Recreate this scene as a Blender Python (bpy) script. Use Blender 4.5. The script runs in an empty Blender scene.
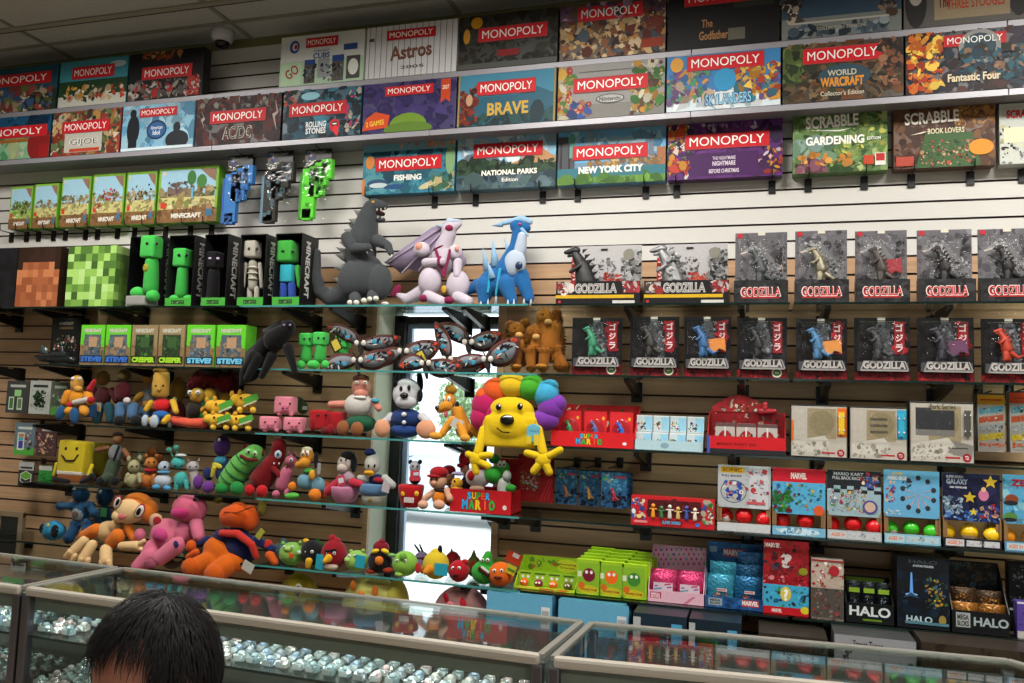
import bpy, bmesh, math, random
from mathutils import Vector, Matrix
random.seed(7)
S = bpy.context.scene
COL = S.collection
# ---------------------------------------------------------------- camera (solved from the slat pitch of the wall)
EYE = Vector((0, 0, 1.62))
CR = Vector((0.95766049, 0.28594323, 0.03350905))
CU = Vector((-0.00771686, -0.09085486, 0.99583425))
CF = Vector((-0.28779652, 0.95392969, 0.08480153))
FPX = 820.12
def at(px, py, Y):
    "the point at distance Y into the shop that the photo shows at px, py"
    r = CF + CR * ((px - 512) / FPX) - CU * ((py - 341.5) / FPX)
    return EYE + r * (Y / r.y)
def ux(px, z, Y):
    "x of the point at height z and distance Y seen in column px"
    py = 341.5
    for _ in range(6):
        p = at(px, py, Y); py -= (z - p.z) / Y * FPX
    return at(px, py, Y).x
WY = 3.71          # slat wall plane
SF = 3.38          # front edge of the glass shelves
SH = [2.085, 1.785, 1.481, 1.178, 0.875, 0.572]   # shelf heights
# ---------------------------------------------------------------- colours and materials
def lin(h):
    h = h.lstrip('#')
    v = [int(h[i:i+2], 16) / 255 for i in (0, 2, 4)]
    return tuple((c / 12.92 if c <= .04045 else ((c + .055) / 1.055) ** 2.4) for c in v) + (1,)
MC = {}
def mat(col, rough=.5, metal=0, kind='', var=.12, scale=40, bump=0, emit=0):
    key = (col, rough, metal, kind, var, scale, bump, emit)
    if key in MC: return MC[key]
    m = bpy.data.materials.new((kind or 'plain') + '_' + col.strip('#')); m.use_nodes = True
    N = m.node_tree.nodes; L = m.node_tree.links
    b = N['Principled BSDF']; b.inputs['Roughness'].default_value = rough; b.inputs['Metallic'].default_value = metal
    tc = N.new('ShaderNodeTexCoord'); nz = N.new('ShaderNodeTexNoise'); nz.inputs['Scale'].default_value = scale
    nz.inputs['Detail'].default_value = 3
    L.new(tc.outputs['Object'], nz.inputs['Vector'])
    mx = N.new('ShaderNodeMix'); mx.data_type = 'RGBA'
    c = lin(col); mx.inputs[6].default_value = tuple(x * (1 - var) for x in c[:3]) + (1,)
    mx.inputs[7].default_value = tuple(min(1, x * (1 + var)) for x in c[:3]) + (1,)
    L.new(nz.outputs['Fac'], mx.inputs[0]); L.new(mx.outputs[2], b.inputs['Base Color'])
    if kind == 'plush':
        b.inputs['Sheen Weight'].default_value = .12; b.inputs['Specular IOR Level'].default_value = .15
    if emit: L.new(mx.outputs[2], b.inputs['Emission Color']); b.inputs['Emission Strength'].default_value = emit
    if bump:
        n2 = N.new('ShaderNodeTexNoise'); n2.inputs['Scale'].default_value = scale * 8
        L.new(tc.outputs['Object'], n2.inputs['Vector'])
        bp = N.new('ShaderNodeBump'); bp.inputs['Strength'].default_value = bump; bp.inputs['Distance'].default_value = .004
        L.new(n2.outputs['Fac'], bp.inputs['Height']); L.new(bp.outputs['Normal'], b.inputs['Normal'])
    MC[key] = m; return m
def plush(col): return mat(col, .95, 0, 'plush', .10, 30, .5)
def card(col): return mat(col, .42, 0, 'card', .06, 25)
def plastic(col): return mat(col, .25, 0, 'plastic', .04, 20)
def metal(col, r=.3): return mat(col, r, 1, 'metal', .05, 60)
def clear(name, tint=(.93, .97, .96), ior=1.45, rough=.02, gain=1.0):
    if name in MC: return MC[name]
    m = bpy.data.materials.new(name); m.use_nodes = True
    N = m.node_tree.nodes; L = m.node_tree.links; N.clear()
    o = N.new('ShaderNodeOutputMaterial'); t = N.new('ShaderNodeBsdfTransparent'); g = N.new('ShaderNodeBsdfGlossy')
    t.inputs['Color'].default_value = tint + (1,); g.inputs['Roughness'].default_value = rough
    ge = N.new('ShaderNodeNewGeometry'); dt = N.new('ShaderNodeVectorMath'); dt.operation = 'DOT_PRODUCT'    # Schlick, same from both sides
    L.new(ge.outputs['Incoming'], dt.inputs[0]); L.new(ge.outputs['Normal'], dt.inputs[1])
    def mth(op, a, b):
        q = N.new('ShaderNodeMath'); q.operation = op
        for i, v in enumerate((a, b)):
            if isinstance(v, (int, float)): q.inputs[i].default_value = v
            elif v is not None: L.new(v, q.inputs[i])
        return q.outputs[0]
    f0 = ((ior - 1) / (ior + 1)) ** 2
    c = mth('ABSOLUTE', dt.outputs['Value'], None); p5 = mth('POWER', mth('SUBTRACT', 1, c), 5)
    fr = mth('ADD', mth('MULTIPLY', p5, 1 - f0), f0)
    mm = N.new('ShaderNodeMath'); mm.operation = 'MULTIPLY'; mm.inputs[1].default_value = gain; mm.use_clamp = True
    x = N.new('ShaderNodeMixShader')
    L.new(fr, mm.inputs[0]); L.new(mm.outputs[0], x.inputs[0]); L.new(t.outputs[0], x.inputs[1]); L.new(g.outputs[0], x.inputs[2])
    if name in ('clear_film', 'crinkled_wrap'):       # crinkles in thin plastic
        tc = N.new('ShaderNodeTexCoord'); nz = N.new('ShaderNodeTexNoise'); nz.inputs['Scale'].default_value = 26; nz.inputs['Detail'].default_value = 2
        bp = N.new('ShaderNodeBump'); bp.inputs['Strength'].default_value = .55; bp.inputs['Distance'].default_value = .012
        L.new(tc.outputs['Object'], nz.inputs['Vector']); L.new(nz.outputs['Fac'], bp.inputs['Height']); L.new(bp.outputs['Normal'], g.inputs['Normal'])
    L.new(x.outputs[0], o.inputs[0]); MC[name] = m; return m
def film(): return clear('clear_film', (1, 1, 1), 1.45, .09, 1.0)
def print_mat():
    if 'print' in MC: return MC['print']
    m = bpy.data.materials.new('printed_ink'); m.use_nodes = True
    N = m.node_tree.nodes; L = m.node_tree.links; b = N['Principled BSDF']
    b.inputs['Roughness'].default_value = .5; b.inputs['Specular IOR Level'].default_value = .22
    a = N.new('ShaderNodeAttribute'); a.attribute_name = 'ink'
    tc = N.new('ShaderNodeTexCoord'); nz = N.new('ShaderNodeTexNoise'); nz.inputs['Scale'].default_value = 90
    L.new(tc.outputs['Object'], nz.inputs['Vector'])
    mx = N.new('ShaderNodeMix'); mx.data_type = 'RGBA'; mx.blend_type = 'OVERLAY'; mx.inputs[0].default_value = .12
    L.new(a.outputs['Color'], mx.inputs[6]); L.new(nz.outputs['Fac'], mx.inputs[7]); L.new(mx.outputs[2], b.inputs['Base Color'])
    MC['print'] = m; return m
# ---------------------------------------------------------------- objects
def link(name, me, m=None, parent=None, smooth=False, loc=None):
    o = bpy.data.objects.new(name, me); COL.objects.link(o)
    if m is not None:
        for q in (m if isinstance(m, (list, tuple)) else [m]): me.materials.append(q)
    if smooth:
        for p in me.polygons: p.use_smooth = True
    if parent is not None: o.parent = parent
    if loc is not None: o.location = loc
    return o
def tag(o, label, cat, group=None, kind=None):
    if label: o['label'] = label
    if cat: o['category'] = cat
    if group: o['group'] = group
    if kind: o['kind'] = kind
    return o
def thing(name, label, cat, loc=(0, 0, 0), rz=0, group=None):
    o = bpy.data.objects.new(name, None); COL.objects.link(o); o.empty_display_size = .02
    o.location = loc; o.rotation_euler = (0, 0, rz); tag(o, label, cat, group); return o
def struct(o): o['kind'] = 'structure'; return o
def bm_box(bm, c, d, rot=None, bevel=0, mi=0):
    r = bmesh.ops.create_cube(bm, size=1)
    M = Matrix.Translation(c) @ (rot.to_4x4() if rot else Matrix()) @ Matrix.Diagonal((d[0], d[1], d[2], 1))
    bmesh.ops.transform(bm, matrix=M, verts=r['verts'])
    fs = {f for v in r['verts'] for f in v.link_faces}
    for f in fs: f.material_index = mi
    if bevel:
        es = {e for v in r['verts'] for e in v.link_edges}
        q = bmesh.ops.bevel(bm, geom=list(es), offset=bevel, segments=2, affect='EDGES', profile=.6)
        for f in q['faces']: f.material_index = mi
def done(name, bm, m, parent=None, smooth=False, loc=None):
    me = bpy.data.meshes.new(name); bm.to_mesh(me); bm.free()
    return link(name, me, m, parent, smooth, loc)
def box(name, c, d, m, parent=None, bevel=.002, rz=0):
    bm = bmesh.new(); bm_box(bm, Vector(c), d, Matrix.Rotation(rz, 3, 'Z') if rz else None, bevel)
    return done(name, bm, m, parent)
def bm_ball(bm, c, r, rot=None, seg=20, ring=12):
    q = bmesh.ops.create_uvsphere(bm, u_segments=seg, v_segments=ring, radius=1)
    M = Matrix.Translation(c) @ (rot.to_4x4() if rot else Matrix()) @ Matrix.Diagonal((r[0], r[1], r[2], 1))
    bmesh.ops.transform(bm, matrix=M, verts=q['verts'])
def bm_limb(bm, a, ra, b, rb, seg=14):
    "tapered capsule from a to b"
    a, b = Vector(a), Vector(b); d = b - a; L = max(d.length, 1e-6); z = d / L
    t = Vector((1, 0, 0)) if abs(z.x) < .9 else Vector((0, 1, 0)); x = z.cross(t).normalized(); y = z.cross(x)
    rings = []
    for k in range(5):
        th = -math.pi / 2 + k * math.pi / 8 + .12
        rings.append((a + z * (ra * math.sin(th)), ra * math.cos(th)))
    for k in range(0, 5):
        th = k * math.pi / 8
        rings.append((b + z * (rb * math.sin(th)), rb * math.cos(th) + (1e-4 * ra if k == 4 else 0)))
    vs = [[bm.verts.new(c + (x * math.cos(i * 2 * math.pi / seg) + y * math.sin(i * 2 * math.pi / seg)) * r) for i in range(seg)] for c, r in rings]
    for p, q in zip(vs, vs[1:]):
        for i in range(seg): bm.faces.new((p[i], p[(i+1) % seg], q[(i+1) % seg], q[i]))
    bm.faces.new(vs[0][::-1]); bm.faces.new(vs[-1])
def bm_prism(bm, pts, y, th):
    "pts (x, z) extruded from y back to y + th"
    a = [bm.verts.new((x, y, z)) for x, z in pts]; b = [bm.verts.new((x, y + th, z)) for x, z in pts]; n = len(pts)
    fs = [bm.faces.new(a), bm.faces.new(b[::-1])]
    for i in range(n): fs.append(bm.faces.new((a[i], b[i], b[(i+1) % n], a[(i+1) % n])))
    bmesh.ops.recalc_face_normals(bm, faces=fs)
# ---------------------------------------------------------------- printed art
TXT = {}
def glyphs(s, bold=.0, shear=0):
    k = (s, bold, shear)
    if k in TXT: return TXT[k]
    cu = bpy.data.curves.new('t', 'FONT'); cu.body = s; cu.offset = bold; cu.shear = shear; cu.resolution_u = 3; cu.align_x = 'CENTER'
    o = bpy.data.objects.new('t', cu); COL.objects.link(o)
    dg = bpy.context.evaluated_depsgraph_get(); me = bpy.data.meshes.new_from_object(o.evaluated_get(dg))
    bm = bmesh.new(); bm.from_mesh(me); bmesh.ops.remove_doubles(bm, verts=bm.verts, dist=1e-5)
    vs = [(v.co.x, v.co.y) for v in bm.verts]; fs = [tuple(v.index for v in f.verts) for f in bm.faces]; bm.free()
    bpy.data.objects.remove(o); bpy.data.curves.remove(cu); bpy.data.meshes.remove(me)
    if not vs: vs = [(0, 0)]
    x0 = min(v[0] for v in vs); x1 = max(v[0] for v in vs); y0 = min(v[1] for v in vs); y1 = max(v[1] for v in vs)
    vs = [((x - x0) / (x1 - x0 + 1e-9) - .5, (y - y0) / (y1 - y0 + 1e-9) - .5) for x, y in vs]
    TXT[k] = (vs, fs); return TXT[k]
def rngpal(rs, p): return p[rs.randrange(len(p))]
def art(name, W, H, shapes, parent, yf, x0=0, z0=0, lift=.0006, tilt=None):
    "ink shapes on a W x H face whose centre line is x0 and whose foot is z0; yf = the face's local y"
    V = []; F = []; C = []; lay = [0]
    def add(pts, faces, c):
        b = len(V); y = yf - lift - lay[0] * 1e-5; lay[0] += 1
        for (u, v) in pts: V.append((x0 + (u - .5) * W, y, z0 + v * H)); C.append(c)
        for f in faces: F.append(tuple(b + i for i in f))
    def ell(cx, cy, rx, ry, c, n=16, rot=0):
        pts = []
        for i in range(n):
            a = 2 * math.pi * i / n; ex, ey = rx * math.cos(a) * W, ry * math.sin(a) * H
            pts.append((cx + (ex * math.cos(rot) - ey * math.sin(rot)) / W, cy + (ex * math.sin(rot) + ey * math.cos(rot)) / H))
        add(pts, [tuple(range(n))], c)
    for s in shapes:
        k = s[0]
        if k == 'R': add([(s[1], s[2]), (s[3], s[2]), (s[3], s[4]), (s[1], s[4])], [(0, 1, 2, 3)], lin(s[5]))
        elif k == 'E': ell(s[1], s[2], s[3], s[4], lin(s[5]), 20, s[6] if len(s) > 6 else 0)
        elif k == 'P':
            p = s[1]; add([(p[i], p[i+1]) for i in range(0, len(p), 2)], [tuple(range(len(p) // 2))], lin(s[2]))
        elif k == 'T':
            vs, fs = glyphs(s[1], s[7] if len(s) > 7 else .012); r = s[8] if len(s) > 8 else 0
            w, h = s[4] * W, s[5] * H
            add([(s[2] + (x*w*math.cos(r) - y*h*math.sin(r)) / W, s[3] + (x*w*math.sin(r) + y*h*math.cos(r)) / H) for x, y in vs], fs, lin(s[6]))
        elif k == 'N':      # busy printed picture: a crowd of little strokes and blobs
            rs = random.Random(s[8] if len(s) > 8 else len(V))
            for _ in range(int(s[6] * 2.8)):
                cx = rs.uniform(s[1], s[3]); cy = rs.uniform(s[2], s[4]); z = s[7] * .64 * rs.uniform(.25, 1.35)
                c = lin(rngpal(rs, s[5])); f = rs.uniform(.45, 1.0); c = (min(1, c[0]*f), min(1, c[1]*f), min(1, c[2]*f), 1)
                ell(cx, cy, min(z * rs.uniform(.3, 1.5), .5), min(z * rs.uniform(.3, 1.5) * W / H, .5), c, rs.choice((3, 4, 5, 6, 8)), rs.uniform(0, 3))
                # keep ink on the card
        elif k == 'S':      # five pointed star
            pts = []
            for i in range(10):
                a = math.pi / 2 + i * math.pi / 5; r = s[3] * (1 if i % 2 == 0 else .45); pts.append((s[1] + r * math.cos(a), s[2] + r * math.sin(a) * W / H))
            b = len(V); add(pts + [(s[1], s[2])], [(i, (i+1) % 10, 10) for i in range(10)], lin(s[4]))
    for i, v in enumerate(V):
        V[i] = (max(x0 - W/2, min(x0 + W/2, v[0])), v[1], max(z0, min(z0 + H, v[2])))
    me = bpy.data.meshes.new(name); me.from_pydata(V, [], F)
    ca = me.color_attributes.new('ink', 'FLOAT_COLOR', 'POINT')
    ca.data.foreach_set('color', [x for c in C for x in c])
    o = link(name, me, print_mat(), parent)
    return o
def words(s, cx, cz, w, h, col, parent, yf, rot=0, bold=.012, lift=.003, name='lettering', shear=0):
    "raised flat lettering centred at local x, z"
    vs, fs = glyphs(s, bold, shear)
    me = bpy.data.meshes.new(name)
    me.from_pydata([(cx + x*w*math.cos(rot) - y*h*math.sin(rot), yf - lift, cz + x*w*math.sin(rot) + y*h*math.cos(rot)) for x, y in vs], [], fs)
    return link(name, me, card(col), parent)
# ---------------------------------------------------------------- copying
def children(o): return [c for c in COL.objects if c.parent == o]
def copy_tree(o, parent=None):
    c = o.copy(); COL.objects.link(c)
    if parent is not None: c.parent = parent
    for ch in list(o.children): copy_tree(ch, c)
    return c
# ================================================================ SETTING
def slatwall():
    # groove every 7.62 cm; white finish above z = 2.32, maple below, cut out round the window
    z_white = 2.322; pitch = .0762; top = 3.548
    wx0, wx1, wz0, wz1 = -1.822, -1.186, .50, 2.125      # window opening
    bm = bmesh.new()
    ks = range(-30, 17); zs = []
    prof = []                                   # (z, y, material of the segment that ends here)
    z = 0.0
    edges = [z_white + k * pitch for k in ks if 0.02 < z_white + k * pitch < top - .01]
    prof.append((0.0, WY)); mats = []
    for e in edges:
        m = 0 if e > z_white + .001 else 1
        prof += [(e - .0045, WY), (e - .0045, WY + .009), (e + .0045, WY + .009), (e + .0045, WY)]
        mats += [1 if e <= z_white + .001 else 0, 2, 2, 2]
    prof.append((top, WY)); mats.append(0)
    def run(xa, xb, za, zb):
        for i in range(len(prof) - 1):
            (z1, y1), (z2, y2) = prof[i], prof[i+1]
            a, b = max(z1, za), min(z2, zb)
            if z2 > z1 and a >= b: continue
            if z2 == z1 and not (za <= z1 <= zb): continue
            if z2 == z1: a = b = z1
            f = bm.faces.new([bm.verts.new(p) for p in ((xa, y1, a), (xb, y1, a), (xb, y2, b), (xa, y2, b))]); f.material_index = mats[i]
    run(-6.2, wx0, 0, top); run(wx1, 3.4, 0, top); run(wx0, wx1, 0, wz0); run(wx0, wx1, wz1, top)
    white = mat('#c6c4be', .5, 0, 'melamine', .04, 6)
    tan = bpy.data.materials.new('maple_melamine'); tan.use_nodes = True
    N = tan.node_tree.nodes; L = tan.node_tree.links; b = N['Principled BSDF']; b.inputs['Roughness'].default_value = .42
    tc = N.new('ShaderNodeTexCoord'); mp = N.new('ShaderNodeMapping'); mp.inputs['Scale'].default_value = (2.2, 1, 34)
    nz = N.new('ShaderNodeTexNoise'); nz.inputs['Scale'].default_value = 1.6; nz.inputs['Detail'].default_value = 5
    cr = N.new('ShaderNodeValToRGB'); cr.color_ramp.elements[0].position = .3; cr.color_ramp.elements[0].color = lin('#a38262'); cr.color_ramp.elements[1].position = .75; cr.color_ramp.elements[1].color = lin('#bd9874')
    L.new(tc.outputs['Object'], mp.inputs[0]); L.new(mp.outputs[0], nz.inputs['Vector']); L.new(nz.outputs['Fac'], cr.inputs[0]); L.new(cr.outputs[0], b.inputs['Base Color'])
    MC['maple'] = tan
    w = struct(done('wall_back', bm, [white, tan, mat('#3a201a', .8, 0, 'groove', .1)]))
    # green painted strip above the slats
    struct(box('trim_1', (-1.4, WY + .012, 3.575), (9.6, .02, .06), mat('#6d6a45', .8, 0, 'paint', .05, 4)))
    # end strip beside the window and on the left of it
    tp = struct(box('trim_2', (wx1 + .0165, WY + .0, 1.31), (.035, .024, 1.63), tan, bevel=.001))
    tp = struct(box('trim_3', (wx0 - .014, WY + .0, 1.31), (.028, .024, 1.63), tan, bevel=.001))
    # reveal of the opening
    rv = mat('#b9bda6', .7, 0, 'paint', .03, 3)
    bm = bmesh.new()
    bm_box(bm, Vector((wx0 - .03, WY + .155, 1.31)), (.06, .29, 1.66)); bm_box(bm, Vector((wx1 + .03, WY + .155, 1.31)), (.06, .29, 1.66))
    bm_box(bm, Vector(((wx0+wx1)/2, WY + .155, wz1 + .03)), (.75, .29, .06)); bm_box(bm, Vector(((wx0+wx1)/2, WY + .155, wz0 - .03)), (.75, .29, .06))
    struct(done('trim_4', bm, rv))
    # window unit: black outer frame, pale aluminium sash, glass
    blk = mat('#14161a', .4, 0, 'powder_coat', .1); Yw = WY + .20
    bm = bmesh.new()
    a, c = wx0, wx1
    bm_box(bm, Vector((a + .03, Yw + .03, 1.30)), (.06, .06, 1.6), bevel=.003)
    bm_box(bm, Vector((c - .02, Yw + .03, 1.30)), (.04, .06, 1.6), bevel=.003)
    bm_box(bm, Vector(((a+c)/2, Yw + .03, 2.075)), (.60, .06, .038), bevel=.003)
    bm_box(bm, Vector(((a+c)/2, Yw + .03, .52)), (.60, .06, .04), bevel=.003)
    wn = struct(done('window_1', bm, blk))
    al = mat('#9fb0cc', .35, .3, 'aluminium', .05)
    bm = bmesh.new()
    for x, ww in ((a + .074, .028), (c - .05, .02)): bm_box(bm, Vector((x, Yw + .045, 1.30)), (ww, .03, 1.51), bevel=.003)
    for z, hh in ((2.045, .022), (.555, .03)): bm_box(bm, Vector(((a+c)/2 + .012, Yw + .045, z)), (.50, .03, hh), bevel=.003)
    done('sash', bm, al, wn)
    bm = bmesh.new(); bm_box(bm, Vector(((a+c)/2 + .012, Yw + .05, 1.30)), (.49, .006, 1.50)); done('window_pane', bm, clear('window_glass', (.96, .98, .98), 1.45, .0), wn)
slatwall()
# floor, ceiling, side walls, wall behind the viewer with its shopfront door
fl = mat('#8a8175', .5, 0, 'vinyl_floor', .12, 5)
struct(box('floor', (-1.4, .1, -.05), (9.6, 7.6, .1), fl, bevel=0))
def ceiling():
    m = bpy.data.materials.new('ceiling_tile'); m.use_nodes = True
    N = m.node_tree.nodes; L = m.node_tree.links; b = N['Principled BSDF']; b.inputs['Roughness'].default_value = .9
    tc = N.new('ShaderNodeTexCoord'); nz = N.new('ShaderNodeTexNoise'); nz.inputs['Scale'].default_value = 120; nz.inputs['Detail'].default_value = 2
    cr = N.new('ShaderNodeValToRGB'); cr.color_ramp.elements[0].position = .35; cr.color_ramp.elements[0].color = lin('#9c9b96'); cr.color_ramp.elements[1].position = .6; cr.color_ramp.elements[1].color = lin('#b0afa9')
    L.new(tc.outputs['Object'], nz.inputs['Vector']); L.new(nz.outputs['Fac'], cr.inputs[0]); L.new(cr.outputs[0], b.inputs['Base Color'])
    struct(box('ceiling', (-1.4, .1, 3.65), (9.6, 7.6, .1), m, bevel=0))
    bm = bmesh.new()
    for i in range(-2, 7):
        x = -3.87 + (i-1) * 1.21; bm_box(bm, Vector((x, .1, 3.597)), (.024, 7.2, .008))
    for y in [3.52 - .61 * k for k in range(12)]: bm_box(bm, Vector((-1.4, y, 3.5975)), (9.4, .024, .007))
    struct(done('trim_5', bm, mat('#7d7a6e', .6, 0, 'ceiling_grid', .04)))
    bm = bmesh.new(); bm_box(bm, Vector((-1.4, 3.318, 3.594)), (9.4, .034, .008), bevel=.001); 
    t = struct(done('trim_6', bm, mat('#8d8a7c', .5, 0, 'rail_paint', .04)))
    bm = bmesh.new(); bm_box(bm, Vector((-1.4, 3.340, 3.595)), (9.4, .010, .008)); done('shadow_gap', bm, mat('#15130f', .8, 0, 'dark_gap', .02), t)
ceiling()
wl = mat('#a39d8e', .8, 0, 'paint', .04, 3)
struct(box('wall_left', (-6.15, .1, 1.8), (.1, 7.6, 3.6), wl, bevel=0))
struct(box('wall_right', (3.35, .1, 1.8), (.1, 7.6, 3.6), wl, bevel=0))
bm = bmesh.new()      # wall behind, with the glazed shop door
dx0, dx1, dzt = -.15, .75, 2.35
bm_box(bm, Vector(((-6.2 + dx0) / 2, -3.65, 1.8)), (dx0 + 6.2, .1, 3.6)); bm_box(bm, Vector(((3.4 + dx1) / 2, -3.65, 1.8)), (3.4 - dx1, .1, 3.6))
bm_box(bm, Vector(((dx0 + dx1) / 2, -3.65, (3.6 + dzt) / 2)), (dx1 - dx0, .1, 3.6 - dzt))
struct(done('wall_front', bm, wl))
bm = bmesh.new()
for x in (dx0 + .04, dx1 - .04): bm_box(bm, Vector((x, -3.65, dzt/2)), (.08, .06, dzt), bevel=.004)
for z in (.12, 1.0, dzt - .05): bm_box(bm, Vector(((dx0+dx1)/2, -3.65, z)), (dx1 - dx0, .06, .1 if z != .12 else .24), bevel=.004)
dr = struct(done('door_1', bm, mat('#3b3d40', .4, .6, 'door_metal', .05)))
bm = bmesh.new(); bm_box(bm, Vector(((dx0+dx1)/2, -3.65, 1.2)), (dx1 - dx0 - .14, .006, 2.2)); done('door_glass', bm, clear('window_glass'), dr)
# security camera dome
t = thing('security_camera', 'white dome security camera with dark bubble hanging under the ceiling', 'security camera', at(223, 30, 3.60) * 1.0)
t.location.z = 3.6
bm = bmesh.new()
def lathe(bm, prof, seg=28, c=(0, 0, 0)):
    vs = [[bm.verts.new((c[0] + r * math.cos(2*math.pi*i/seg), c[1] + r * math.sin(2*math.pi*i/seg), c[2] + z)) for i in range(seg)] for r, z in prof]
    for p, q in zip(vs, vs[1:]):
        for i in range(seg): bm.faces.new((p[i], p[(i+1) % seg], q[(i+1) % seg], q[i]))
    if prof[-1][0] > 0: bm.faces.new(vs[-1])
    if prof[0][0] > 0: bm.faces.new(vs[0][::-1])
lathe(bm, [(.058, 0), (.060, -.022), (.059, -.039), (.053, -.055), (.042, -.066)]); done('housing', bm, plastic('#b9b7bd'), t, True)
bm = bmesh.new(); lathe(bm, [(.040, -.064), (.038, -.078), (.029, -.092), (.013, -.1), (.001, -.101)]); done('dome', bm, mat('#0c0c0e', .08, 0, 'smoked_dome', .02), t, True)
# ---------------------------------------------------------------- what lies outside the window
struct(box('ground_outside', (-12, 24, -.72), (90, 40, .04), mat('#d8d6d0', .8, 0, 'concrete', .08, 2), bevel=0))
rs = random.Random(3)
for i, (x, y, h, c) in enumerate([(-14.6, 31, 3.5, '#8fae80'), (-11.8, 33, 3.7, '#a3bd92'), (-9.2, 31, 3.4, '#98b58a')]):
    t = thing('leafy_tree', ['pale green tree outside window, the leftmost', 'tall pale green tree in the middle of the window view', 'low green tree outside window, the rightmost'][i], 'tree', (x, y, -.7), 0, 'trees outside the window')
    bm = bmesh.new(); bm_limb(bm, (0, 0, 0), .16, (0, 0, h * .5), .1); done('trunk', bm, mat('#6b5a48', .9, 0, 'bark', .2, 8), t)
    bm = bmesh.new()
    for k in range(2600):
        a = rs.uniform(0, 6.28); r = 1.25 * math.sqrt(rs.random()); zz = max(-.6, min(.6, rs.gauss(0, .35)))
        c0 = Vector((r * math.cos(a), r * math.sin(a), h * .62 + zz * h * .5)); s = rs.uniform(.06, .16)
        q = [Vector((rs.uniform(-1, 1), rs.uniform(-1, 1), rs.uniform(-1, 1))) * s + c0 for _ in range(4)]
        bm.faces.new([bm.verts.new(v) for v in q])
    done('foliage', bm, mat(c, .8, 0, 'leaves', .3, 3), t)
def car():
    t = thing('parked_car', 'pale silver car parked outside beyond the window', 'car', (-6.2, 16.2, -.7), 0)
    pr = [(-2.1, .35), (-2.15, .75), (-1.9, .92), (-1.1, 1.02), (-.45, 1.42), (.75, 1.46), (1.5, 1.05), (2.05, .95), (2.15, .6), (2.1, .35)]
    bm = bmesh.new()
    L_ = [bm.verts.new((x, -.82 + (.12 if z > 1.1 else 0), z)) for x, z in pr]; R_ = [bm.verts.new((x, .82 - (.12 if z > 1.1 else 0), z)) for x, z in pr]
    n = len(pr)
    for i in range(n): bm.faces.new((L_[i], L_[(i+1) % n], R_[(i+1) % n], R_[i]))
    bm.faces.new(L_[::-1]); bm.faces.new(R_)
    bmesh.ops.bevel(bm, geom=bm.edges[:], offset=.05, segments=3, affect='EDGES'); bmesh.ops.recalc_face_normals(bm, faces=bm.faces)
    done('body', bm, mat('#c3ccd8', .25, .4, 'car_paint', .03), t, True)
    g = mat('#51606c', .1, 0, 'car_glass', .03)
    for x0, x1 in ((-.75, .1), (.18, .95)):
        bm = bmesh.new(); bm.faces.new([bm.verts.new(v) for v in ((x0 - (.25 if x0 < 0 else 0), -.80, 1.03), (x1 + (.2 if x1 > .5 else 0), -.80, 1.03), (x1, -.715, 1.36), (x0, -.715, 1.36))]); done('side_window', bm, g, t)
    for x in (-1.5, 1.5):
        for y in (-.8, .8):
            bm = bmesh.new(); bmesh.ops.create_cone(bm, cap_ends=True, segments=28, radius1=.33, radius2=.33, depth=.2, matrix=Matrix.Translation((x, y, .33)) @ Matrix.Rotation(math.pi/2, 4, 'X')); w = done('wheel', bm, mat('#1c1c1e', .7, 0, 'tyre', .1), t, True)
            bm = bmesh.new(); bmesh.ops.create_cone(bm, cap_ends=True, segments=24, radius1=.2, radius2=.2, depth=.02, matrix=Matrix.Translation((x, y + (.105 if y > 0 else -.105), .33)) @ Matrix.Rotation(math.pi/2, 4, 'X')); done('hubcap', bm, metal('#6b6e72', .5), w)
car()
# ---------------------------------------------------------------- glass shelves and their brackets
GL = clear('shelf_glass', (.86, .93, .90), 1.5, .01)
EDGE_D = mat('#10201d', .15, 0, 'glass_edge', .05); EDGE_BACKLIT = mat('#3f8482', .15, 0, 'glass_edge_backlit', .08)  # lighter teal: window backlight painted into the centre shelves' edge colour
def shelf(xa, xb, z, label, teal=False, yf=SF):
    c = ((xa+xb)/2, (yf + WY - .006)/2, z - .005); d = (xb - xa - .004, WY - .006 - yf, .008)
    t = thing('glass_shelf', label, 'shelf', (c[0], c[1], z - .005), 0, 'glass shelves on the slat wall')
    box('pane', (0, 0, 0), d, GL, t, bevel=.0008)
    box('front_edge', (0, -d[1]/2 - .0012, 0), (d[0], .002, .0085), EDGE_BACKLIT if teal else EDGE_D, t, bevel=0)
runs = [
 (0, [(-5.1, -3.88, 'behind the pixel block heads, far left of the top glass row'), (-3.87, -2.40, 'under the boxed green plush, top glass row left'), (-2.39, -.95, 'under the big grey dinosaur plush, crossing the window top'), (-.94, .12, 'under the wide black and yellow monster boxes'), (.13, 1.5, 'under the tall grey monster cards, top glass row right')]),
 (1, [(-3.62, -2.30, 'under the six green and blue small toy boxes'), (-2.29, -.90, 'under the butterfly plush, crossing the window'), (-.89, .12, 'under the first four black and red monster cards'), (.13, 1.5, 'under the last four black and red monster cards')]),
 (2, [(-3.25, -2.28, 'under the dolls in yellow and red shirts'), (-2.27, -.93, 'under the white dog plush, crossing the window'), (-.92, -.10, 'under the red tray and arched racer display'), (-.09, 1.5, 'under the white skateboard ramp sets')]),
 (3, [(-3.55, -2.25, 'under the yellow cushion and the little pastel plush'), (-2.24, -.96, 'under the sailor duckling and the red pot toy'), (-.95, -.10, 'empty behind the blue hanging cards'), (-.09, 1.5, 'under the displays of coloured egg capsules')]),
 (4, [(-4.3, -2.25, 'under the three big reclining plush'), (-2.24, -.96, 'under the row of round bird and fruit plush'), (-.95, .12, 'under the lime green fruit packs'), (.13, 1.5, 'under the black game figure displays')]),
]
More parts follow.
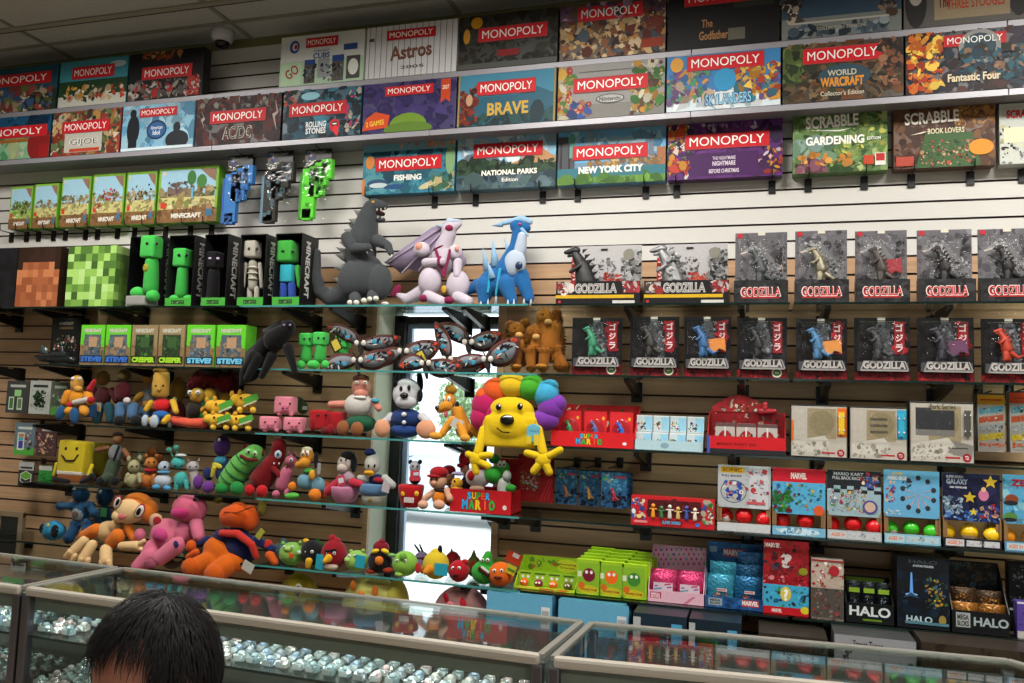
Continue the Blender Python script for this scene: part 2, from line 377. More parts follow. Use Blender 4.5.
for lv, segs in runs:
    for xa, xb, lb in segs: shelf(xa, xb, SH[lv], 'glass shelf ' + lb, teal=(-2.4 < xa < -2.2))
def bracket(x, z, label, grp):
    t = thing('shelf_bracket', label, 'bracket', (x, WY - .001, z), 0, grp)
    bm = bmesh.new(); L_ = WY - SF - .01
    P = [(0, -.0105), (-L_, -.0105), (-L_, -.024), (-.05, -.075), (0, -.085)]
    a = [bm.verts.new((-.011, y, zz)) for y, zz in P]; b = [bm.verts.new((.011, y, zz)) for y, zz in P]; n = len(P)
    for i in range(n): bm.faces.new((a[i], b[i], b[(i+1) % n], a[(i+1) % n]))
    bm.faces.new(a[::-1]); bm.faces.new(b); bmesh.ops.recalc_face_normals(bm, faces=bm.faces)
    done('arm', bm, mat('#0e0f11', .35, .3, 'black_steel', .05), t)
    box('wall_plate', (0, -.004, -.06), (.05, .008, .09), mat('#0e0f11', .35, .3, 'black_steel', .05), t, bevel=.001)
    bm = bmesh.new(); bmesh.ops.create_cone(bm, cap_ends=True, segments=12, radius1=.011, radius2=.008, depth=.01, matrix=Matrix.Translation((0, -.062, -.028)) @ Matrix.Rotation(math.pi/2, 4, 'X')); bm_box(bm, Vector((0, -.09, -.017)), (.026, .03, .008), bevel=.001)
    done('chrome_clip', bm, metal('#d5d5d8', .12), t)
    return t
names = {0: 'top', 1: 'second', 2: 'third', 3: 'fourth', 4: 'lowest'}
BX = {0: [20, 81, 145, 243, 318, 362, 468, 486, 637, 743, 822, 933],
      1: [22, 88, 170, 240, 318, 470, 637, 743, 822, 933],
      2: [82, 170, 262, 318, 470, 482, 646, 734, 816, 944],
      3: [70, 165, 236, 356, 505, 536, 646, 748, 818, 942],
      4: [30, 200, 290, 366, 486, 640, 742, 820, 936]}
ref = {20: 'far left end', 22: 'far left end', 81: 'second from left', 88: 'second from left', 82: 'left end by the stickers', 145: 'third from left', 170: 'below the little boxed toys' , 165: 'below the small pastel plush', 243: 'left of the grey dinosaur', 240: 'beside the black dragon plush', 318: 'above the small green plush pair', 262: 'under the pink pigs', 362: 'left of the window', 356: 'left of the window', 366: 'left of the window', 468: 'right of the window', 470: 'right of the window', 486: 'just right of the window one', 482: 'just right of the window one', 505: 'right of the window', 536: 'just right of the window one', 637: 'between window and right run', 646: 'between window and right run', 640: 'between window and right run', 743: 'middle of the right run', 734: 'middle of the right run', 748: 'middle of the right run', 742: 'middle of the right run', 822: 'right of the middle pair', 816: 'right of the middle pair', 818: 'right of the middle pair', 820: 'right of the middle pair', 933: 'far right end', 944: 'far right end', 942: 'far right end', 936: 'far right end', 70: 'far left end', 236: 'under the green striped plush', 30: 'far left end', 200: 'behind the big orange plush', 290: 'left of the round bird plush', 486.0: 'right of the window'}
for lv, ps in BX.items():
    for p in ps:
        bracket(ux(p, SH[lv] - .05, WY - .002), SH[lv] - .001, 'black knife bracket with chrome clip under %s glass shelf, %s' % (names[lv], ref[p]), 'black shelf brackets')
# ================================================================ BOXED GAMES AND PACKS
def carton(name, label, cat, grp, x0, x1, yt, z0, Yf, dep, base, shapes, H=None, side=None, bevel=.0015, lean=0, bname='carton'):
    xa, xb = ux(x0, z0 + .08, Yf), ux(x1, z0 + .08, Yf); W = xb - xa - .002
    if H is None: H = at((x0 + x1) / 2, yt, Yf).z - z0
    t = thing(name, label, cat, ((xa + xb) / 2, Yf + dep / 2, z0 + .0005), 0, grp)
    b = box(bname, (0, 0, H/2), (W, dep, H), card(base), t, bevel)
    if side: art('side_print', dep, H, [('R', 0, 0, 1, 1, side)], t, 0).matrix_basis = Matrix.Translation((W/2 , 0, 0)) @ Matrix.Rotation(math.pi/2, 4, 'Z')
    if shapes: art('cover_art', W, H, shapes, t, -dep/2)
    t['w'] = W; t['h'] = H; t['d'] = dep
    return t
def dims(t):
    r = t['w'], t['h'], t['d']
    for k in 'whd': del t[k]
    return r
RED = '#c01722'
def banner(t, W, H, dep, cx, cy, w, h=.24, s='MONOPOLY', bg=RED, fg='#ecebe4'):
    bn = box('title_banner', ((cx - .5) * W, -dep/2 - .0026, cy * H), (w * W, .0016, h * H), card(bg), t, bevel=0)
    art('banner_rule', w * W, h * H, [('R', 0, 0, 1, 1, '#8c3a3c'), ('R', .008, .05, .992, .95, bg)], bn, -dep/2 - .0034, (cx - .5) * W, cy * H - h * H * .5)
    words(s, (cx - .5) * W, cy * H, w * W * .88, h * H * .56, fg, bn, -dep/2 - .0045, 0, 0, .0008)
def N(x0, y0, x1, y1, pal, n=40, sz=.05, seed=1): return ('N', x0, y0, x1, y1, pal.split(), n, sz, seed)
def R(*a): return ('R',) + a
def Pg(c, *a): return ('P', list(a), c)
def T(s, cx, cy, w, h, c, bold=.012, rot=0): return ('T', s, cx, cy, w, h, c, bold, rot)
def E_(*a): return ('E',) + a
GA = SH  # shelves
zA, zB, zC, YG = 3.222, 2.944, 2.672, 3.53
dk = '#15181a #23282a #3a2f26 #40352c #101214'
# rows of board games: (x0, x1, y_top, label, base, art, banner(cx, cy, w), extra words)
ROWA = [
 (-42, 57, 77, 'dark blue board game box at the far left end of the top row', '#12303a', [R(0,.45,1,1,'#1d4a5c'), R(0,0,1,.45,'#23301f'), N(.05,.02,.95,.5,'#b8a184 #8a4038 #3c5a84 #c8bda4 #5a6b3c #2c2c34',60,.07,3)], (.58,.72,.72), []),
 (58, 127, 64, 'teal sky board game box, second from the left in the top row', '#2a6470', [R(0,.5,1,1,'#3b8493'), R(0,.2,1,.55,'#1f3d22'), R(0,0,1,.22,'#b9b9ae'), E_(.85,.85,.12,.07,'#a9bcc4'), N(.1,.12,.95,.42,'#b0412c #c9ac86 #dad4c4 #2c3a24 #d8a23c',26,.06,4)], (.5,.72,.62), []),
 (128, 203, 55, 'black board game box beside the bare slats, top row', '#121112', [R(0,0,1,1,'#131213'), N(.2,.86,.7,1,'#8c3a22 #b88a50 #412018',22,.05,5), N(0,.02,.95,.38,'#8c8880 #6f5c54 #b3aba0 #4f4a48 #a02522',40,.07,6), R(.8,.02,.96,.42,'#a52a26'), N(.8,.02,.96,.42,'#c9b8a8 #7d1c1a',14,.03,7)], (.52,.55,.68), []),
 (279, 364, 33, 'white board game box with photo panels and team writing', '#c9cbc8', [R(0,0,1,.48,'#a9c4a8'), R(.02,.03,.26,.46,'#b4d0ae'), T('GO',.15,.28,.16,.2,'#a62722',.02,.6), R(.3,.03,.43,.46,'#4a4644'), R(.3,.40,.43,.5,'#27468a'), R(.46,.12,.6,.5,'#8f9496'), R(.63,.03,.77,.46,'#56504c'), R(.63,.42,.77,.54,'#27468a'), R(.8,.05,.96,.5,'#4a4c46'), E_(.88,.28,.06,.16,'#d8d8d2'), N(.3,.06,.77,.38,'#a39a90 #2b2a2c #6d7a86',24,.03,8), E_(.17,.78,.06,.13,'#27468a'), E_(.175,.78,.035,.08,'#c5c6c2'), E_(.185,.78,.02,.05,'#b22c2c'), R(.76,.62,.92,.74,'#2b4a80'), T('CHICAGO',.5,.66,.18,.05,'#2b4a80'), T('CUBS',.5,.56,.2,.11,'#2b4a80',.03)], (.5,.83,.38), []),
 (365, 457, 22, 'white pinstriped board game box with brown script lettering', '#c8c8c9', [R(.035+.065*i,0,.041+.065*i,1,'#4c4b55') for i in range(15)] + [T('Astros',.5,.47,.46,.28,'#3c261c',.03,.06), T('Astros',.5,.475,.44,.26,'#7c4c38',.012,.06), T('2005',.52,.17,.26,.06,'#3a3a42'), R(.03,.72,.09,.78,'#4c4a58')], (.5,.80,.54), []),
 (458, 558, 11, 'very dark olive board game box with small red lettering, top row', '#25261f', [N(0,0,1,1,'#2c2d24 #1c1d1a #38382c #2a221c',60,.09,9), R(0,0,1,.1,'#4c4d49'), E_(.18,.86,.06,.11,'#c08a18'), E_(.08,.62,.035,.14,'#c0852c'), R(.40,.2,.62,.32,'#7c1c1c')], (.55,.62,.70), []),
 (559, 666, 0, 'board game box crowded with golden fighters, top row', '#4a3626', [N(0,0,1,.75,'#8c5a3a #b98a4a #6f3026 #3c2a24 #c8a878 #4c5a64 #e0c8a0',110,.07,10), N(0,.7,1,1,'#6a4868 #4a3848 #b89ab0',24,.06,11), R(.78,.1,.98,.26,'#8c3018')], (.48,.80,.62), []),
 (667, 780, -8, 'plain black board game box with gold gothic lettering', '#161414', [R(0,0,1,1,'#171516'), T('The',.36,.42,.1,.14,'#9a7048',.02), T('Godfather',.42,.21,.26,.15,'#a07448',.02), R(.55,.1,.7,.3,'#5c5a4e'), R(.6,.64,.96,.86,'#2c3028')], (.48,.87,.66), []),
 (781, 902, -14, 'grey sea picture board game box with pale portraits at its sides', '#3d454c', [R(0,.3,1,.8,'#2f4356'), R(0,0,1,.34,'#6d726e'), N(0,.3,.16,.9,'#2a2624 #b8a898 #4a4440',16,.06,12), N(.82,.3,1,.9,'#4a3426 #8a7460 #2a2624',16,.06,13), N(.1,.0,.9,.2,'#4c5a66 #22303a #8a949a',20,.07,14), R(.1,.24,.9,.27,'#a8a49c'), T('COLLECTORS EDITION',.5,.14,.4,.05,'#a09a8c')], (.45,.86,.66), []),
 (903, 1030, -20, 'board game box with old black and white portraits, top right end', '#4c4844', [R(0,0,1,1,'#55524e'), E_(.1,.4,.09,.4,'#22201f'), E_(.1,.56,.06,.2,'#a09a92'), E_(.92,.45,.09,.4,'#22201f'), E_(.93,.6,.05,.18,'#a09a92'), R(.25,.1,.85,.5,'#8c7c62'), T('The',.33,.38,.1,.18,'#5a1c16',.03), T('THREE STOOGES',.58,.33,.46,.16,'#a03a1c',.03)], (.5,.86,.62), []),
]
ROWB = [
 (-48, 50, 124, 'blue and green board game box at the far left end, middle row', '#16384c', [R(0,.5,1,1,'#17486a'), N(0,.5,1,1,'#123a58 #2a6a84 #0e2c44',26,.09,20), R(0,0,1,.5,'#6da07a'), N(0,0,1,.48,'#8cb894 #4c8a5c #c8d4b0 #a8b884',40,.07,21), R(.45,.38,.85,.46,'#8c5a28'), E_(.9,.3,.12,.4,'#7a1c1c'), R(.9,0,1,.3,'#8c1c1c')], (.58,.62,.78), []),
 (51, 120, 118, 'red framed board game box with a grey soldier title plate', '#8c2a20', [N(0,0,1,1,'#8c3a28 #c8a878 #4a5a3c #3c3430 #c8c0a8 #6c7a4c #b08448',90,.08,22), R(.2,.06,.75,.48,'#b0aca0'), T('GIJOE',.48,.28,.42,.17,'#e6e6e2',.04), T('GIJOE',.485,.275,.40,.16,'#2a2a2c',.0), R(.28,.07,.72,.14,'#b03a20')], (.5,.62,.7), []),
 (121, 194, 111, 'pale blue board game box with black silhouettes and blue oval badge', '#8fb4c8', [R(0,0,1,1,'#7fb0cc'), N(0,.1,1,1,'#a9cfe0 #5c98bc #8cc0d8',40,.12,23), E_(.16,.45,.09,.32,'#10151c'), E_(.15,.8,.045,.1,'#10151c'), R(.1,.03,.22,.3,'#10151c'), E_(.78,.18,.16,.2,'#141a22'), E_(.77,.44,.05,.12,'#141a22'), E_(.49,.42,.14,.21,'#10284c'), E_(.49,.42,.12,.17,'#2a5a8c'), T('American',.49,.47,.16,.08,'#d8e0e8',.01), T('Idol',.49,.36,.1,.1,'#d8e0e8',.02), R(0,0,1,.06,'#c8d8e0')], (.5,.80,.52), []),
 (195, 281, 102, 'dark red lightning board game box with hollow band lettering', '#241314', [N(0,0,1,1,'#3c1a1a #2a1012 #501f1c #181012 #6a2c24',70,.09,24), Pg('#b0a098',.05,.75,.09,.6,.06,.55,.12,.3,.08,.5,.11,.56), Pg('#b0a098',.92,.9,.95,.6,.9,.55,.96,.2,.93,.5,.97,.58), N(0,.7,1,1,'#8a8278 #4a4038 #2a2424',20,.04,25), T('AC/DC',.5,.23,.34,.26,'#bdb8ac',.03), T('AC/DC',.5,.23,.32,.24,'#1c1214',.0)], (.5,.57,.66), []),
 (282, 361, 90, 'teal concert board game box with white writing and red lips mark', '#1c4456', [N(0,0,1,1,'#1c4a5c #2a6a80 #123040 #3c8298 #0e2430',70,.1,26), N(0,.5,.2,1,'#20242a #8a8a84 #b84a38',20,.05,27), N(.82,.1,1,.9,'#b8b0a0 #c43a78 #20242a',22,.05,28), E_(.35,.85,.12,.08,'#8cc0d0'), T('ROLLING',.44,.27,.26,.12,'#e4e8e8',.03), T('STONES',.44,.14,.26,.12,'#e4e8e8',.03), E_(.68,.22,.065,.13,'#c22428'), E_(.68,.25,.04,.05,'#2a1012'), E_(.70,.12,.03,.11,'#d83038',.3), R(.655,.24,.705,.265,'#f0ece8')], (.45,.58,.74), []),
 (362, 456, 82, 'purple board game box with orange burst and red ribbon mark', '#33295a', [N(0,0,1,1,'#382d66 #2c2450 #443870',50,.1,29), Pg('#c8481c',.0,.06,.28,.1,.3,.34,.14,.42,.04,.3), T('2 GAMES',.14,.2,.2,.1,'#e8c040',.02,.1), E_(.5,.12,.2,.24,'#6a8a2c'), E_(.5,.05,.26,.14,'#58782a'), R(.84,.5,.94,.96,'#b8401c'), Pg('#33295a',.84,.5,.89,.58,.94,.5), T('2007',.89,.8,.07,.08,'#e8d8b8')], (.5,.80,.52), []),
 (457, 556, 72, 'teal mountain board game box with gold medieval lettering', '#1c4a5c', [R(0,0,1,1,'#1f5468'), R(0,.55,1,1,'#3a7c96'), Pg('#27586c',.55,.4,.75,.72,.9,.6,1,.5,1,.3,.5,.3), N(0,0,1,.2,'#1a3c44 #244c4c #142c30',30,.08,30), N(.02,.05,.2,.7,'#7c2c1c #94401f #581c14',26,.05,31), E_(.12,.5,.035,.11,'#b8906e'), E_(.82,.2,.07,.22,'#152c34'), T('BRAVE',.52,.3,.42,.24,'#c09a3c',.03), R(0,0,.02,1,'#8c7a4a'), R(.98,0,1,1,'#8c7a4a')], (.5,.70,.60), []),
 (557, 665, 63, 'silver grey board game box with small rounded oval logo', '#8f8d8b', [R(0,0,1,1,'#8d8b88'), R(0,0,1,.25,'#76746f'), N(0,.02,.14,.95,'#b8862c #4a7a34 #a82c24 #c8c0a8 #c8a040',40,.06,32), N(.7,.04,.98,.95,'#3c7a2c #b8862c #5a3c28 #c8c0a8 #447a3c',44,.06,33), N(.14,.02,.3,.3,'#a82c24 #c0906a #2c4a8a',12,.06,34), R(.2,.84,.82,.85,'#5c5a58'), E_(.5,.33,.135,.085,'#3c3c3e'), E_(.5,.33,.125,.07,'#a6a4a2'), T('Nintendo',.5,.33,.2,.075,'#3c3c3e',.02)], (.5,.60,.70), []),
 (666, 781, 54, 'bright blue and white board game box with arched blue title', '#3c78a8', [R(0,0,1,1,'#3a78ac'), R(0,0,1,.3,'#c8d4d8'), N(0,.1,1,.3,'#e0e6e8 #a8c0cc',24,.1,35), N(0,.15,.38,.7,'#6a4a78 #4c8a5c #c88a3c #3c6a9c #b8a08c',50,.06,36), N(.62,.15,1,.7,'#b8442c #c88a2c #3c7c8a #e0b850 #5c4a78',50,.06,37), E_(.09,.82,.06,.13,'#c89038'), E_(.52,.5,.1,.2,'#2f8ab8'), T('SKYLANDERS',.55,.17,.42,.2,'#1c4a78',.05,.02), T('SKYLANDERS',.55,.17,.40,.18,'#8cc4dc',.01,.02)], (.52,.82,.68), []),
 (782, 904, 45, 'brown fantasy battle board game box with orange lettering', '#3c3024', [N(0,0,1,1,'#4a3a28 #2c2620 #5c4a34 #6a4428 #38402c #7a6448',110,.08,38), N(0,.35,.16,.95,'#4a5a2c #2c3820 #647a3c',20,.07,39), N(.82,.2,1,.95,'#7a4a34 #a07050 #3a2c28',26,.06,40), E_(.52,.4,.22,.2,'#2c4450'), T('WORLD',.5,.46,.24,.1,'#b8b49c',.02), T('WARCRAFT',.5,.31,.36,.16,'#d0861c',.04), T("Collector's Edition",.5,.12,.36,.08,'#c8c0a8',.01)], (.5,.77,.66), []),
 (905, 1032, 37, 'flame and teal heroes board game box, right end of the middle row', '#2a2a30', [N(0,0,1,1,'#1c2a38 #2c1c1c #3c3440 #14202c #4c2a20',80,.09,41), N(.02,.05,.3,1,'#d8701c #e8a030 #b83c14 #f0c850',60,.05,42), E_(.6,.7,.17,.28,'#8a8a88'), E_(.6,.7,.13,.22,'#2a4450'), N(.45,.2,.98,.65,'#1f5c6c #17384a #2c2420 #8a6a50',50,.06,43), T('Fantastic Four',.55,.22,.42,.13,'#d8c8a8',.03)], (.56,.82,.50), []),
]
ROWC = [
 (362, 455, 141, 'teal ocean board game box with FISHING lettering hung on hooks', '#2c6a80', [R(0,0,1,1,'#2f7890'), N(0,0,1,1,'#3c8aa0 #1f5c74 #2c7084 #58a0ac',60,.1,50), R(.0,.82,1,1,'#6aa0b0'), N(.4,.86,1,.98,'#c8845c #d8a070',10,.04,51), E_(.08,.62,.05,.13,'#c87a34'), E_(.17,.2,.12,.09,'#2c4a6c'), E_(.18,.17,.1,.05,'#b8c8c8'), E_(.36,.13,.11,.05,'#234a78'), E_(.95,.6,.05,.28,'#7a9a6c'), E_(.74,.14,.12,.06,'#c0b890',.3), N(.75,.05,1,.35,'#4a7a5c #b8a878 #385c48',18,.05,52), R(0,0,.03,.3,'#c8742c'), T('FISHING',.5,.3,.3,.11,'#e8e8e0',.04)], (.5,.57,.72), []),
 (456, 556, 135, 'mountain lake board game box with NATIONAL PARKS lettering', '#4c6c7c', [R(0,.5,1,1,'#7ab0cc'), N(0,.6,1,.98,'#a9cce0 #d0dce0 #90b8d0',24,.1,53), Pg('#5c6470',0,.45,.1,.66,.28,.72,.4,.6,.5,.45), Pg('#b08458',.5,.42,.62,.5,.78,.72,.84,.75,.95,.6,1,.55,1,.35,.5,.35), R(0,.25,1,.45,'#2c4430'), N(0,.3,1,.5,'#243c28 #344c34 #1c2c20',40,.06,54), N(.14,.4,.3,.62,'#1c3020 #24402a',14,.05,55), R(0,0,1,.27,'#38505c'), N(0,0,1,.22,'#2c4048 #4c6464 #5c7078',20,.1,56), T('NATIONAL PARKS',.54,.3,.56,.1,'#ece8dc',.04), T('Edition',.55,.16,.16,.07,'#ece8dc',.01)], (.52,.72,.70), []),
 (557, 666, 129, 'city skyline board game box with NEW YORK CITY lettering', '#4c7a94', [R(0,.4,1,1,'#62a4cc'), N(0,.5,1,.98,'#80b8d8 #a8d0e0 #5090bc',24,.1,57), R(0,.12,.16,.9,'#4a4c50'), R(.02,.15,.04,.8,'#2c2c30'), R(.10,.15,.12,.8,'#2c2c30'), E_(.13,.84,.035,.12,'#5c9c8c'), R(.11,.5,.16,.8,'#5c9c8c'), Pg('#6c7484',.84,.2,.85,.8,.87,.97,.89,.8,.9,.2), R(.92,.15,1,.62,'#a06844'), N(.3,.3,.95,.46,'#b8904c #8c6a44 #6c7480 #c8a468',40,.04,58), R(0,.12,1,.3,'#34707c'), R(0,.02,1,.13,'#5a8a38'), N(0,0,1,.1,'#4c7a30 #6c9a40',20,.08,59), T('NEW YORK CITY',.5,.26,.60,.13,'#f0ece0',.05)], (.49,.58,.70), []),
 (667, 783, 120, 'purple graveyard board game box, right end of the hooked games', '#4c2458', [R(0,0,1,1,'#56286a'), N(0,0,1,1,'#5c2c70 #482054 #6a3480',40,.1,60), R(.16,.04,.8,.44,'#431d52'), N(.0,.05,.2,.95,'#b83c30 #c88a30 #e0dcd0 #4c7a3c #3a2448',40,.06,61), E_(.11,.82,.05,.09,'#b8441c'), N(.2,.82,.8,.98,'#b8a8c0 #6a3c78',16,.04,62), N(.82,.05,1,.5,'#3a2040 #c8b8c8 #b83c30 #c88a30',16,.04,63), E_(.95,.7,.05,.15,'#2a1838'), T('THE NIGHTMARE',.5,.34,.2,.06,'#d8c8d8',.01), T('NIGHTMARE',.5,.25,.2,.08,'#d8c8d8',.03), T('BEFORE CHRISTMAS',.5,.12,.26,.07,'#d8c8d8',.02)], (.52,.64,.74), []),
 (792, 888, 111, 'green garden word game box with GARDENING lettering', '#5c7c44', [N(0,0,1,1,'#5c8044 #84a058 #3c5c30 #a8b878 #4a6a34 #6c8a50 #88a868',110,.07,64), N(0,.2,.4,.55,'#8aa8a0 #a0b8a8 #6c8c70',20,.08,65), N(.05,.02,.35,.2,'#7a4a5c #a06c78 #5c3844',16,.07,66), N(.04,.12,.62,.3,'#d08c3c #e0a450 #c87c30',16,.045,67), N(.5,.3,1,.9,'#98b060 #c8c45c #5c8038',30,.05,68), R(.75,.1,.86,.25,'#b84428'), R(.87,.08,.98,.28,'#dcd8d0'), R(.88,.15,.97,.27,'#b02c24'), T('SCRABBLE',.42,.83,.56,.2,'#f0ece4',.03,.03), T('GARDENING',.45,.52,.62,.14,'#f2f0e8',.035), T('EDITION',.86,.52,.14,.05,'#f2f0e8',.02), Pg('#f0ece4',.16,.7,.5,.66,.62,.7,.5,.68)], None, []),
 (893, 996, 107, 'brown library word game box with BOOK LOVERS lettering', '#5c3c28', [N(0,0,1,1,'#5c3c2a #6c482e #4a2e22 #7a5436 #503a30',70,.09,69), N(.6,.7,1,1,'#a07040 #c08c50 #7c5030',40,.05,70), Pg('#3c5c34',.22,.0,.86,.0,.78,.56,.32,.58), N(.27,.03,.8,.44,'#c8a078 #b84c3c #5c7c4c #d8b890 #30482a #30482a',90,.022,71), R(.02,.04,.2,.2,'#a84434'), E_(.86,.3,.12,.13,'#d88c28'), T('SCRABBLE',.38,.83,.54,.2,'#f0e8dc',.03,.03), T('BOOK LOVERS',.52,.6,.36,.09,'#d8d4b0',.02), Pg('#e0d8c0',.16,.55,.3,.6,.34,.6,.28,.57)], None, []),
 (999, 1042, 103, 'white word game box cut by the right picture edge', '#c4c6c0', [R(0,0,1,1,'#c0c4bc'), R(.02,.62,.98,.95,'#b8bcb4'), N(.0,.0,.9,.62,'#2c2c2e #c8ccc4 #8c9088 #d8d4a8 #2c2c2e',30,.08,72), R(.1,.35,.95,.6,'#d4d4b4'), T('SCRABBLE',.62,.82,.9,.14,'#c0242c',.05)], None, []),
]
def game_ledge(xa, xb, z, label):
    t = thing('board_game_shelf', label, 'shelf', ((xa+xb)/2, (YG + WY)/2 - .001, z), 0, 'grey ledges of the board games')
    st = mat('#8f8d93', .4, .2, 'grey_steel', .05)
    box('deck', (0, 0, -.009), (xb-xa-.003, WY - YG - .003, .016), st, t, .001); box('lip', (0, -(WY-YG)/2 + .001, -.014), (xb-xa-.003, .004, .026), st, t, .001)
for z, nm in ((zA, 'upper'), (zB, 'lower')):
    for i, (xa, xb) in enumerate([(-5.4, -3.95), (-3.95, -2.73), (-2.73, -1.51), (-1.51, -.29), (-.29, .93), (.93, 2.1)]):
        game_ledge(xa, xb, z, '%s grey metal ledge section under board games, %s' % (nm, ['beyond the left picture edge', 'at the far left', 'left of the security camera column', 'left of the middle', 'right of the middle', 'at the right picture edge'][i]))
for row, z, Y, dep, grp in ((ROWA, zA, YG, .06, 'board games on the upper ledge'), (ROWB, zB, YG, .06, 'board games on the lower ledge'), (ROWC, zC, 3.64, .06, 'board games hung on hooks')):
    for x0, x1, yt, lb, base, shp, bn, ex in row:
        Hh = .262 if z == zA else .255 if row is not ROWC else None
        if row is ROWC: yt2 = yt
        t = carton('board_game_box', lb, 'board game', grp, x0 + .5, x1 - .3, yt, z + .001, Y, dep, base, shp, H=Hh)
        W_, H_, D_ = dims(t)
        if bn: banner(t, W_, H_, D_, *bn, h=.27 if bn[2] > .55 else .19)
# ---- J hooks under the hung boxes
def hook(x, z, label, grp, L_=.075):
    t = thing('hanging_hook', label, 'hook', (x, WY, z), 0, grp)
    b = mat('#0d0d0f', .35, .3, 'black_steel', .05)
    box('back_plate', (0, -.004, -.028), (.030, .008, .058), b, t, .001)
    bm = bmesh.new(); pts = [(-.006, -.003), (-L_, -.003), (-L_ - .008, .004), (-L_ - .012, .03)]
    for p, q in zip(pts, pts[1:]): bm_limb(bm, (0, p[0], p[1]), .0028, (0, q[0], q[1]), .0028, 8)
    done('prong', bm, b, t, True); return t
HK = [(372, 'under the FISHING game, left'), (435, 'under the FISHING game, right'), (476, 'under the NATIONAL PARKS game, left'), (543, 'under the NATIONAL PARKS game, right'), (578, 'under the NEW YORK CITY game, left'), (646, 'under the NEW YORK CITY game, right'), (677, 'under the purple game, left'), (772, 'under the purple game, right'), (808, 'under the GARDENING game, left'), (864, 'under the GARDENING game, right'), (911, 'under the BOOK LOVERS game, left'), (970, 'under the BOOK LOVERS game, right'), (1022, 'under the white word game box')]
for px, lb in HK: hook(ux(px, zC - .04, WY), zC - .004, 'black metal display hook ' + lb, 'black hooks of the hung games')
# ---- boxed building sets (block landscapes) at the left, on hooks
zL = 2.572
LEG = [(9, 31, 187, 'smallest green building set box at the far left', 'green'), (33, 57, 184, 'sandy building set box, second from the left', 'sand'), (60, 89, 177, 'ruined castle building set box, third from the left', 'sand'), (91, 123, 174, 'building set box with scattered red blocks', 'redb'), (125, 155, 172, 'building set box with floating black shapes', 'dark'), (157, 217, 167, 'large wide building set box with two block trees', 'big')]
for i, (x0, x1, yt, lb, kd) in enumerate(LEG):
    a = [R(0,0,1,1,'#7db03a'), R(.04,.03,.96,.95,'#9cc4d8'), N(.04,.35,.96,.62,'#b8a078 #8a7c5c #a89468 #6c7a4c',36,.08,80+i), R(.04,.24,.96,.45,'#c8c080' if kd != 'green' else '#8cb85c'), N(.05,.25,.95,.45,'#d8d0a0 #b8a870 #8ca050 #a89058',24,.07,90+i), R(0,0,1,.24,'#7c5a38'), N(.0,.0,1,.24,'#8a6440 #6a4a2c #94704a',30,.06,100+i), Pg('#8c6c58',.7,.95,.96,.95,.96,.72,.85,.8), R(.06,.86,.14,.93,'#c8c8bc'), R(.06,.26,.16,.36,'#c83c28'), R(.82,.1,.93,.3,'#3c6c8c'), R(.83,.22,.92,.32,'#a07858'), T('MINECRAFT',.5,.12,.5,.09,'#e0dcd0',.05)]
    if kd == 'redb': a += [N(.3,.5,.8,.7,'#a83028 #8c2820 #c84c38',16,.05,7), N(.1,.3,.5,.45,'#b03a2c #e0dcd0',10,.04,8)]
    if kd == 'dark': a += [N(.2,.4,.9,.75,'#20241c #2c3424 #c8b888',16,.05,9)]
    if kd == 'green': a += [N(.15,.35,.85,.68,'#5c8a34 #3c5c28 #84b04c',24,.08,10)]
    if kd == 'big': a += [R(.55,.62,.57,.75,'#5c4028'), E_(.56,.8,.07,.13,'#3c7434'), R(.72,.55,.74,.68,'#5c4028'), E_(.73,.73,.08,.12,'#447c38'), N(.15,.5,.5,.72,'#8a7468 #6c5c54',16,.05,11), R(.57,.42,.6,.62,'#6cb0d8')]
    t = carton('building_set_box', lb, 'building set', 'building set boxes at upper left', x0, x1, yt, zL, 3.64, .055, '#6fae2e', a); dims(t)
for px, lb in [(12, 'smallest building set, left'), (27, 'smallest building set, right'), (39, 'sandy building set, left'), (54, 'sandy building set, right'), (66, 'castle building set, left'), (86, 'castle building set, right'), (98, 'red block building set, left'), (118, 'red block building set, right'), (135, 'floating shapes building set, left'), (152, 'floating shapes building set, right'), (166, 'large building set, left'), (191, 'large building set, middle'), (212, 'large building set, right')]:
    hook(ux(px, zL - .04, WY), zL - .004, 'black metal display hook under the ' + lb, 'black hooks of the building sets')
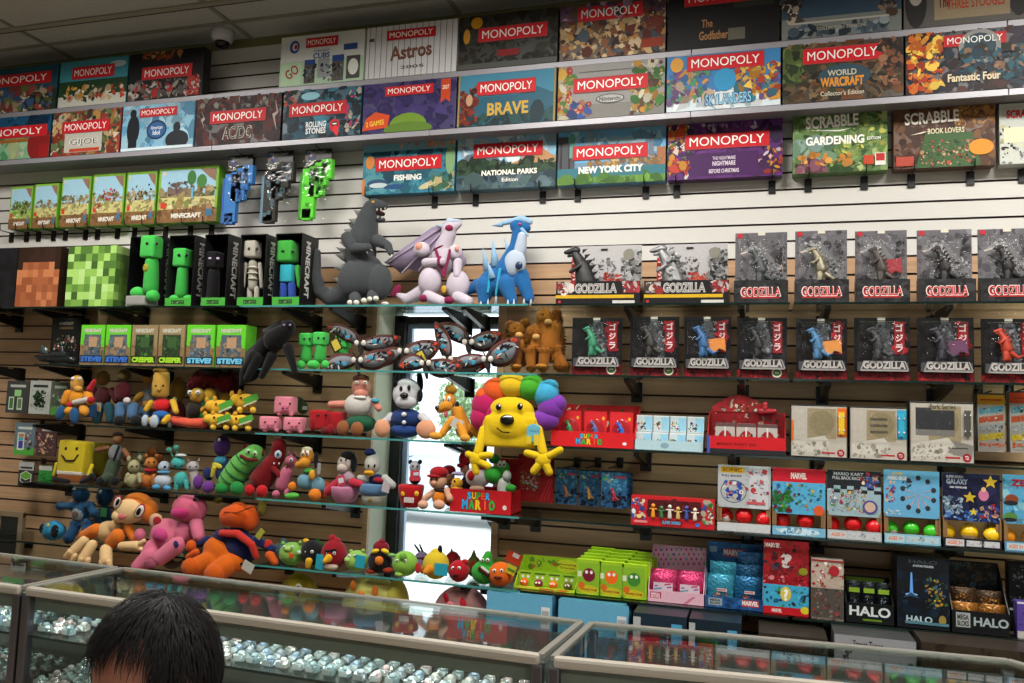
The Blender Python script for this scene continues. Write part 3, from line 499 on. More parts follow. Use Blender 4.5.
# ---- three foam toys in hanging bags
def foam(cxp, yt, yb, label, cols, handle, shape):
    Y = 3.60; top = at(cxp, yt, Y); bot = at(cxp, yb, Y); H = top.z - bot.z; W = .15
    t = thing('hanging_foam_toy', label, 'foam toy', (top.x, Y, bot.z), 0, 'bagged foam toys on hooks')
    hc = box('header_card', (0, 0, H - .03), (W, .003, .058), card('#101012'), t, .0005)
    words('MINECRAFT', 0, H - .02, W * .6, .012, '#b8b8b4', hc, -.002)
    art('card_print', W, .05, [N(.03,.1,.4,.9,'#2c4a8a #a8b0b8 #7a2c2c' if handle != '#6bd02a' else '#4c9c24 #2c6c1c',12,.07,5)], hc, -.0018, 0, H - .055)
    bm = bmesh.new(); u = H * .052
    for (gx, gz, w, h) in shape: bm_box(bm, Vector((gx*u, .01, gz*u + .012)), (w*u, .03, h*u), bevel=.001)
    b = done('foam_body', bm, mat(cols[0], .7, 0, 'foam', .06), t)
    bm = bmesh.new()
    rs = random.Random(len(label))
    for k in range(14):
        gx, gz, w, h = shape[rs.randrange(len(shape))]
        bm_box(bm, Vector(((gx + rs.uniform(-w, w) * .35) * u, .009, (gz + rs.uniform(-h, h) * .42) * u + .012)), (u, .031, u))
    done('darker_pixels', bm, mat(cols[1], .7, 0, 'foam', .06), t)
    bm = bmesh.new(); bm_box(bm, Vector((-4.4*u, .012, H*.36)), (1.2*u, .028, H*.62)); done('side_stripe', bm, mat(handle, .7, 0, 'foam', .06), t)
    bm = bmesh.new(); z1 = H - .06
    g = [(-W*.52, z1), (W*.52, z1), (W*.5, H*.5), (W*.46, H*.05), (W*.2, -.004), (-W*.45, 0), (-W*.5, H*.5)]
    a_ = [bm.verts.new((x, -.012, z)) for k, (x, z) in enumerate(g)]; bm.faces.new(a_)
    done('clear_bag', bm, film(), t)
    bm = bmesh.new(); bm_limb(bm, (0, WY - Y - .004, H + .002), .0022, (0, -.03, H + .006), .0022, 8); bm_limb(bm, (0, -.03, H + .006), .0022, (0, -.036, H + .022), .0022, 8)
    h = thing('hanging_hook', 'black peg hook holding ' + label.split(' in ')[0], 'hook', (top.x, Y, bot.z), 0, 'peg hooks of the bagged foam toys')
    o = done('prong', bm, mat('#0d0d0f', .35, .3, 'black_steel', .05), h, True)
    bm = bmesh.new(); bm_box(bm, Vector((0, WY - Y - .004, H)), (.022, .007, .05)); done('back_plate', bm, mat('#0d0d0f', .35, .3, 'black_steel', .05), h)
SHP = [(-2.4, 7, 3.6, 13), (-.8, 10, 3, 8), (1.0, 12, 3.4, 6), (2.6, 13.2, 3, 5), (.8, 8, 2, 3), (-2.6, 1.5, 2.6, 3)]
foam(241, 155, 226, 'blue foam block toy in a hanging clear bag', ('#2f74b8', '#1c4c8c'), '#2456a0', SHP)
foam(281, 151, 225, 'black foam block toy in a hanging clear bag', ('#26241f', '#46606a'), '#5c7f96', SHP)
foam(319, 149, 222, 'lime green foam block toy in a hanging clear bag', ('#58cf2a', '#3a8c22'), '#38882c', SHP)
# ================================================================ TOP GLASS ROW, LEFT: block heads and window boxes
def mosaic(name, label, x0, x1, yt, Yf, pal_f, grid, dep, seed):
    z0 = SH[0]; xa, xb = ux(x0, z0 + .1, Yf), ux(x1, z0 + .1, Yf); W = xb - xa; H = at(x0, yt, Yf).z - z0
    t = thing(name, label, 'costume head', ((xa+xb)/2, Yf + dep/2, z0 + .0005), 0, 'cardboard block heads')
    box('shell', (0, 0, H/2), (W, dep, H), card(pal_f[0]), t, .002)
    rs = random.Random(seed); n = 8
    sh = []
    for r in range(n):
        for c in range(n): sh.append(R(c/n, 1-(r+1)/n, (c+1)/n, 1-r/n, grid(r, c, rs)))
    art('front_pixels', W, H, sh, t, -dep/2)
    sh = []
    for r in range(n):
        for c in range(n): sh.append(R(c/n, 1-(r+1)/n, (c+1)/n, 1-r/n, pal_f[rs.randrange(len(pal_f))]))
    o = art('side_pixels', dep, H, sh, t, 0); o.matrix_basis = Matrix.Translation((W/2, 0, 0)) @ Matrix.Rotation(math.pi/2, 4, 'Z')
GP = ['#6f9a44', '#86b052', '#5c8436', '#9cc468', '#4c7030', '#a9cc80']
mosaic('costume_head', 'nearly black cardboard costume head cut by the left picture edge', -30, 15, 250, 3.42, ['#141416', '#1a1a1c', '#101012'], lambda r, c, rs: ['#151517', '#1b1b1e'][rs.randrange(2)], .24, 1)
mosaic('costume_head', 'dark brown and tan cardboard block head beside the green one', 16, 58, 248, 3.42, ['#2c1c12', '#34221a', '#261810'], lambda r, c, rs: ['#2c1c12', '#34221a'][rs.randrange(2)] if r < 2 or (r == 2 and c in (0, 7)) else ['#a8663e', '#b4724a', '#9a5a38', '#8c4e30'][rs.randrange(4)], .24, 2)
mosaic('costume_head', 'big light green pixel patterned cardboard block head', 66, 114, 247, 3.42, GP, lambda r, c, rs: GP[rs.randrange(6)] if (r*5 + c*3) % 11 else '#3c5a26', .24, 3)
def window_box(label, xa_, xb_, yt, col, inner, word='MINECRAFT', base='#3f9a34', z0=SH[0]):
    "dark open-fronted box with a printed right side, green foot; inner plush is a separate thing"
    Yf = 3.42; dep = .15; xa, xb = ux(xa_, z0 + .1, Yf), ux(xb_, z0 + .1, Yf); W = xb - xa; H = at(xb_, yt, Yf).z - z0
    t = thing('window_box', label, 'toy box', ((xa+xb)/2, Yf + dep/2, z0 + .0005), 0, 'dark window boxes with plush inside')
    bm = bmesh.new()
    bm_box(bm, Vector((0, dep/2 - .001, H/2)), (W, .002, H)); bm_box(bm, Vector((-W/2 + .001, 0, H/2)), (.002, dep, H)); bm_box(bm, Vector((W/2 - .001, 0, H/2)), (.002, dep, H)); bm_box(bm, Vector((0, 0, .001)), (W, dep, .002)); bm_box(bm, Vector((0, 0, H - .001)), (W, dep, .002))
    done('carton', bm, card('#141416'), t)
    box('foot_panel', (0, -dep/2 - .001, .022), (W, .002, .044), card(base), t, .0005)
    art('foot_print', W * .5, .02, [R(0,0,1,1,'#1f4c1c'), N(.1,.2,.9,.8,'#c8d8b8',6,.05,4)], t, -dep/2 - .002, 0, .012)
    me = words(word, 0, 0, H * .78, dep * .28, '#c9c9c4', t, 0, 0, .03, .0)
    me.matrix_basis = Matrix.Translation((W/2 + .001, -dep*.12, H*.52)) @ Matrix.Rotation(math.pi/2, 4, 'Z') @ Matrix.Rotation(math.pi/2, 4, 'Y')
    return t
window_box('dark window box behind the tall green plush, leftmost', 127, 159, 236, 0, 0, base='#8c8c86')
window_box('dark window box holding the shorter green plush', 166, 192, 235, 0, 0)
window_box('dark window box holding the black plush', 202, 226, 234, 0, 0)
window_box('dark window box holding the bone white plush', 238, 264, 234, 0, 0)
window_box('dark window box holding the green faced plush doll', 273, 300, 233, 0, 0)
# second row, six small boxes
SM = [(80, 104, 'STEVE?', 'blue', 'first'), (105, 130, 'STEVE?', 'blue', 'second'), (131, 157, 'CREEPER', 'grn', 'third'), (158, 184, 'CREEPER', 'grn', 'fourth'), (186, 214, 'STEVE?', 'cyan', 'fifth'), (216, 245, 'STEVE?', 'cyan', 'sixth')]
for i, (x0, x1, w, k, od) in enumerate(SM):
    tc_ = {'blue': '#3a6cc0', 'grn': '#9cd030', 'cyan': '#6cc0e0'}[k]; top = '#5fbf2c' if k != 'grn' else '#8c7a58'
    a = [R(0,0,1,1,'#84684a'), N(0,0,1,1,'#8c7050 #786044 #947a5a',26,.12,120+i), R(0,.62,1,1,top), Pg(top,0,.62,.12,.62,.12,.5,0,.5), Pg(top,.8,.62,1,.62,1,.45,.9,.45,.9,.52,.8,.52), R(.16,.22,.86,.76,'#4c5a64' if k != 'grn' else '#2c3c28'), N(.2,.24,.82,.72,'#6c7c88 #3c4a54 #a08868 #8c7458' if k != 'grn' else '#2f4a2a #3c5c34 #24341f #4a7a3a',22,.09,130+i), R(.36,.45,.7,.7,'#a88868' if k != 'grn' else '#385830'), T('MINECRAFT',.5,.86,.72,.1,'#b8b8a8',.06), R(.02,.06,.98,.24,'#1c2a3c' if k != 'grn' else '#243018'), T(w,.5,.15,.88,.13,tc_,.06)]
    lb = {'blue': 'small boxed block figure with dark blue lettering, %s of the six', 'grn': 'small brown boxed block figure with lime lettering, %s of the six', 'cyan': 'small boxed block figure with pale cyan lettering, %s of the six'}[k] % od
    t = carton('boxed_figure', lb, 'boxed toy', 'small boxed figures on the second row', x0, x1, 325, SH[1], 3.42, .09, '#56b02a' if k != 'grn' else '#8c7a58', a); dims(t)
t = carton('boxed_figure', 'black boxed toy set with small figures at the left end', 'boxed toy', None, 50, 79, 318, SH[1], 3.50, .06, '#131313', [R(0,0,1,1,'#151515'), T('MINECRAFT',.5,.88,.5,.06,'#8c8878',.03), R(.28,.76,.75,.81,'#5c4428'), N(.1,.3,.9,.62,'#8c8c84 #4c8c3c #b84c4c #c8b8a0 #3c3c38',20,.07,140)]); dims(t)
# hanging sticker sheets at the left
def sheet(x0, x1, yt, yb, Y, label, shapes, bg):
    a, b = at(x0, (yt+yb)/2, Y), at(x1, (yt+yb)/2, Y); H = at(x0, yt, Y).z - at(x0, yb, Y).z; W = b.x - a.x
    t = thing('hanging_sticker_pack', label, 'sticker pack', ((a.x+b.x)/2, Y, at((x0+x1)/2, yb, Y).z), 0, 'hanging packs at the left end')
    box('card_back', (0, 0, H/2), (W, .006, H), card(bg), t, .001)
    art('print', W, H, shapes, t, -.003)
    bm = bmesh.new(); bm_limb(bm, (0, WY - Y - .004, H + .006), .002, (0, -.025, H + .006), .002, 8); bm_limb(bm, (0, -.025, H + .006), .002, (0, -.03, H + .016), .002, 8)
    bm_box(bm, Vector((0, WY - Y - .005, H)), (.03, .006, .03))
    tag(done('hanging_hook', bm, mat('#0d0d0f', .35, .3, 'black_steel', .05), None, True, t.location.copy()), 'black peg hook holding ' + label, 'hook', 'peg hooks at the left end')
W3 = lambda c: [R(.15,.8,.85,.88,c)]
sheet(7, 29, 381, 413, 3.60, 'dark grey pack with white outlined shapes', [R(0,0,1,1,'#3a3c3a')] + W3('#a8aca4') + [R(.36,.52,.66,.72,'#8cc078'), R(.12,.1,.36,.5,'#b8c8b0'), R(.16,.14,.32,.46,'#3f6a38'), R(.5,.1,.74,.48,'#b8c8b0'), R(.54,.15,.7,.44,'#58784c')], '#3a3c3a')
sheet(30, 51, 381, 414, 3.60, 'white pack with dark pixel splash pattern', [R(0,0,1,1,'#a9ada6')] + W3('#22241f') + [N(.25,.2,.75,.7,'#1c2a1c #244a20 #14201a',40,.09,3), N(.08,.1,.92,.75,'#1c201c',10,.04,4)], '#a9ada6')
sheet(52, 69, 382, 415, 3.60, 'green and grey pack partly behind the seated doll', [R(0,0,1,1,'#4c5a4c'), R(0,0,1,.25,'#4a9a3c')] + W3('#a8aca4') + [N(.1,.2,.9,.7,'#c8b0b0 #6cb05c #a8566c #c8c8c0',16,.09,5)], '#4c5a4c')
sheet(15, 35, 423, 455, 3.60, 'pack with pixel pictures on green ground, second row', [R(0,0,1,1,'#5c6c74'), R(0,0,1,.22,'#4a9a3c')] + W3('#b8bcb4') + [R(.15,.15,.5,.7,'#c0c4bc'), R(.2,.45,.45,.55,'#3c9c98'), R(.22,.2,.44,.44,'#3a3c8c'), R(.2,.56,.46,.66,'#a07050'), N(.55,.2,.9,.7,'#c8c8c4 #a84040 #3c3c3c',10,.09,6)], '#5c6c74')
sheet(37, 57, 425, 456, 3.60, 'brown pack with pink pixel shapes, second row', [R(0,0,1,1,'#4a3434'), R(.25,.8,.9,.9,'#b8b4b0'), N(.1,.1,.9,.7,'#c89898 #b86c7c #c8b8b0 #6c3838 #d8b878',18,.09,7)], '#4a3434')
sheet(19, 34, 462, 486, 3.60, 'small black pack with green cube picture, third row', [R(0,0,1,1,'#343634'), R(0,.66,1,1,'#a8aaa6'), R(.1,.72,.9,.8,'#2c2c2c'), Pg('#b8bcb4',.5,.64,.88,.5,.88,.2,.5,.06,.12,.2,.12,.5), Pg('#5c9c34',.5,.6,.82,.48,.82,.36,.5,.28,.18,.36,.18,.48), Pg('#2a2a28',.18,.34,.5,.24,.82,.34,.82,.22,.5,.1,.18,.22)], '#343634')
sheet(39, 52, 466, 488, 3.60, 'small bright green pack beside the yellow cushion, third row', [R(0,0,1,1,'#2f8a3c'), R(0,.8,1,1,'#b8b8b0'), N(.1,.1,.9,.7,'#2c6a30 #58a858',10,.1,8)], '#2f8a3c')
# framed board at the far left
o_ = at(-6, 585, 3.55); t = thing('framed_panel', 'wood framed dark panel leaning at the far left behind the glass case', 'picture frame', (at(2, 585, 3.6).x, 3.62, at(8, 590, 3.6).z))
fh = at(5, 512, 3.6).z - t.location.z; fw = .16
bm = bmesh.new()
for x in (-fw/2, fw/2): bm_box(bm, Vector((x, 0, fh/2)), (.03, .025, fh), bevel=.003)
for z in (.01, fh - .01): bm_box(bm, Vector((0, 0, z)), (fw + .03, .024, .03), bevel=.003)
done('frame', bm, mat('#7c6c54', .6, 0, 'wood', .1), t); box('dark_panel', (0, .003, fh/2), (fw - .02, .01, fh - .03), mat('#15181a', .3, 0, 'dark_panel', .05), t)
# ================================================================ RIGHT RUN: MONSTER CARDS, DISPLAYS, CAPSULES
def figure_bm(h, lean=.1, spikes=True, seed=0):
    "a small upright reptile figure, facing left, foot at 0"
    bm = bmesh.new(); s = h
    bm_limb(bm, (.02*s, -.06*s, .05*s), .075*s, (.04*s, -.02*s, .3*s), .11*s, 8); bm_limb(bm, (.12*s, .05*s, .05*s), .07*s, (.08*s, .02*s, .3*s), .1*s, 8)
    bm_limb(bm, (-.03*s, -.07*s, .025*s), .04*s, (.03*s, -.05*s, .03*s), .05*s, 6)
    bm_limb(bm, (.06*s, 0, .34*s), .15*s, (0, 0, .62*s), .11*s, 8); bm_limb(bm, (0, 0, .62*s), .1*s, (-.1*s, 0, .82*s), .065*s, 8)
    bm_limb(bm, (-.1*s, 0, .88*s), .07*s, (-.24*s, 0, .85*s), .035*s, 8); bm_limb(bm, (-.09*s, 0, .82*s), .04*s, (-.2*s, 0, .79*s), .025*s, 6)
    bm_limb(bm, (-.02*s, -.1*s, .6*s), .04*s, (-.14*s, -.12*s, .5*s), .03*s, 6); bm_limb(bm, (-.02*s, .08*s, .6*s), .04*s, (-.16*s, .06*s, .55*s), .025*s, 6)
    bm_limb(bm, (.12*s, .03*s, .25*s), .1*s, (.34*s, .02*s, .1*s), .05*s, 8); bm_limb(bm, (.34*s, .02*s, .1*s), .05*s, (.5*s, 0, .16*s), .012*s, 6)
    if spikes:
        for k in range(7):
            f = k / 6; x = (-.02 + .2*f) * s; z = (.86 - .62*f) * s; r = .07*s * (1 - abs(f - .5))
            a = [bm.verts.new(v) for v in ((x + .02*s, -.015*s, z + r), (x + .02*s, .015*s, z + r), (x + .02*s, 0, z - r), (x + .06*s + r, 0, z + r*1.3))]
            for i, j, l in ((0, 1, 3), (1, 2, 3), (2, 0, 3)): bm.faces.new((a[i], a[j], a[l]))
    return bm
rocky = '#7c7c7c #9c9c9c #5a5a5c #b8b8b8 #444446 #2c2c2e'
def shell(name, W, H, x0, z0, d, t, yf):
    "clear vacuum-formed cover"
    bm = bmesh.new(); b = .012
    A = [(x0 - W/2, yf, z0), (x0 + W/2, yf, z0), (x0 + W/2, yf, z0 + H), (x0 - W/2, yf, z0 + H)]
    B = [(x0 - W/2 + b, yf - d, z0 + b), (x0 + W/2 - b, yf - d, z0 + b), (x0 + W/2 - b, yf - d, z0 + H - b), (x0 - W/2 + b, yf - d, z0 + H - b)]
    a = [bm.verts.new(v) for v in A]; c = [bm.verts.new(v) for v in B]
    bm.faces.new(c)
    for i in range(4): bm.faces.new((a[i], a[(i+1) % 4], c[(i+1) % 4], c[i]))
    return done(name, bm, film(), t)
def mcard(x0, x1, yt, z0, style, label, figc, accent=None, seed=1):
    Yf = 3.46; xa, xb = ux(x0, z0 + .1, Yf), ux(x1, z0 + .1, Yf); W = xb - xa; H = at((x0+x1)/2, yt, Yf).z - z0
    t = thing('carded_monster_toy', label, 'carded toy', ((xa+xb)/2, Yf, z0 + .0005), 0, 'monster toy cards, %s row' % ('grey upper' if style == 'g' else 'black lower'))
    box('card_back', (0, 0, H/2), (W, .004, H), card('#2a2a2c' if style == 'g' else '#141315'), t, .0008)
    if style == 'g':
        a = [R(0,0,1,1,'#5c5a5e'), N(0,.3,1,1,'#6c6a70 #545258 #7c7a80 #4c4a50',30,.12,seed), Pg('#6a6a6c',.2,.3,.3,.62,.14,.68,.1,.76,.3,.88,.5,.86,.66,.7,.9,.5,1,.34,1,.3), Pg('#8e8e90',.34,.3,.44,.6,.3,.7,.16,.74,.32,.84,.46,.8,.6,.6,.74,.34), Pg('#c4b4ac',.1,.72,.3,.76,.3,.74,.12,.7), N(.3,.3,.95,.62,'#3c3c3e #a8a8aa #5c5c5e #8c8c8e #2a2a2c',60,.04,seed+1), N(.18,.72,.5,.86,'#a8a8aa #8c8c8e #b8b8ba #3a3a3c',26,.03,seed+2), N(.8,.6,.95,.85,'#2c2a2e #3c3a40',8,.05,seed+3), R(.04,.93,.14,.99,'#a82430'), R(.44,.96,.58,1,'#c8c2b4'), R(0,0,1,.34,'#262628'), N(0,0,1,.33,'#2e2e30 #202022 #38383a',20,.12,seed+4)]
        art('card_print', W, H, a, t, -.002)
        fp = box('front_flap', (0, -.026, H*.155), (W*1.03, .046, H*.31), card('#1f1f21'), t, .001)
        art('flap_print', W*1.03, H*.31, [R(0,0,1,1,'#232325'), N(0,0,1,1,'#303032 #1c1c1e #3c3c3e',20,.12,seed+5), R(.14,.22,.84,.28,'#a01c20'), T('GODZILLA',.5,.5,.75,.44,'#d8d0cc',.05), T('GODZILLA',.5,.5,.72,.38,'#a81c22',.02)], fp, -.049)
        ch, cz = H*.6, H*.31
    else:
        a = [R(0,0,1,1,'#121114'), N(0,.2,1,1,'#1c1a1e #0e0d10 #28262a',24,.12,seed), Pg('#4c4e52',.3,.25,.4,.6,.34,.8,.44,.94,.6,.92,.68,.6,.72,.25), N(.34,.25,.7,.9,'#5c6066 #2c2e32 #8c9096 #3c3e42',60,.045,seed+1), R(.72,.42,.9,.93,'#8c1820'), N(.7,.42,.92,.93,'#6c1018 #a82430',10,.08,seed+2), R(0,0,1,.13,'#5c0e14'), N(0,.0,1,.16,'#a01c20 #2c0a0e #701018',26,.05,seed+3), R(.42,.96,.56,1,'#b8b2a8')]
        for i, g in enumerate('ゴジラ'): a.append(T(g, .81, .84 - .16*i, .13, .12, '#d8cfd0', .03))
        art('card_print', W, H, a, t, -.002)
        lg = box('title_plate', (0, -.012, H*.22), (W*.9, .02, H*.14), card('#3a3a3c'), t, .001)
        art('title_print', W*1.0, H*.24, [Pg('#8c8a8a',.1,.15,.16,.75,.9,.75,.97,.15), Pg('#2a2a2c',.13,.2,.18,.7,.88,.7,.94,.2), T('GODZILLA',.53,.48,.76,.5,'#a9a5a2',.05), R(.1,.08,.95,.13,'#a09c98')], lg, -.0225, 0, H*.13)
        if accent == 'badge': art('round_badge', W*.2, W*.2, [E_(.5,.5,.5,.5,'#c8ccb8'), E_(.5,.5,.38,.38,'#4c6a3c'), R(.3,.42,.7,.58,'#c8ccb8')], t, -.006, W*.3, H*.02)
        ch, cz = H*.62, H*.34
    bm = figure_bm(ch*.86); 
    bmesh.ops.transform(bm, matrix=Matrix.Translation((-.01 if style == 'g' else -.022, -.025, cz if style == 'b' else H*.28)), verts=bm.verts)
    done('figurine', bm, mat(figc, .5, .9 if figc == '#8c8672' else 0, 'vinyl', .25, 60), t, True)
    if accent and accent != 'badge':
        bm = bmesh.new(); q = [(-.0, -.02, cz + ch*.45), (.07, -.02, cz + ch*.5), (.075, -.018, cz + ch*.15), (.05, -.02, cz + ch*.22), (.03, -.02, cz + ch*.1), (.01, -.02, cz + ch*.2)]
        bm_prism(bm, [(v[0], v[2]) for v in q], -.022, .003); done('wing', bm, mat(accent, .5, 0, 'vinyl', .2, 60), t)
    shell('clear_blister', W*.92, ch, 0, cz if style == 'b' else H*.33, .045, t, -.004)
    return t
mcard(735, 787, 233, SH[0], 'g', 'grey monster card with dark grey reptile figure, leftmost of the grey cards', '#3c4044', None, 1)
mcard(795, 847, 231, SH[0], 'g', 'grey monster card with metallic robot coloured figure', '#8c8672', None, 11)
mcard(855, 907, 231, SH[0], 'g', 'grey monster card with red winged figure', '#3a322e', '#8c1c28', 21)
mcard(917, 972, 230, SH[0], 'g', 'grey monster card with black spiny figure, second from the right edge', '#1c1a1c', None, 31)
mcard(978, 1036, 229, SH[0], 'g', 'grey monster card with black figure at the right picture edge', '#161517', None, 41)
B2 = [(572, 622, 318, 'green and orange armed figure, leftmost', '#2c7c5c', 'badge'), (630, 679, 317, 'charcoal figure and a green badge', '#2c2a28', 'badge'), (684, 731, 317, 'blue and orange winged figure, fourth under the grey flash', '#2c5c8c', '#c87c34'), (737, 787, 318, 'black figure and blue badge below the first grey card', '#1c1c1e', 'badge'), (796, 847, 319, 'blue winged figure below the metallic one', '#3c6c94', '#c8823c'), (854, 910, 318, 'dark figure with white lightning marks', '#2c2c30', None), (917, 974, 318, 'purple spined figure', '#2a2834', '#5c3454'), (981, 1038, 319, 'red and orange figure at the right edge', '#a8341c', None)]
for i, (a_, b_, yt, lb, fc, ac) in enumerate(B2): mcard(a_, b_, yt, SH[1], 'b', 'black and red monster card with ' + lb, fc, ac, 50 + i*10)
def big_monster(x0, x1, yt, label, figc, met, seed):
    z0 = SH[0]; Yf = 3.43; xa, xb = ux(x0, z0 + .05, Yf), ux(x1, z0 + .05, Yf); W = xb - xa; H = at((x0+x1)/2, yt, Yf).z - z0
    t = thing('monster_toy_display', label, 'boxed toy', ((xa+xb)/2, Yf + .06, z0 + .0005), 0, 'wide monster toy boxes')
    box('tray', (0, 0, H*.13), (W, .12, H*.26), card('#121113'), t, .001)
    art('tray_print', W, H*.36, [R(0,0,1,1,'#141315'), R(0,.28,.93,.42,'#c09a1c'), R(.68,.06,.94,.18,'#b8b4ae'), R(.02,.5,.2,.95,'#8c8480'), N(.02,.5,.2,.95,'#8c2c2c #d0c8c0 #4a3c38',8,.06,seed), R(.8,.5,.99,.98,'#7c2428'), N(.8,.5,.99,.98,'#a8343c #3c2c2c #c8b8b4',8,.05,seed+1), T('GODZILLA',.48,.7,.5,.42,'#b8b6b2',.06), T('GODZILLA',.48,.7,.48,.36,'#6c6a6a',.0), R(.03,.08,.06,.18,'#b02c30')], t, -.06)
    b = box('back_card', (W*.04, .055, H*.5), (W*.86, .004, H*.98), card('#a7a5a4'), t, .001)
    art('back_print', W*.86, H*.98, [R(0,0,1,1,'#a9a7a8'), R(0,.2,.15,.8,'#a8242c'), N(.3,.3,.62,.8,'#6c6a6c #8c8a8c #4a484a',30,.045,seed+2), N(.45,.35,.72,.55,'#b83c34 #8c2824 #c85c48',26,.04,seed+3), N(.74,.25,1,.92,rocky,60,.05,seed+4), E_(.82,.86,.08,.09,'#7c7a70'), R(.42,.93,.52,.96,'#1c1c1e')] + [T(g, .075, .7 - .18*i, .12, .14, '#e0d8d8', .03) for i, g in enumerate('ゴジラ')], b, .0529, W*.04)
    bm = figure_bm(H*.95, seed=seed); bmesh.ops.transform(bm, matrix=Matrix.Translation((-W*.22, -.01, H*.06)) @ Matrix.Diagonal((1.15, 1, .98, 1)), verts=bm.verts)
    done('figure', bm, mat(figc, .4, .8 if met else 0, 'vinyl', .25, 50, .4), t, True)
    if met:
        bm = bmesh.new(); rs = random.Random(seed)
        for k in range(40): bm_box(bm, Vector((-W*.18 + max(-.035, min(.035, rs.gauss(0, .02))), -.03 + rs.uniform(-.02, .02), H*.5 + max(-.3, min(.3, rs.gauss(0, .15))) * H)), [rs.uniform(.008, .022) for _ in range(3)], Matrix.Rotation(rs.uniform(0, 3), 3, 'Y'), .001)
        done('armour', bm, mat('#a8a8aa', .35, .8, 'vinyl', .2, 50), t)
big_monster(556, 640, 240, 'wide black and yellow box with a black reptile figure', '#19191a', False, 61)
big_monster(644, 729, 238, 'wide black and yellow box with a silver armoured figure', '#8f9092', True, 71)
# ---------------------------------------------------------------- third row
def tray(name, label, cat, x0, x1, yb_, ytf, ytb, z0, dep, col, front, backshape, Yf=3.42, grp=None):
    xa, xb = ux(x0, z0 + .04, Yf), ux(x1, z0 + .04, Yf); W = xb - xa; xm = (x0+x1)/2
    hf = at(xm, ytf, Yf).z - z0; hb = at(xm, ytb, Yf + dep).z - z0
    t = thing(name, label, cat, ((xa+xb)/2, Yf + dep/2, z0 + .0005), 0, grp)
    bm = bmesh.new(); w = .003
    bm_box(bm, Vector((0, -dep/2 + w/2, hf/2)), (W, w, hf)); bm_box(bm, Vector((0, dep/2 - w/2, hb/2)), (W, w, hb)); bm_box(bm, Vector((0, 0, w/2)), (W, dep, w))
    for s in (-1, 1):
        x = s * (W/2 - w/2); P = [(-dep/2, 0), (dep/2, 0), (dep/2, hb), (-dep/2, hf)]
        a = [bm.verts.new((x - w/2, y, z)) for y, z in P]; b = [bm.verts.new((x + w/2, y, z)) for y, z in P]
        bm.faces.new(a); bm.faces.new(b[::-1])
        for i in range(4): bm.faces.new((a[i], b[i], b[(i+1) % 4], a[(i+1) % 4]))
    bmesh.ops.recalc_face_normals(bm, faces=bm.faces)
    done('tray_carton', bm, card(col), t)
    if front: art('front_print', W, hf, front, t, -dep/2)
    if backshape: art('back_print', W*.98, hb, backshape, t, dep/2 - w)
    return t, W, hf, hb
def in_tray(t, name, label, cat, grp, x, y, w, h, d, col, shapes, z=.004, tilt=0, blister=False):
    o = thing(name, label, cat, (t.location.x + x, t.location.y + y, t.location.z + z), 0, grp)
    box('pack_body', (0, 0, h/2), (w, d, h), card(col), o, min(w, h) * .04)
    if shapes: art('pack_print', w, h, shapes, o, -d/2)
    if blister:
        bm = bmesh.new(); bm_ball(bm, (0, -d/2, h*.45), (w*.38, .016, h*.38)); done('blister', bm, film(), o, True)
        bm = figure_bm(h*.55, spikes=False); bmesh.ops.transform(bm, matrix=Matrix.Translation((0, -d/2 - .012, h*.2)), verts=bm.verts); done('toy_figure', bm, plastic(blister), o, True)
    if tilt: o.rotation_euler.x = tilt
    return o
def super_logo(cx, cz, w, h):
    c = ['#2f9ad0', '#e0b820', '#2fa040', '#e8481c', '#2f9ad0']
    bk = [T(ch, cx + (i - 2) * w * .13, cz + h * .27, w * .135, h * .40, '#1c1418', .1) for i, ch in enumerate('SUPER')] + [T(ch, cx + (i - 2) * w * .19, cz - h * .18, w * (.19 if ch != 'I' else .085), h * .55, '#1c1418', .1) for i, ch in enumerate('MARIO')]
    out = bk + [T(ch, cx + (i - 2) * w * .13, cz + h * .27, w * .12, h * .36, c[i], .05) for i, ch in enumerate('SUPER')]
    c = ['#2f9ad0', '#2fa040', '#e0b820', '#e04a2a', '#2fa040']
    return out + [T(ch, cx + (i - 2) * w * .19, cz - h * .18, w * (.17 if ch != 'I' else .06), h * .5, c[i], .06) for i, ch in enumerate('MARIO')]
z3 = SH[2]
t, W_, hf, hb = tray('counter_tray', 'red counter tray holding three bubble packed toys, beside the rainbow plush', 'display tray', 551, 635, 447, 432, 405, z3, .15, '#c01a20', [R(0,0,1,1,'#c41c22')] + super_logo(.46, .5, .34, .8) + [E_(.88,.3,.025,.1,'#e0d8d8')], [R(0,0,1,1,'#a81a1e'), N(.1,.45,.9,.95,'#7c1c1c #c8b090 #4a5a34 #a03030',26,.04,5)])
for i, (lb, c1) in enumerate([('green', '#2c7a44'), ('grey blue', '#4c5c8c'), ('bright blue', '#2c5cb4')]):
    in_tray(t, 'bubble_packed_toy', 'bubble packed %s toy figure on a red card, %s in the red tray' % (c1 and lb, ['left', 'middle', 'right'][i]), 'packed toy', 'bubble packs in the red tray', (-.3 + .31*i) * W_, -.03, W_*.27, hb*.82, .006, '#c4242a', [R(0,0,1,1,'#c8262c'), E_(.5,.4,.42,.36,'#a81e24'), E_(.85,.8,.06,.05,'#d8a030')], blister=c1)
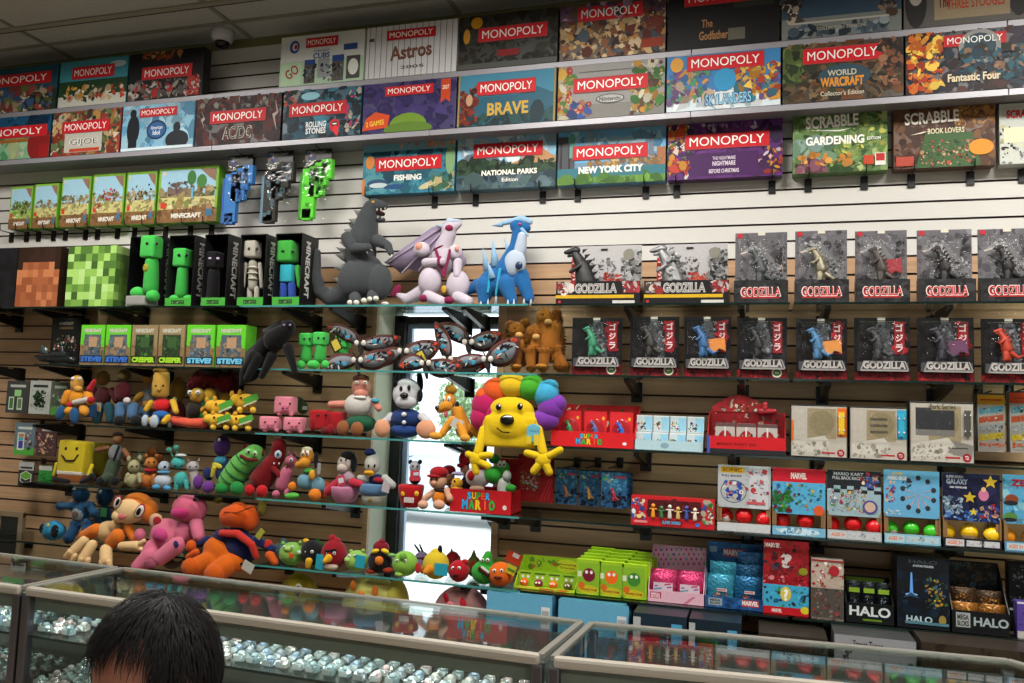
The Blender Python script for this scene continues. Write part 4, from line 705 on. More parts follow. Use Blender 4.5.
# pale blue tray of eight small packs
t, W_, hf, hb = tray('counter_tray', 'pale blue tray of eight little racer packs', 'display tray', 634, 703, 450, 441, 416, z3, .09, '#9cbcc8', [R(0,0,1,1,'#a4c0c8'), E_(.45,.5,.06,.3,'#7c98a8')], [R(0,0,1,1,'#8cacbc')])
for r in range(2):
    for i in range(4):
        in_tray(t, 'racer_pack', 'small white and blue racer pack, %s %s in the pale blue tray' % (['upper', 'lower'][1-r], ['first', 'second', 'third', 'fourth'][i]), 'packed toy', 'racer packs in the pale blue tray', (-.375 + .25*i) * W_, .025 - .03*(1-r), W_*.235, hb*.48, .018, '#b8c8cc', [R(0,0,1,1,'#bccacd'), R(.5,.1,.98,.9,'#8cc0d8'), N(.08,.1,.6,.6,'#b03a2c #3c7a3c #3c3c44 #d0a040 #2c4a8c',8,.11,200+i+4*r), R(.0,.94,1,1,'#e0e4e4')], z=.004 + r * hb * .49)
# red arched racer display
z = z3; t, W_, hf, hb = tray('racer_display', 'red arched display of three racer boxes with a driver figure on top', 'display tray', 707, 786, 455, 437, 412, z3, .13, '#a81a22', [R(0,0,1,1,'#b81c24'), R(0,0,1,.28,'#26242a'), R(.0,0,.04,1,'#3c4c9c'), T('MARIO KART Wii',.38,.55,.5,.16,'#5c1014',.03)], [R(0,0,1,1,'#8c1820'), N(.05,.3,.95,.95,'#5c2c2c #a8343c #3c3434 #b89080',30,.05,9)], Yf=3.40)
bm = bmesh.new(); ah = hb * .42; P = [(-W_*.46, 0)] + [(-W_*.46 + W_*.72 * k/10, ah * math.sin(math.pi * (k + 1) / 12)) for k in range(11)] + [(W_*.27, 0)]
bm_prism(bm, [(x, hb + zz - .002) for x, zz in P], .059, .003); done('arched_header', bm, card('#a81a22'), t)
art('arch_print', W_*.6, ah*.8, [N(.1,0,.9,.8,'#4c4444 #b8343c #7c5c3c #d8c8b8',16,.06,10)], t, .0585, -W_*.1, hb)
bm = bmesh.new(); bm_limb(bm, (W_*.18, .05, hb + .004), .014, (W_*.36, .045, hb + .006), .010); bm_ball(bm, (W_*.24, .045, hb + .03), (.012, .012, .014)); bm_ball(bm, (W_*.24, .045, hb + .018), (.013, .012, .014)); done('topper_car', bm, plastic('#a82430'), t, True)
for i in range(3):
    in_tray(t, 'racer_box', 'small red and white racer box, %s of the three in the arched display' % ['left', 'middle', 'right'][i], 'packed toy', 'racer boxes in the arched display', (-.27 + .27*i) * W_, -.02, W_*.25, hf + .048, .05, '#b0a8a4', [R(0,0,1,1,'#a8a29e'), E_(.5,.2,.46,.56,'#8c1c24'), R(.46,0,.54,1,'#c8c8c6'), N(.2,.3,.8,.62,'#4a5a3c #2c2c34 #c89a50',8,.08,30+i), R(0,.88,1,1,'#5c4444')])
# three white ramp sets
def ramp_set(x0, x1, yt, label, k):
    t = carton('skate_ramp_set', label, 'boxed toy', 'white skate ramp sets', x0, x1, yt, z3, 3.41, .07, '#1c1c1e',
      [R(.02,.02,.98,.97,'#aaa59a'), R(.3,.35,.8,.93,'#8c8064'), E_(.55,.66,.22,.24,'#7c7256')] + ([R(.82,.4,.98,.95,'#c8641c'), R(.02,.3,.06,.7,'#c8641c')] if k == 0 else [R(.82,.4,.98,.95,'#2c94b4')] + [R(.36,.5+.12*i,.66,.55+.12*i,'#4c4638') for i in range(3)] if k == 1 else [R(.1,.52,.7,.86,'#2c2e32'), R(.1,.44,.7,.54,'#6c6a66'), T('Park Series',.52,.92,.4,.08,'#2a2a2a',.02), R(.1,.86,.35,.9,'#38343a'), Pg('#77746e',.3,.3,.5,.42,.98,.3,.96,.08,.7,.14), R(.5,.24,.9,.26,'#3c3c3c'), E_(.48,.34,.07,.05,'#4c5c94')])
      + [Pg('#b8b4aa',.05,.1,.05,.3,.6,.42,.7,.3,.5,.1), N(.05,.05,.7,.3,'#9c988c #c4c0b6 #8c887c',16,.05,90+k), R(.55,.08,.78,.11,'#a02430'), E_(.88,.1,.065,.07,'#8c1c28'), T('TD',.88,.1,.06,.06,'#d8c8c4',.03)])
    W, H, D = dims(t)
    bm = bmesh.new(); bm_box(bm, Vector((W*.39, -D/2 - .008, H*.66)), (.022, .006, H*.42), bevel=.0028); done('finger_board', bm, plastic(['#d8b428', '#2ca0c0', '#4a4a46'][k]), t)
    for dz in (-.13, .13):
        for dx in (-.009, .009):
            bm = bmesh.new(); bm_ball(bm, (W*.39 + dx, -D/2 - .013, H*(.66 + dz)), (.003, .004, .004), seg=8, ring=6); done('wheel', bm, plastic('#c8c8c4'), t, True)
    shell('clear_front', W*.94, H*.62, 0, H*.34, .014, t, -D/2 - .001)
ramp_set(790, 848, 405, 'white ramp set with a yellow mini skateboard', 0)
ramp_set(849, 908, 407, 'white ramp set with a blue mini skateboard', 1)
ramp_set(909, 975, 402, 'white park ramp set with dark half pipe picture and scribbled edges', 2)
def board_pack(x0, x1, yt, yb, label, c1, seed, Y=3.55):
    a, b = at(x0, (yt+yb)/2, Y), at(x1, (yt+yb)/2, Y); W = b.x - a.x; H = at(x0, yt, Y).z - at(x0, yb, Y).z
    t = thing('hanging_board_pack', label, 'packed toy', ((a.x+b.x)/2, Y, at(x0, yb, Y).z), 0, 'hanging mini skateboard packs')
    box('card_back', (0, 0, H/2), (W, .05, H), card('#8c8680'), t, .002)
    art('card_print', W, H, [R(0,0,1,1,'#98928c'), R(0,.8,1,.97,c1), R(.1,.87,.9,.9,'#a83c1c'), R(0,.97,1,1,'#3c3c3e')] + [s for k, c in enumerate(['#4c8ca0', '#a8482c', '#8c8c90', '#b8a024']) for s in (Pg(c, .05, .63 - .15*k, .95, .69 - .15*k, .95, .79 - .15*k, .05, .73 - .15*k), N(.1,.65-.15*k,.9,.75-.15*k,'#c8c0b8 #3c3430 #7c4c3c',9,.05,seed+k))] + [N(.08,.09,.95,.15,'#e0542c #e86434',20,.05,seed+9)], t, -.025)
    shell('clear_blister', W*.92, H*.8, 0, H*.05, .012, t, -.0255)
    bm = bmesh.new(); bm_limb(bm, (0, WY - Y - .004, H*.98), .003, (0, -.03, H + .008), .003, 8); bm_box(bm, Vector((0, WY - Y - .005, H)), (.03, .006, .05))
    tag(done('hanging_hook', bm, mat('#0d0d0f', .35, .3, 'black_steel', .05), None, True, t.location.copy()), 'black peg hook holding the %s' % label.split(' at ')[0], 'hook', 'peg hooks of the mini skateboard packs')
board_pack(976, 1003, 393, 451, 'mini skateboard pack with a yellow top band', '#c8941c', 300)
board_pack(1008, 1036, 391, 452, 'mini skateboard pack with an orange top band at the right edge', '#c8481c', 320)
# ---------------------------------------------------------------- fourth row: hanging cards, long red box, capsule displays
def blue_card(x0, x1, yt, yb, Y, label, figc, seed):
    a, b = at(x0, (yt+yb)/2, Y), at(x1, (yt+yb)/2, Y); W = b.x - a.x; H = at(x0, yt, Y).z - at(x0, yb, Y).z
    t = thing('hanging_blue_card', label, 'carded toy', ((a.x+b.x)/2, Y, at((x0+x1)/2, yb, Y).z), 0, 'blue hanging figure cards')
    box('card_back', (0, 0, H/2), (W, .003, H), card('#2a4a70'), t, .001)
    art('card_print', W, H, [R(0,0,1,1,'#2c5c88'), N(0,.5,1,1,'#4c9cc4 #64b8d4 #3c7cac',26,.11,seed), N(0,0,1,.4,'#16263c #1c304c #101c2c',20,.12,seed+1), N(.1,.7,.45,.9,'#4c9c5c #c8c8c0 #6cb0c8',8,.07,seed+2), R(.55,.8,.95,.86,'#a8404c'), R(0,.96,1,1,'#1a2a40')], t, -.0015)
    bm = figure_bm(H*.36, spikes=False); bmesh.ops.transform(bm, matrix=Matrix.Translation((0, -.014, H*.2)), verts=bm.verts); done('figurine', bm, plastic(figc), t, True)
    shell('clear_blister', W*.7, H*.5, 0, H*.12, .028, t, -.002)
for k in range(5): blue_card(601 + 1.4*k + .2, 627 + 1.4*k, 471 + .5*k, 508 - .6*k, 3.50 + .022*k, ['blue hanging card with a red figure, frontmost of the right stack', 'blue hanging card second in the right stack', 'blue hanging card third in the right stack', 'blue hanging card fourth in the right stack', 'blue hanging card rearmost in the right stack'][k], '#a83040', 410 + k)
blue_card(556, 577, 468, 504, 3.55, 'blue hanging card with a brown figure, left of the three', '#8c5c3c', 430)
blue_card(579, 600, 470, 506, 3.55, 'blue hanging card with a tan figure, middle of the three', '#b8884c', 440)
for px, nm in ((577, 'left blue card'), (598, 'middle blue card'), (620, 'right stack of blue cards')):
    bm = bmesh.new(); p = at(px, 463, WY - .005); q = at(px - 8, 467, 3.48); z = at(px, 468, 3.56).z + .003
    bm_box(bm, Vector((p.x, WY - .005, z + .012)), (.03, .008, .045), bevel=.001); bm_limb(bm, (p.x, WY - .008, z), .003, (p.x - .01, 3.475, z), .003, 8)
    bmesh.ops.transform(bm, matrix=Matrix.Translation((-p.x, -WY, -z)), verts=bm.verts)
    tag(done('hanging_hook', bm, mat('#0d0d0f', .35, .3, 'black_steel', .05), None, True, Vector((p.x, WY, z))), 'black hook above the ' + nm, 'hook', 'hooks of the blue hanging cards')
def red_card(x0, x1, yt, yb, Y, label, seed, round_=True):
    a, b = at(x0, (yt+yb)/2, Y), at(x1, (yt+yb)/2, Y); W = b.x - a.x; H = at(x0, yt, Y).z - at(x0, yb, Y).z
    t = thing('hanging_red_card', label, 'carded toy', ((a.x+b.x)/2, Y, at((x0+x1)/2, yb, Y).z), 0, None)
    box('card_back', (0, 0, H/2), (W, .004, H), card('#94161c'), t, .002)
    art('card_print', W, H, [R(0,0,1,1,'#98181e'), N(0,.5,1,1,'#7c1418 #a82028 #6c1014',16,.1,seed)] + [Pg('#b83038', .62 + .1*k, .04, .66 + .1*k, .04, .9 + .08*k, .5, .86 + .08*k, .5) for k in range(3)] + [N(.08,.25,.62,.62,'#c8a040 #4c7a3c #c8c8c0 #3c4858 #b84c3c',40,.06,seed+1)], t, -.002)
    if round_:
        bm = bmesh.new(); bm_ball(bm, (-W*.12, -.01, H*.42), (W*.32, .02, H*.32)); done('round_blister', bm, film(), t, True)
red_card(518, 554, 455, 502, 3.56, 'red hanging card with a round bubble of small toys, behind the yellow paw', 500)
red_card(500, 520, 459, 510, 3.62, 'dark red hanging card half behind the boxed plush', 510, False)
z4 = SH[3]
t = carton('figure_gift_box', 'long red gift box showing a row of small figures', 'boxed toy', None, 631, 715, 498, z4, 3.40, .06, '#b01820',
   [R(0,0,1,1,'#b81c24'), R(.2,.3,.84,.9,'#4a1418'), N(.2,.32,.84,.88,'#5c1c20 #6c2428 #3c1014',26,.05,520), N(.02,.2,.16,.95,'#2c5cb0 #d8c8b0 #a83030 #e0e0dc',14,.045,521), N(.86,.15,.98,.95,'#2c7a3c #d8c8b0 #2c4a9c',14,.045,522), R(.37,.05,.62,.22,'#7c1418'), T('SUPER MARIO',.49,.14,.22,.12,'#4ca0c8',.04), E_(.8,.12,.03,.07,'#3c6ab8'), E_(.1,.3,.03,.07,'#d8c878'), R(.04,.08,.2,.16,'#d88080')])
W_, H_, D_ = dims(t)
for k, c in enumerate(['#d88c28', '#3c6a40', '#c8c0b8', '#c8a060', '#3c4c8c', '#d8c8b8']):
    bm = bmesh.new(); x = (-.23 + .1*k) * W_; h = H_*(.5 if k % 2 == 0 else .42); bm_limb(bm, (x, -D_/2 - .003, H_*.33), .009, (x, -D_/2 - .003, H_*.33 + h*.45), .006, 8); bm_ball(bm, (x, -D_/2 - .003, H_*.33 + h*.72), (.008, .008, .009), seg=12, ring=8); bm_limb(bm, (x - .013, -D_/2 - .003, H_*.33 + h*.5), .003, (x + .013, -D_/2 - .003, H_*.33 + h*.5), .003, 6)
    done('small_figure', bm, plastic(c), t, True)
def capsule_display(x0, x1, yt, label, hdr, hdr_frac, tray_c, tray_print, caps, seed, dep=.17, side='#8c6c48'):
    z0 = z4; Yf = 3.40; xa, xb = ux(x0, z0 + .05, Yf), ux(x1, z0 + .05, Yf); W = xb - xa - .003; H = at((x0+x1)/2, yt, Yf).z - z0
    t = thing('capsule_display', label, 'display box', ((xa+xb)/2, Yf + dep/2, z0 + .0005), 0, 'egg capsule displays')
    bm = bmesh.new(); w = .003; hl = H*.13
    bm_box(bm, Vector((0, -dep/2 + w/2, hl/2)), (W, w, hl)); bm_box(bm, Vector((0, dep/2 - w/2, H*.3)), (W, w, H*.6)); bm_box(bm, Vector((0, 0, .0115)), (W, dep, .023))
    for s in (-1, 1):
        x = s * (W/2 - w/2); bm_box(bm, Vector((x, 0, H*.2)), (w, dep, H*.4)); bm_box(bm, Vector((s * W*.46, -dep/2 + .012, H*.24)), (W*.08, .002, H*.2))
    done('tray_carton', bm, card(side), t)
    hdr_frac -= .035; hb_ = box('header_card', (0, -dep/2 + .015, H - hdr_frac*H/2), (W, .004, hdr_frac*H), card('#9ca0a4'), t, .001)
    art('header_print', W, hdr_frac*H, hdr, hb_, -dep/2 + .013, 0, H - hdr_frac*H)
    art('tray_print', W, hl, [R(0,0,1,1,tray_c)] + tray_print, t, -dep/2)
    for i, (cx, cz, cy, c1, c2, r, nm) in enumerate(caps):
        r = r * W * 1.12
        o = thing('egg_capsule', '%s egg capsule, %s, in %s' % (c2, nm, label.split(' display')[0].replace('capsule', '') + ' display'), 'egg capsule', (t.location.x + cx * W, t.location.y - dep/2 + .03 + r * .6 + cy, z0 + .024 + max(0, cz * H)), 0, 'egg capsules')
        bm = bmesh.new(); bm_ball(bm, (0, 0, r), (r, r, r), seg=24, ring=16); done('shell', bm, plastic(c1), o, True)
        if 'white' in c2 or 'black' in c2 or 'blue' in c2:
            bm = bmesh.new(); bm_ball(bm, (0, 0, r), (r * 1.008, r * 1.008, r * 1.008), seg=24, ring=16); bmesh.ops.delete(bm, geom=[v for v in bm.verts if v.co.z > r * (.75 if 'blue' not in c2 else .6) or v.co.x > r * .55], context='VERTS'); done('pale_half', bm, plastic('#b8b8b4' if 'black' not in c2 else '#2a2a2a'), o, True)
        bm = bmesh.new(); lathe(bm, [(r * 1.01, r - .0015), (r * 1.025, r), (r * 1.01, r + .0015)]); rr = done('seam_band', bm, plastic(c1), o, True)
        o.rotation_euler = (.4 * (i % 3 - 1), .5 * ((i * 7) % 3 - 1), 0)
    return t
RC, GC, YC = '#c8121a', '#38b424', '#e0b81c'
wh = lambda xs: [R(x, .2, x + .3, .8, '#b8babc') for x in xs]
age = lambda c: [R(.04,.15,.36,.85,c), T('AGES 3+',.2,.5,.26,.4,'#c8642c',.03), R(.4,.2,.66,.8,c), R(.7,.2,.97,.8,c), N(.42,.3,.95,.7,'#a0a4a8 #c8c8c8',10,.03,3)]
capsule_display(717, 771, 466, 'white egg capsule display with yellow title and blue circle', [R(0,0,1,1,'#a5a9ac'), R(.6,0,.95,1,'#b8bcc0'), R(.05,.82,.5,.96,'#c8a41c'), T('SONIC',.27,.89,.38,.1,'#8c5c14',.05), T('PULL BACKS',.26,.75,.38,.05,'#2c2c30',.04), E_(.3,.38,.25,.27,'#3c4450'), E_(.3,.38,.235,.25,'#a0a6aa'), N(.12,.2,.48,.62,'#24489c #2c58b0 #c8a878 #b8343c #d8d8d8',26,.055,601), N(.55,.1,.95,.9,'#a8545c #8c9cac #c8ccd0 #b83c44',22,.05,602), R(.55,.1,.9,.16,'#b85058')], .68, '#b4b6b8', wh((.05, .37, .68)), [(-.30, 0, 0, RC, 'red and white', .145, 'left'), (0, 0, 0, RC, 'red', .15, 'middle'), (.32, 0, 0, RC, 'red', .145, 'right')], 1)
capsule_display(772, 826, 469, 'blue egg capsule display with red top band', [R(0,0,1,1,'#4c9cc0'), R(0,.7,1,1,'#b41c2c'), T('MARVEL',.5,.84,.3,.14,'#d8ccc8',.05), N(.05,.1,.95,.66,'#b83c34 #2c5c8c #c8a040 #4a3c44 #5cb0d0 #3c7a44',44,.045,611), N(0,.05,.35,.5,'#2c7a3c #3c8c34 #246a34 #6c2430',26,.07,612), E_(.88,.1,.1,.12,'#c8542c')], .72, '#6ca4c0', [E_(.5,.5,.4,.4,'#b8d0dc'), N(.1,.1,.9,.9,'#a8c8d8 #4c8cb0',10,.06,3)], [(-.24, 0, 0, RC, 'glossy red', .15, 'left'), (.14, 0, 0, RC, 'glossy red', .15, 'right')], 2)
capsule_display(827, 882, 471, 'black chequered egg capsule display with racers', [R(0,0,1,1,'#8ca4ac'), R(0,.66,1,1,'#1f2226')] + [R(.125*i, .58 - .08*(i % 2), .125*(i+1), .66 - .08*(i % 2), '#1c2026') for i in range(8)] + [T('MARIO KART',.4,.92,.56,.07,'#b8bcc0',.03), T('PULL BACK RACERS',.4,.83,.6,.07,'#b8bcc0',.03), N(.05,.1,.7,.6,'#c8d0d4 #6c8494 #a8404c #4c8a4c #c8a060',50,.045,621), N(.65,.65,.95,.95,'#a8343c #3c5ca0 #d8c0a8',20,.05,622), E_(.8,.22,.14,.15,'#4c4484'), E_(.8,.22,.1,.11,'#b8a08c')], .70, '#a4acb0', age('#b4b8ba'), [(-.33, 0, 0, RC, 'dark red', .14, 'left'), (0, 0, 0, RC, 'bright red', .15, 'middle'), (.33, 0, 0, RC, 'bright red', .15, 'right')], 3)
capsule_display(884, 941, 471, 'sky blue egg capsule display with phone charms fanned out', [R(0,0,1,1,'#5c9cc0'), T('SUPER',.24,.92,.22,.06,'#b8982c',.04), T('MARIO BROS.',.25,.83,.36,.09,'#d8dce0',.05), N(.35,.62,.5,.78,'#1c3c5c',8,.03,5), N(.05,.3,.2,.75,'#2c4c94 #b83c34 #d8b898',16,.05,631)] + [s for k in range(10) for s in (Pg('#c88c78', .62, .5, .62 + .3*math.cos(k*.63+.3), .5 + .36*math.sin(k*.63+.3), .63 + .3*math.cos(k*.63+.34), .5 + .36*math.sin(k*.63+.36)), E_(.62 + .29*math.cos(k*.63+.3), .5 + .35*math.sin(k*.63+.3), .045, .055, '#2a3038'))] + [N(.05,.05,.3,.15,'#c8dce4',10,.03,632)], .68, '#7cb0c4', age('#a4bcc4'), [(-.28, 0, 0, GC, 'green and blue', .13, 'left front'), (.02, 0, 0, GC, 'plain green', .135, 'middle front'), (.31, 0, 0, GC, 'pale green', .13, 'right front'), (-.02, .075, .14, GC, 'green and white', .13, 'on top at the back')], 4)
capsule_display(943, 1002, 474, 'dark night blue egg capsule display with stars', [R(0,0,1,1,'#191c38'), N(0,0,1,1,'#1c2244 #141630 #262c54',30,.12,641), N(0,.0,1,.25,'#2c4c94 #3c6cb0 #8cb0d8',26,.06,642), T('SUPER MARIO',.22,.92,.3,.06,'#a8acb8',.04), T('GALAXY',.26,.82,.38,.12,'#8c98a8',.06), T('DESK TOP FIGURES',.28,.70,.3,.04,'#c8ccd4',.03), ('S', .84, .84, .13, '#d8b83c'), ('S', .48, .5, .12, '#b8a02c'), ('S', .54, .2, .08, '#c8b034'), E_(.72,.56,.09,.12,'#b86c8c'), E_(.72,.68,.04,.05,'#c8a878'), N(.02,.15,.35,.5,'#7c94a8 #5c7c98 #a8bcc8',26,.05,643), N(.68,.1,.95,.36,'#a82c34 #2c4a9c #c8a080',22,.05,644)], .68, '#141622', age('#b8babc'), [(-.32, 0, 0, YC, 'plain yellow', .145, 'left'), (0, 0, 0, YC, 'yellow and white banded', .145, 'middle'), (.32, 0, 0, YC, 'yellow and black banded', .145, 'right')], 5)
capsule_display(1004, 1062, 476, 'sea blue egg capsule display at the right picture edge', [R(0,0,1,1,'#4c94b8'), N(0,0,1,.9,'#6cacc8 #3c84ac #8cc4d4',30,.09,651), T('ZELDA',.5,.84,.7,.14,'#a82838',.04), E_(.16,.5,.12,.1,'#7c3c24'), E_(.14,.42,.13,.05,'#20242a'), E_(.13,.14,.12,.09,'#4c7a34'), E_(.12,.08,.13,.04,'#20242a')], .68, '#4c84a8', age('#a8bcc4'), [(-.3, 0, 0, '#e0941c', 'orange yellow', .145, 'left'), (.05, 0, 0, '#e0941c', 'orange yellow', .145, 'middle')], 6)
# ---------------------------------------------------------------- lowest glass row
z5 = SH[4]; LM = '#a4c41c'
t, W_, hf, hb = tray('fruit_tray', 'lime green tray of four round fruit toys', 'display tray', 514, 575, 597, 588, 556, z5, .15, LM, [R(0,0,1,1,'#a8c428'), E_(.22,.55,.2,.4,'#d8c838'), T('Annoying Orange',.22,.55,.3,.3,'#8c3418',.03), R(.42,.1,.66,.7,'#b85424'), E_(.8,.5,.1,.4,'#c86424')], [R(0,0,1,1,'#98bc24'), E_(.75,.7,.2,.25,'#c8cc30'), T('Annoying',.75,.74,.3,.09,'#8c3418',.03), T('Orange',.75,.62,.26,.09,'#8c3418',.03), N(.1,.5,.6,.9,'#5c8c24 #b8d04c #c86424',16,.05,701)])
for i, (c, nm) in enumerate([('#d8561c', 'orange'), ('#7c1c3c', 'dark purple'), ('#e0641c', 'bright orange'), ('#5c4c28', 'brown green')]):
    o = thing('round_fruit_toy', 'small %s fruit toy in a green pack, %s of the lime tray' % (nm, ['first', 'second', 'third', 'last'][i]), 'toy', (t.location.x + (-.36 + .24*i) * W_, t.location.y - .045, z5 + .005), 0, 'fruit toys in the lime tray')
    bm = bmesh.new(); bm_ball(bm, (0, 0, hf + .004), (.019, .018, .018)); done('fruit_body', bm, plastic(c), o, True)
    box('green_backer', (0, .022, hf*.5 + .025), (W_*.22, .003, hf + .05), card('#8cb428'), o, .001)
    art('backer_print', W_*.22, hf + .05, [R(.1,.8,.9,.9,'#3c5c1c'), E_(.3,.6,.1,.1,'#e0e0dc'), E_(.7,.6,.1,.1,'#e0e0dc')], o, .0205, 0, .0)
    bm = bmesh.new()
    for s in (-1, 1): bm_ball(bm, (s*.007, -.016, hf + .01), (.004, .003, .004), seg=10, ring=6)
    done('eyes', bm, plastic('#e8e8e4'), o, True)
def pouch(cx, yt, yb, w, Y, label, shapes, col, grp, rounded=True, z0=z5):
    p = at(cx, yb, Y); H = at(cx, yt, Y).z - z0; W = w
    t = thing('hanging_blister_pack' if False else 'blister_pack', label, 'packed toy', (ux(cx, z0 + .05, Y), Y, z0 + .0005), 0, grp)
    bm = bmesh.new(); bm_box(bm, Vector((0, 0, H/2)), (W, .012, H), bevel=.005); done('pack_body', bm, card(col), t)
    art('pack_print', W*.96, H*.97, shapes, t, -.006, 0, H*.015); return t
fruits = [('#6c1c2c', 'dark red', '#b03040'), ('#e0641c', 'orange', '#e0641c'), ('#3c7c2c', 'green', '#5c9c34')]
for i in range(3):
    for k in range(4, -1, -1):
        px = 589 + 22.5*i + 3.4*k; yt = 559 + 2.5*i - 2.9*k
        pouch(px, yt, 600, .105, 3.42 + .045*k, 'lime green fruit toy pack, %s file, %s' % (['left', 'middle', 'right'][i], ['frontmost', 'second', 'third', 'fourth', 'rearmost'][k]),
            [R(0,0,1,1,'#8cb424'), R(.05,.05,.95,.9,'#7ca828'), E_(.5,.56,.26,.2,fruits[i][0]), E_(.4,.64,.06,.05,'#e0e0dc'), E_(.6,.64,.06,.05,'#e0e0dc'), E_(.5,.14,.42,.13,'#b8b024'), T('Annoying Orange',.5,.14,.7,.1,'#8c2c10',.03), E_(.2,.25,.14,.1,'#c8641c'), R(.04,.5,.2,.66,'#c8d0b0')] if k == 0 else [R(0,0,1,1,'#98c01c'), Pg('#3c5c14',.45,.86,.6,.95,.72,.92,.55,.82)], '#a2c81e', 'lime green fruit packs in files')
def bag(t, x, y, z, w, h, col, shapes, label, grp, seed=0):
    o = thing('foil_bag', label, 'foil bag', (t.location.x + x, t.location.y + y, t.location.z + z), 0, grp)
    bm = bmesh.new(); n = 8; rs = random.Random(seed)
    V = [[None]*(n+1) for _ in range(n+1)]
    for s in (1, -1):
        for i in range(n+1):
            for j in range(n+1):
                u, v = i/n, j/n; b = math.sin(math.pi*u)**.6 * math.sin(math.pi*min(1, max(0, v)))**.6 * .014
                V[i][j] = bm.verts.new(((u - .5)*w, s*(-b) + rs.uniform(-.0012, .0012), v*h))
        for i in range(n):
            for j in range(n): bm.faces.new((V[i][j], V[i+1][j], V[i+1][j+1], V[i][j+1]))
    bmesh.ops.remove_doubles(bm, verts=bm.verts, dist=1e-5)
    done('foil_pouch', bm, mat(col, .24, .5, 'foil', .3, 14, 1.0), o, True)
    art('bag_print', w*.84, h*.8, shapes, o, -.0155, 0, h*.08)
    return o
t, W_, hf, hb = tray('counter_tray', 'pink display tray with a polka dot header', 'display tray', 648, 704, 605, 592, 546, z5, .14, '#c88ca0', [R(0,0,1,1,'#d0a4b4'), R(.04,.3,.24,.85,'#a8284c'), T('MEGA',.14,.67,.16,.2,'#e8d8dc',.04), T('BLOKS',.14,.45,.16,.2,'#e8d8dc',.04), Pg('#b86c84',.62,.0,.8,.7,.86,.7,.7,.0)], [R(0,0,1,1,'#c8a0b0'), R(0,.55,1,1,'#c898ac')] + [E_(((k*37) % 97)/97, .6 + .38*((k*53) % 89)/89, .018, .028, ['#a82c54', '#3c8ca0', '#3c9c5c', '#7c3c8c'][k % 4]) for k in range(46)])
for r in range(2):
    for i in range(2):
        bag(t, (-.24 + .48*i) * W_, -.035 + .03*r, .004 + .012*r, W_*.46, .105, '#c8386c', [R(.05,.05,.95,.72,'#c8b8c4')] + [E_(.1 + .8*((k*37) % 97)/97, .1 + .58*((k*53) % 89)/89, .04, .04, ['#a82c54', '#3c8ca0', '#3c9c5c', '#7c3c8c', '#c84c3c'][k % 5]) for k in range(24)], 'pink dotted foil bag, %s %s of the pink tray' % (['left', 'right'][i], ['front', 'back'][r]), 'foil bags in the pink tray', 720 + i + 2*r)
t, W_, hf, hb = tray('counter_tray', 'blue display tray of shiny blue foil bags with red logo plate', 'display tray', 705, 763, 610, 598, 543, z5, .15, '#1c4c7c', [R(0,0,1,1,'#1c4878'), N(0,0,1,1,'#2c6ca8 #183c68 #2458a0',20,.08,731), R(.06,.2,.3,.85,'#8c989c'), T('MEGA',.18,.66,.18,.22,'#2a3034',.04), T('BLOKS',.18,.4,.18,.22,'#2a3034',.04), R(.64,.3,.93,.9,'#a82c34'), T('MARVEL',.785,.62,.28,.42,'#e0d8d8',.05)], [R(0,0,1,1,'#245c94'), N(0,.4,1,1,'#2c74b0 #1c4c80 #3c8cc0',26,.1,732), R(.28,.76,.68,.9,'#b03444'), T('MARVEL',.48,.83,.38,.1,'#e0d8d8',.05), R(.03,.82,.16,.92,'#7c98a8')])
for k, (x, y, z, nm) in enumerate([(-.24, -.04, .004, 'front left'), (.24, -.045, .004, 'front right'), (-.2, -.01, .05, 'middle left'), (.26, -.01, .045, 'middle right'), (.28, .02, .09, 'back right')]):
    bag(t, x*W_, y, z, W_*.46, .12, ['#3c94b0', '#1f6490', '#3c9cb8', '#205c88', '#245c88'][k], [N(.2,.1,.8,.4,'#8c5c4c #c8a080 #3c2c34 #b8343c',22,.06,740+k), R(.35,.48,.8,.6,'#c8c0c0'), T('MARVEL',.57,.54,.4,.08,'#a82c34',.05)], 'shiny blue foil bag, %s of the blue tray' % nm, 'foil bags in the blue tray', 750 + k)
t = carton('poster_display', 'tall red display box with a question mark and blue foot', 'display box', None, 763, 809, 541, z5, 3.41, .12, '#8c141c', [R(0,0,1,1,'#8c161e'), N(0,.4,1,1,'#6c1018 #a01c28 #7c1c20',26,.1,760), T('MARVEL',.2,.93,.36,.06,'#d0b8b4',.05), T('?',.5,.73,.26,.2,'#b8b0ac',.06), E_(.27,.64,.09,.05,'#4c2c3c'), N(.02,.55,.98,.95,'#3c1c24 #8c3c2c #5c5c2c #2c2c3c',22,.045,761), E_(.88,.6,.1,.05,'#7c7c1c'), N(0,.4,1,.52,'#c82c38 #e08088 #a81824',26,.06,762), R(0,.1,1,.4,'#3c9cc0'), N(.02,.1,.98,.38,'#2c6c9c #2c2c3c #4cb0d0 #3c8c3c',30,.055,763), E_(.5,.28,.12,.1,'#c8b850'), T('?',.5,.27,.1,.16,'#e8e8e0',.05), R(0,0,1,.1,'#b01822'), T('MARVEL',.3,.05,.22,.05,'#e0d0d0',.04), E_(.92,.08,.1,.05,'#c8b82c')]); dims(t)
t = carton('boxed_motor_toy', 'white and red boxed toy with motor picture', 'boxed toy', None, 811, 844, 560, z5, 3.40, .06, '#a89890', [R(0,0,1,1,'#a8988c'), N(.0,.5,1,.98,'#c8b8a8 #a82c2c #d8c8b8 #8c6c3c #e0d8d0',40,.07,770), R(0,.02,1,.52,'#4c4640'), N(0,.02,1,.5,'#5c5450 #a03434 #3c3834 #8c7c74',36,.07,771), E_(.7,.82,.16,.09,'#9c2028'), R(0,.97,1,1,'#8c2c2c')]); dims(t)
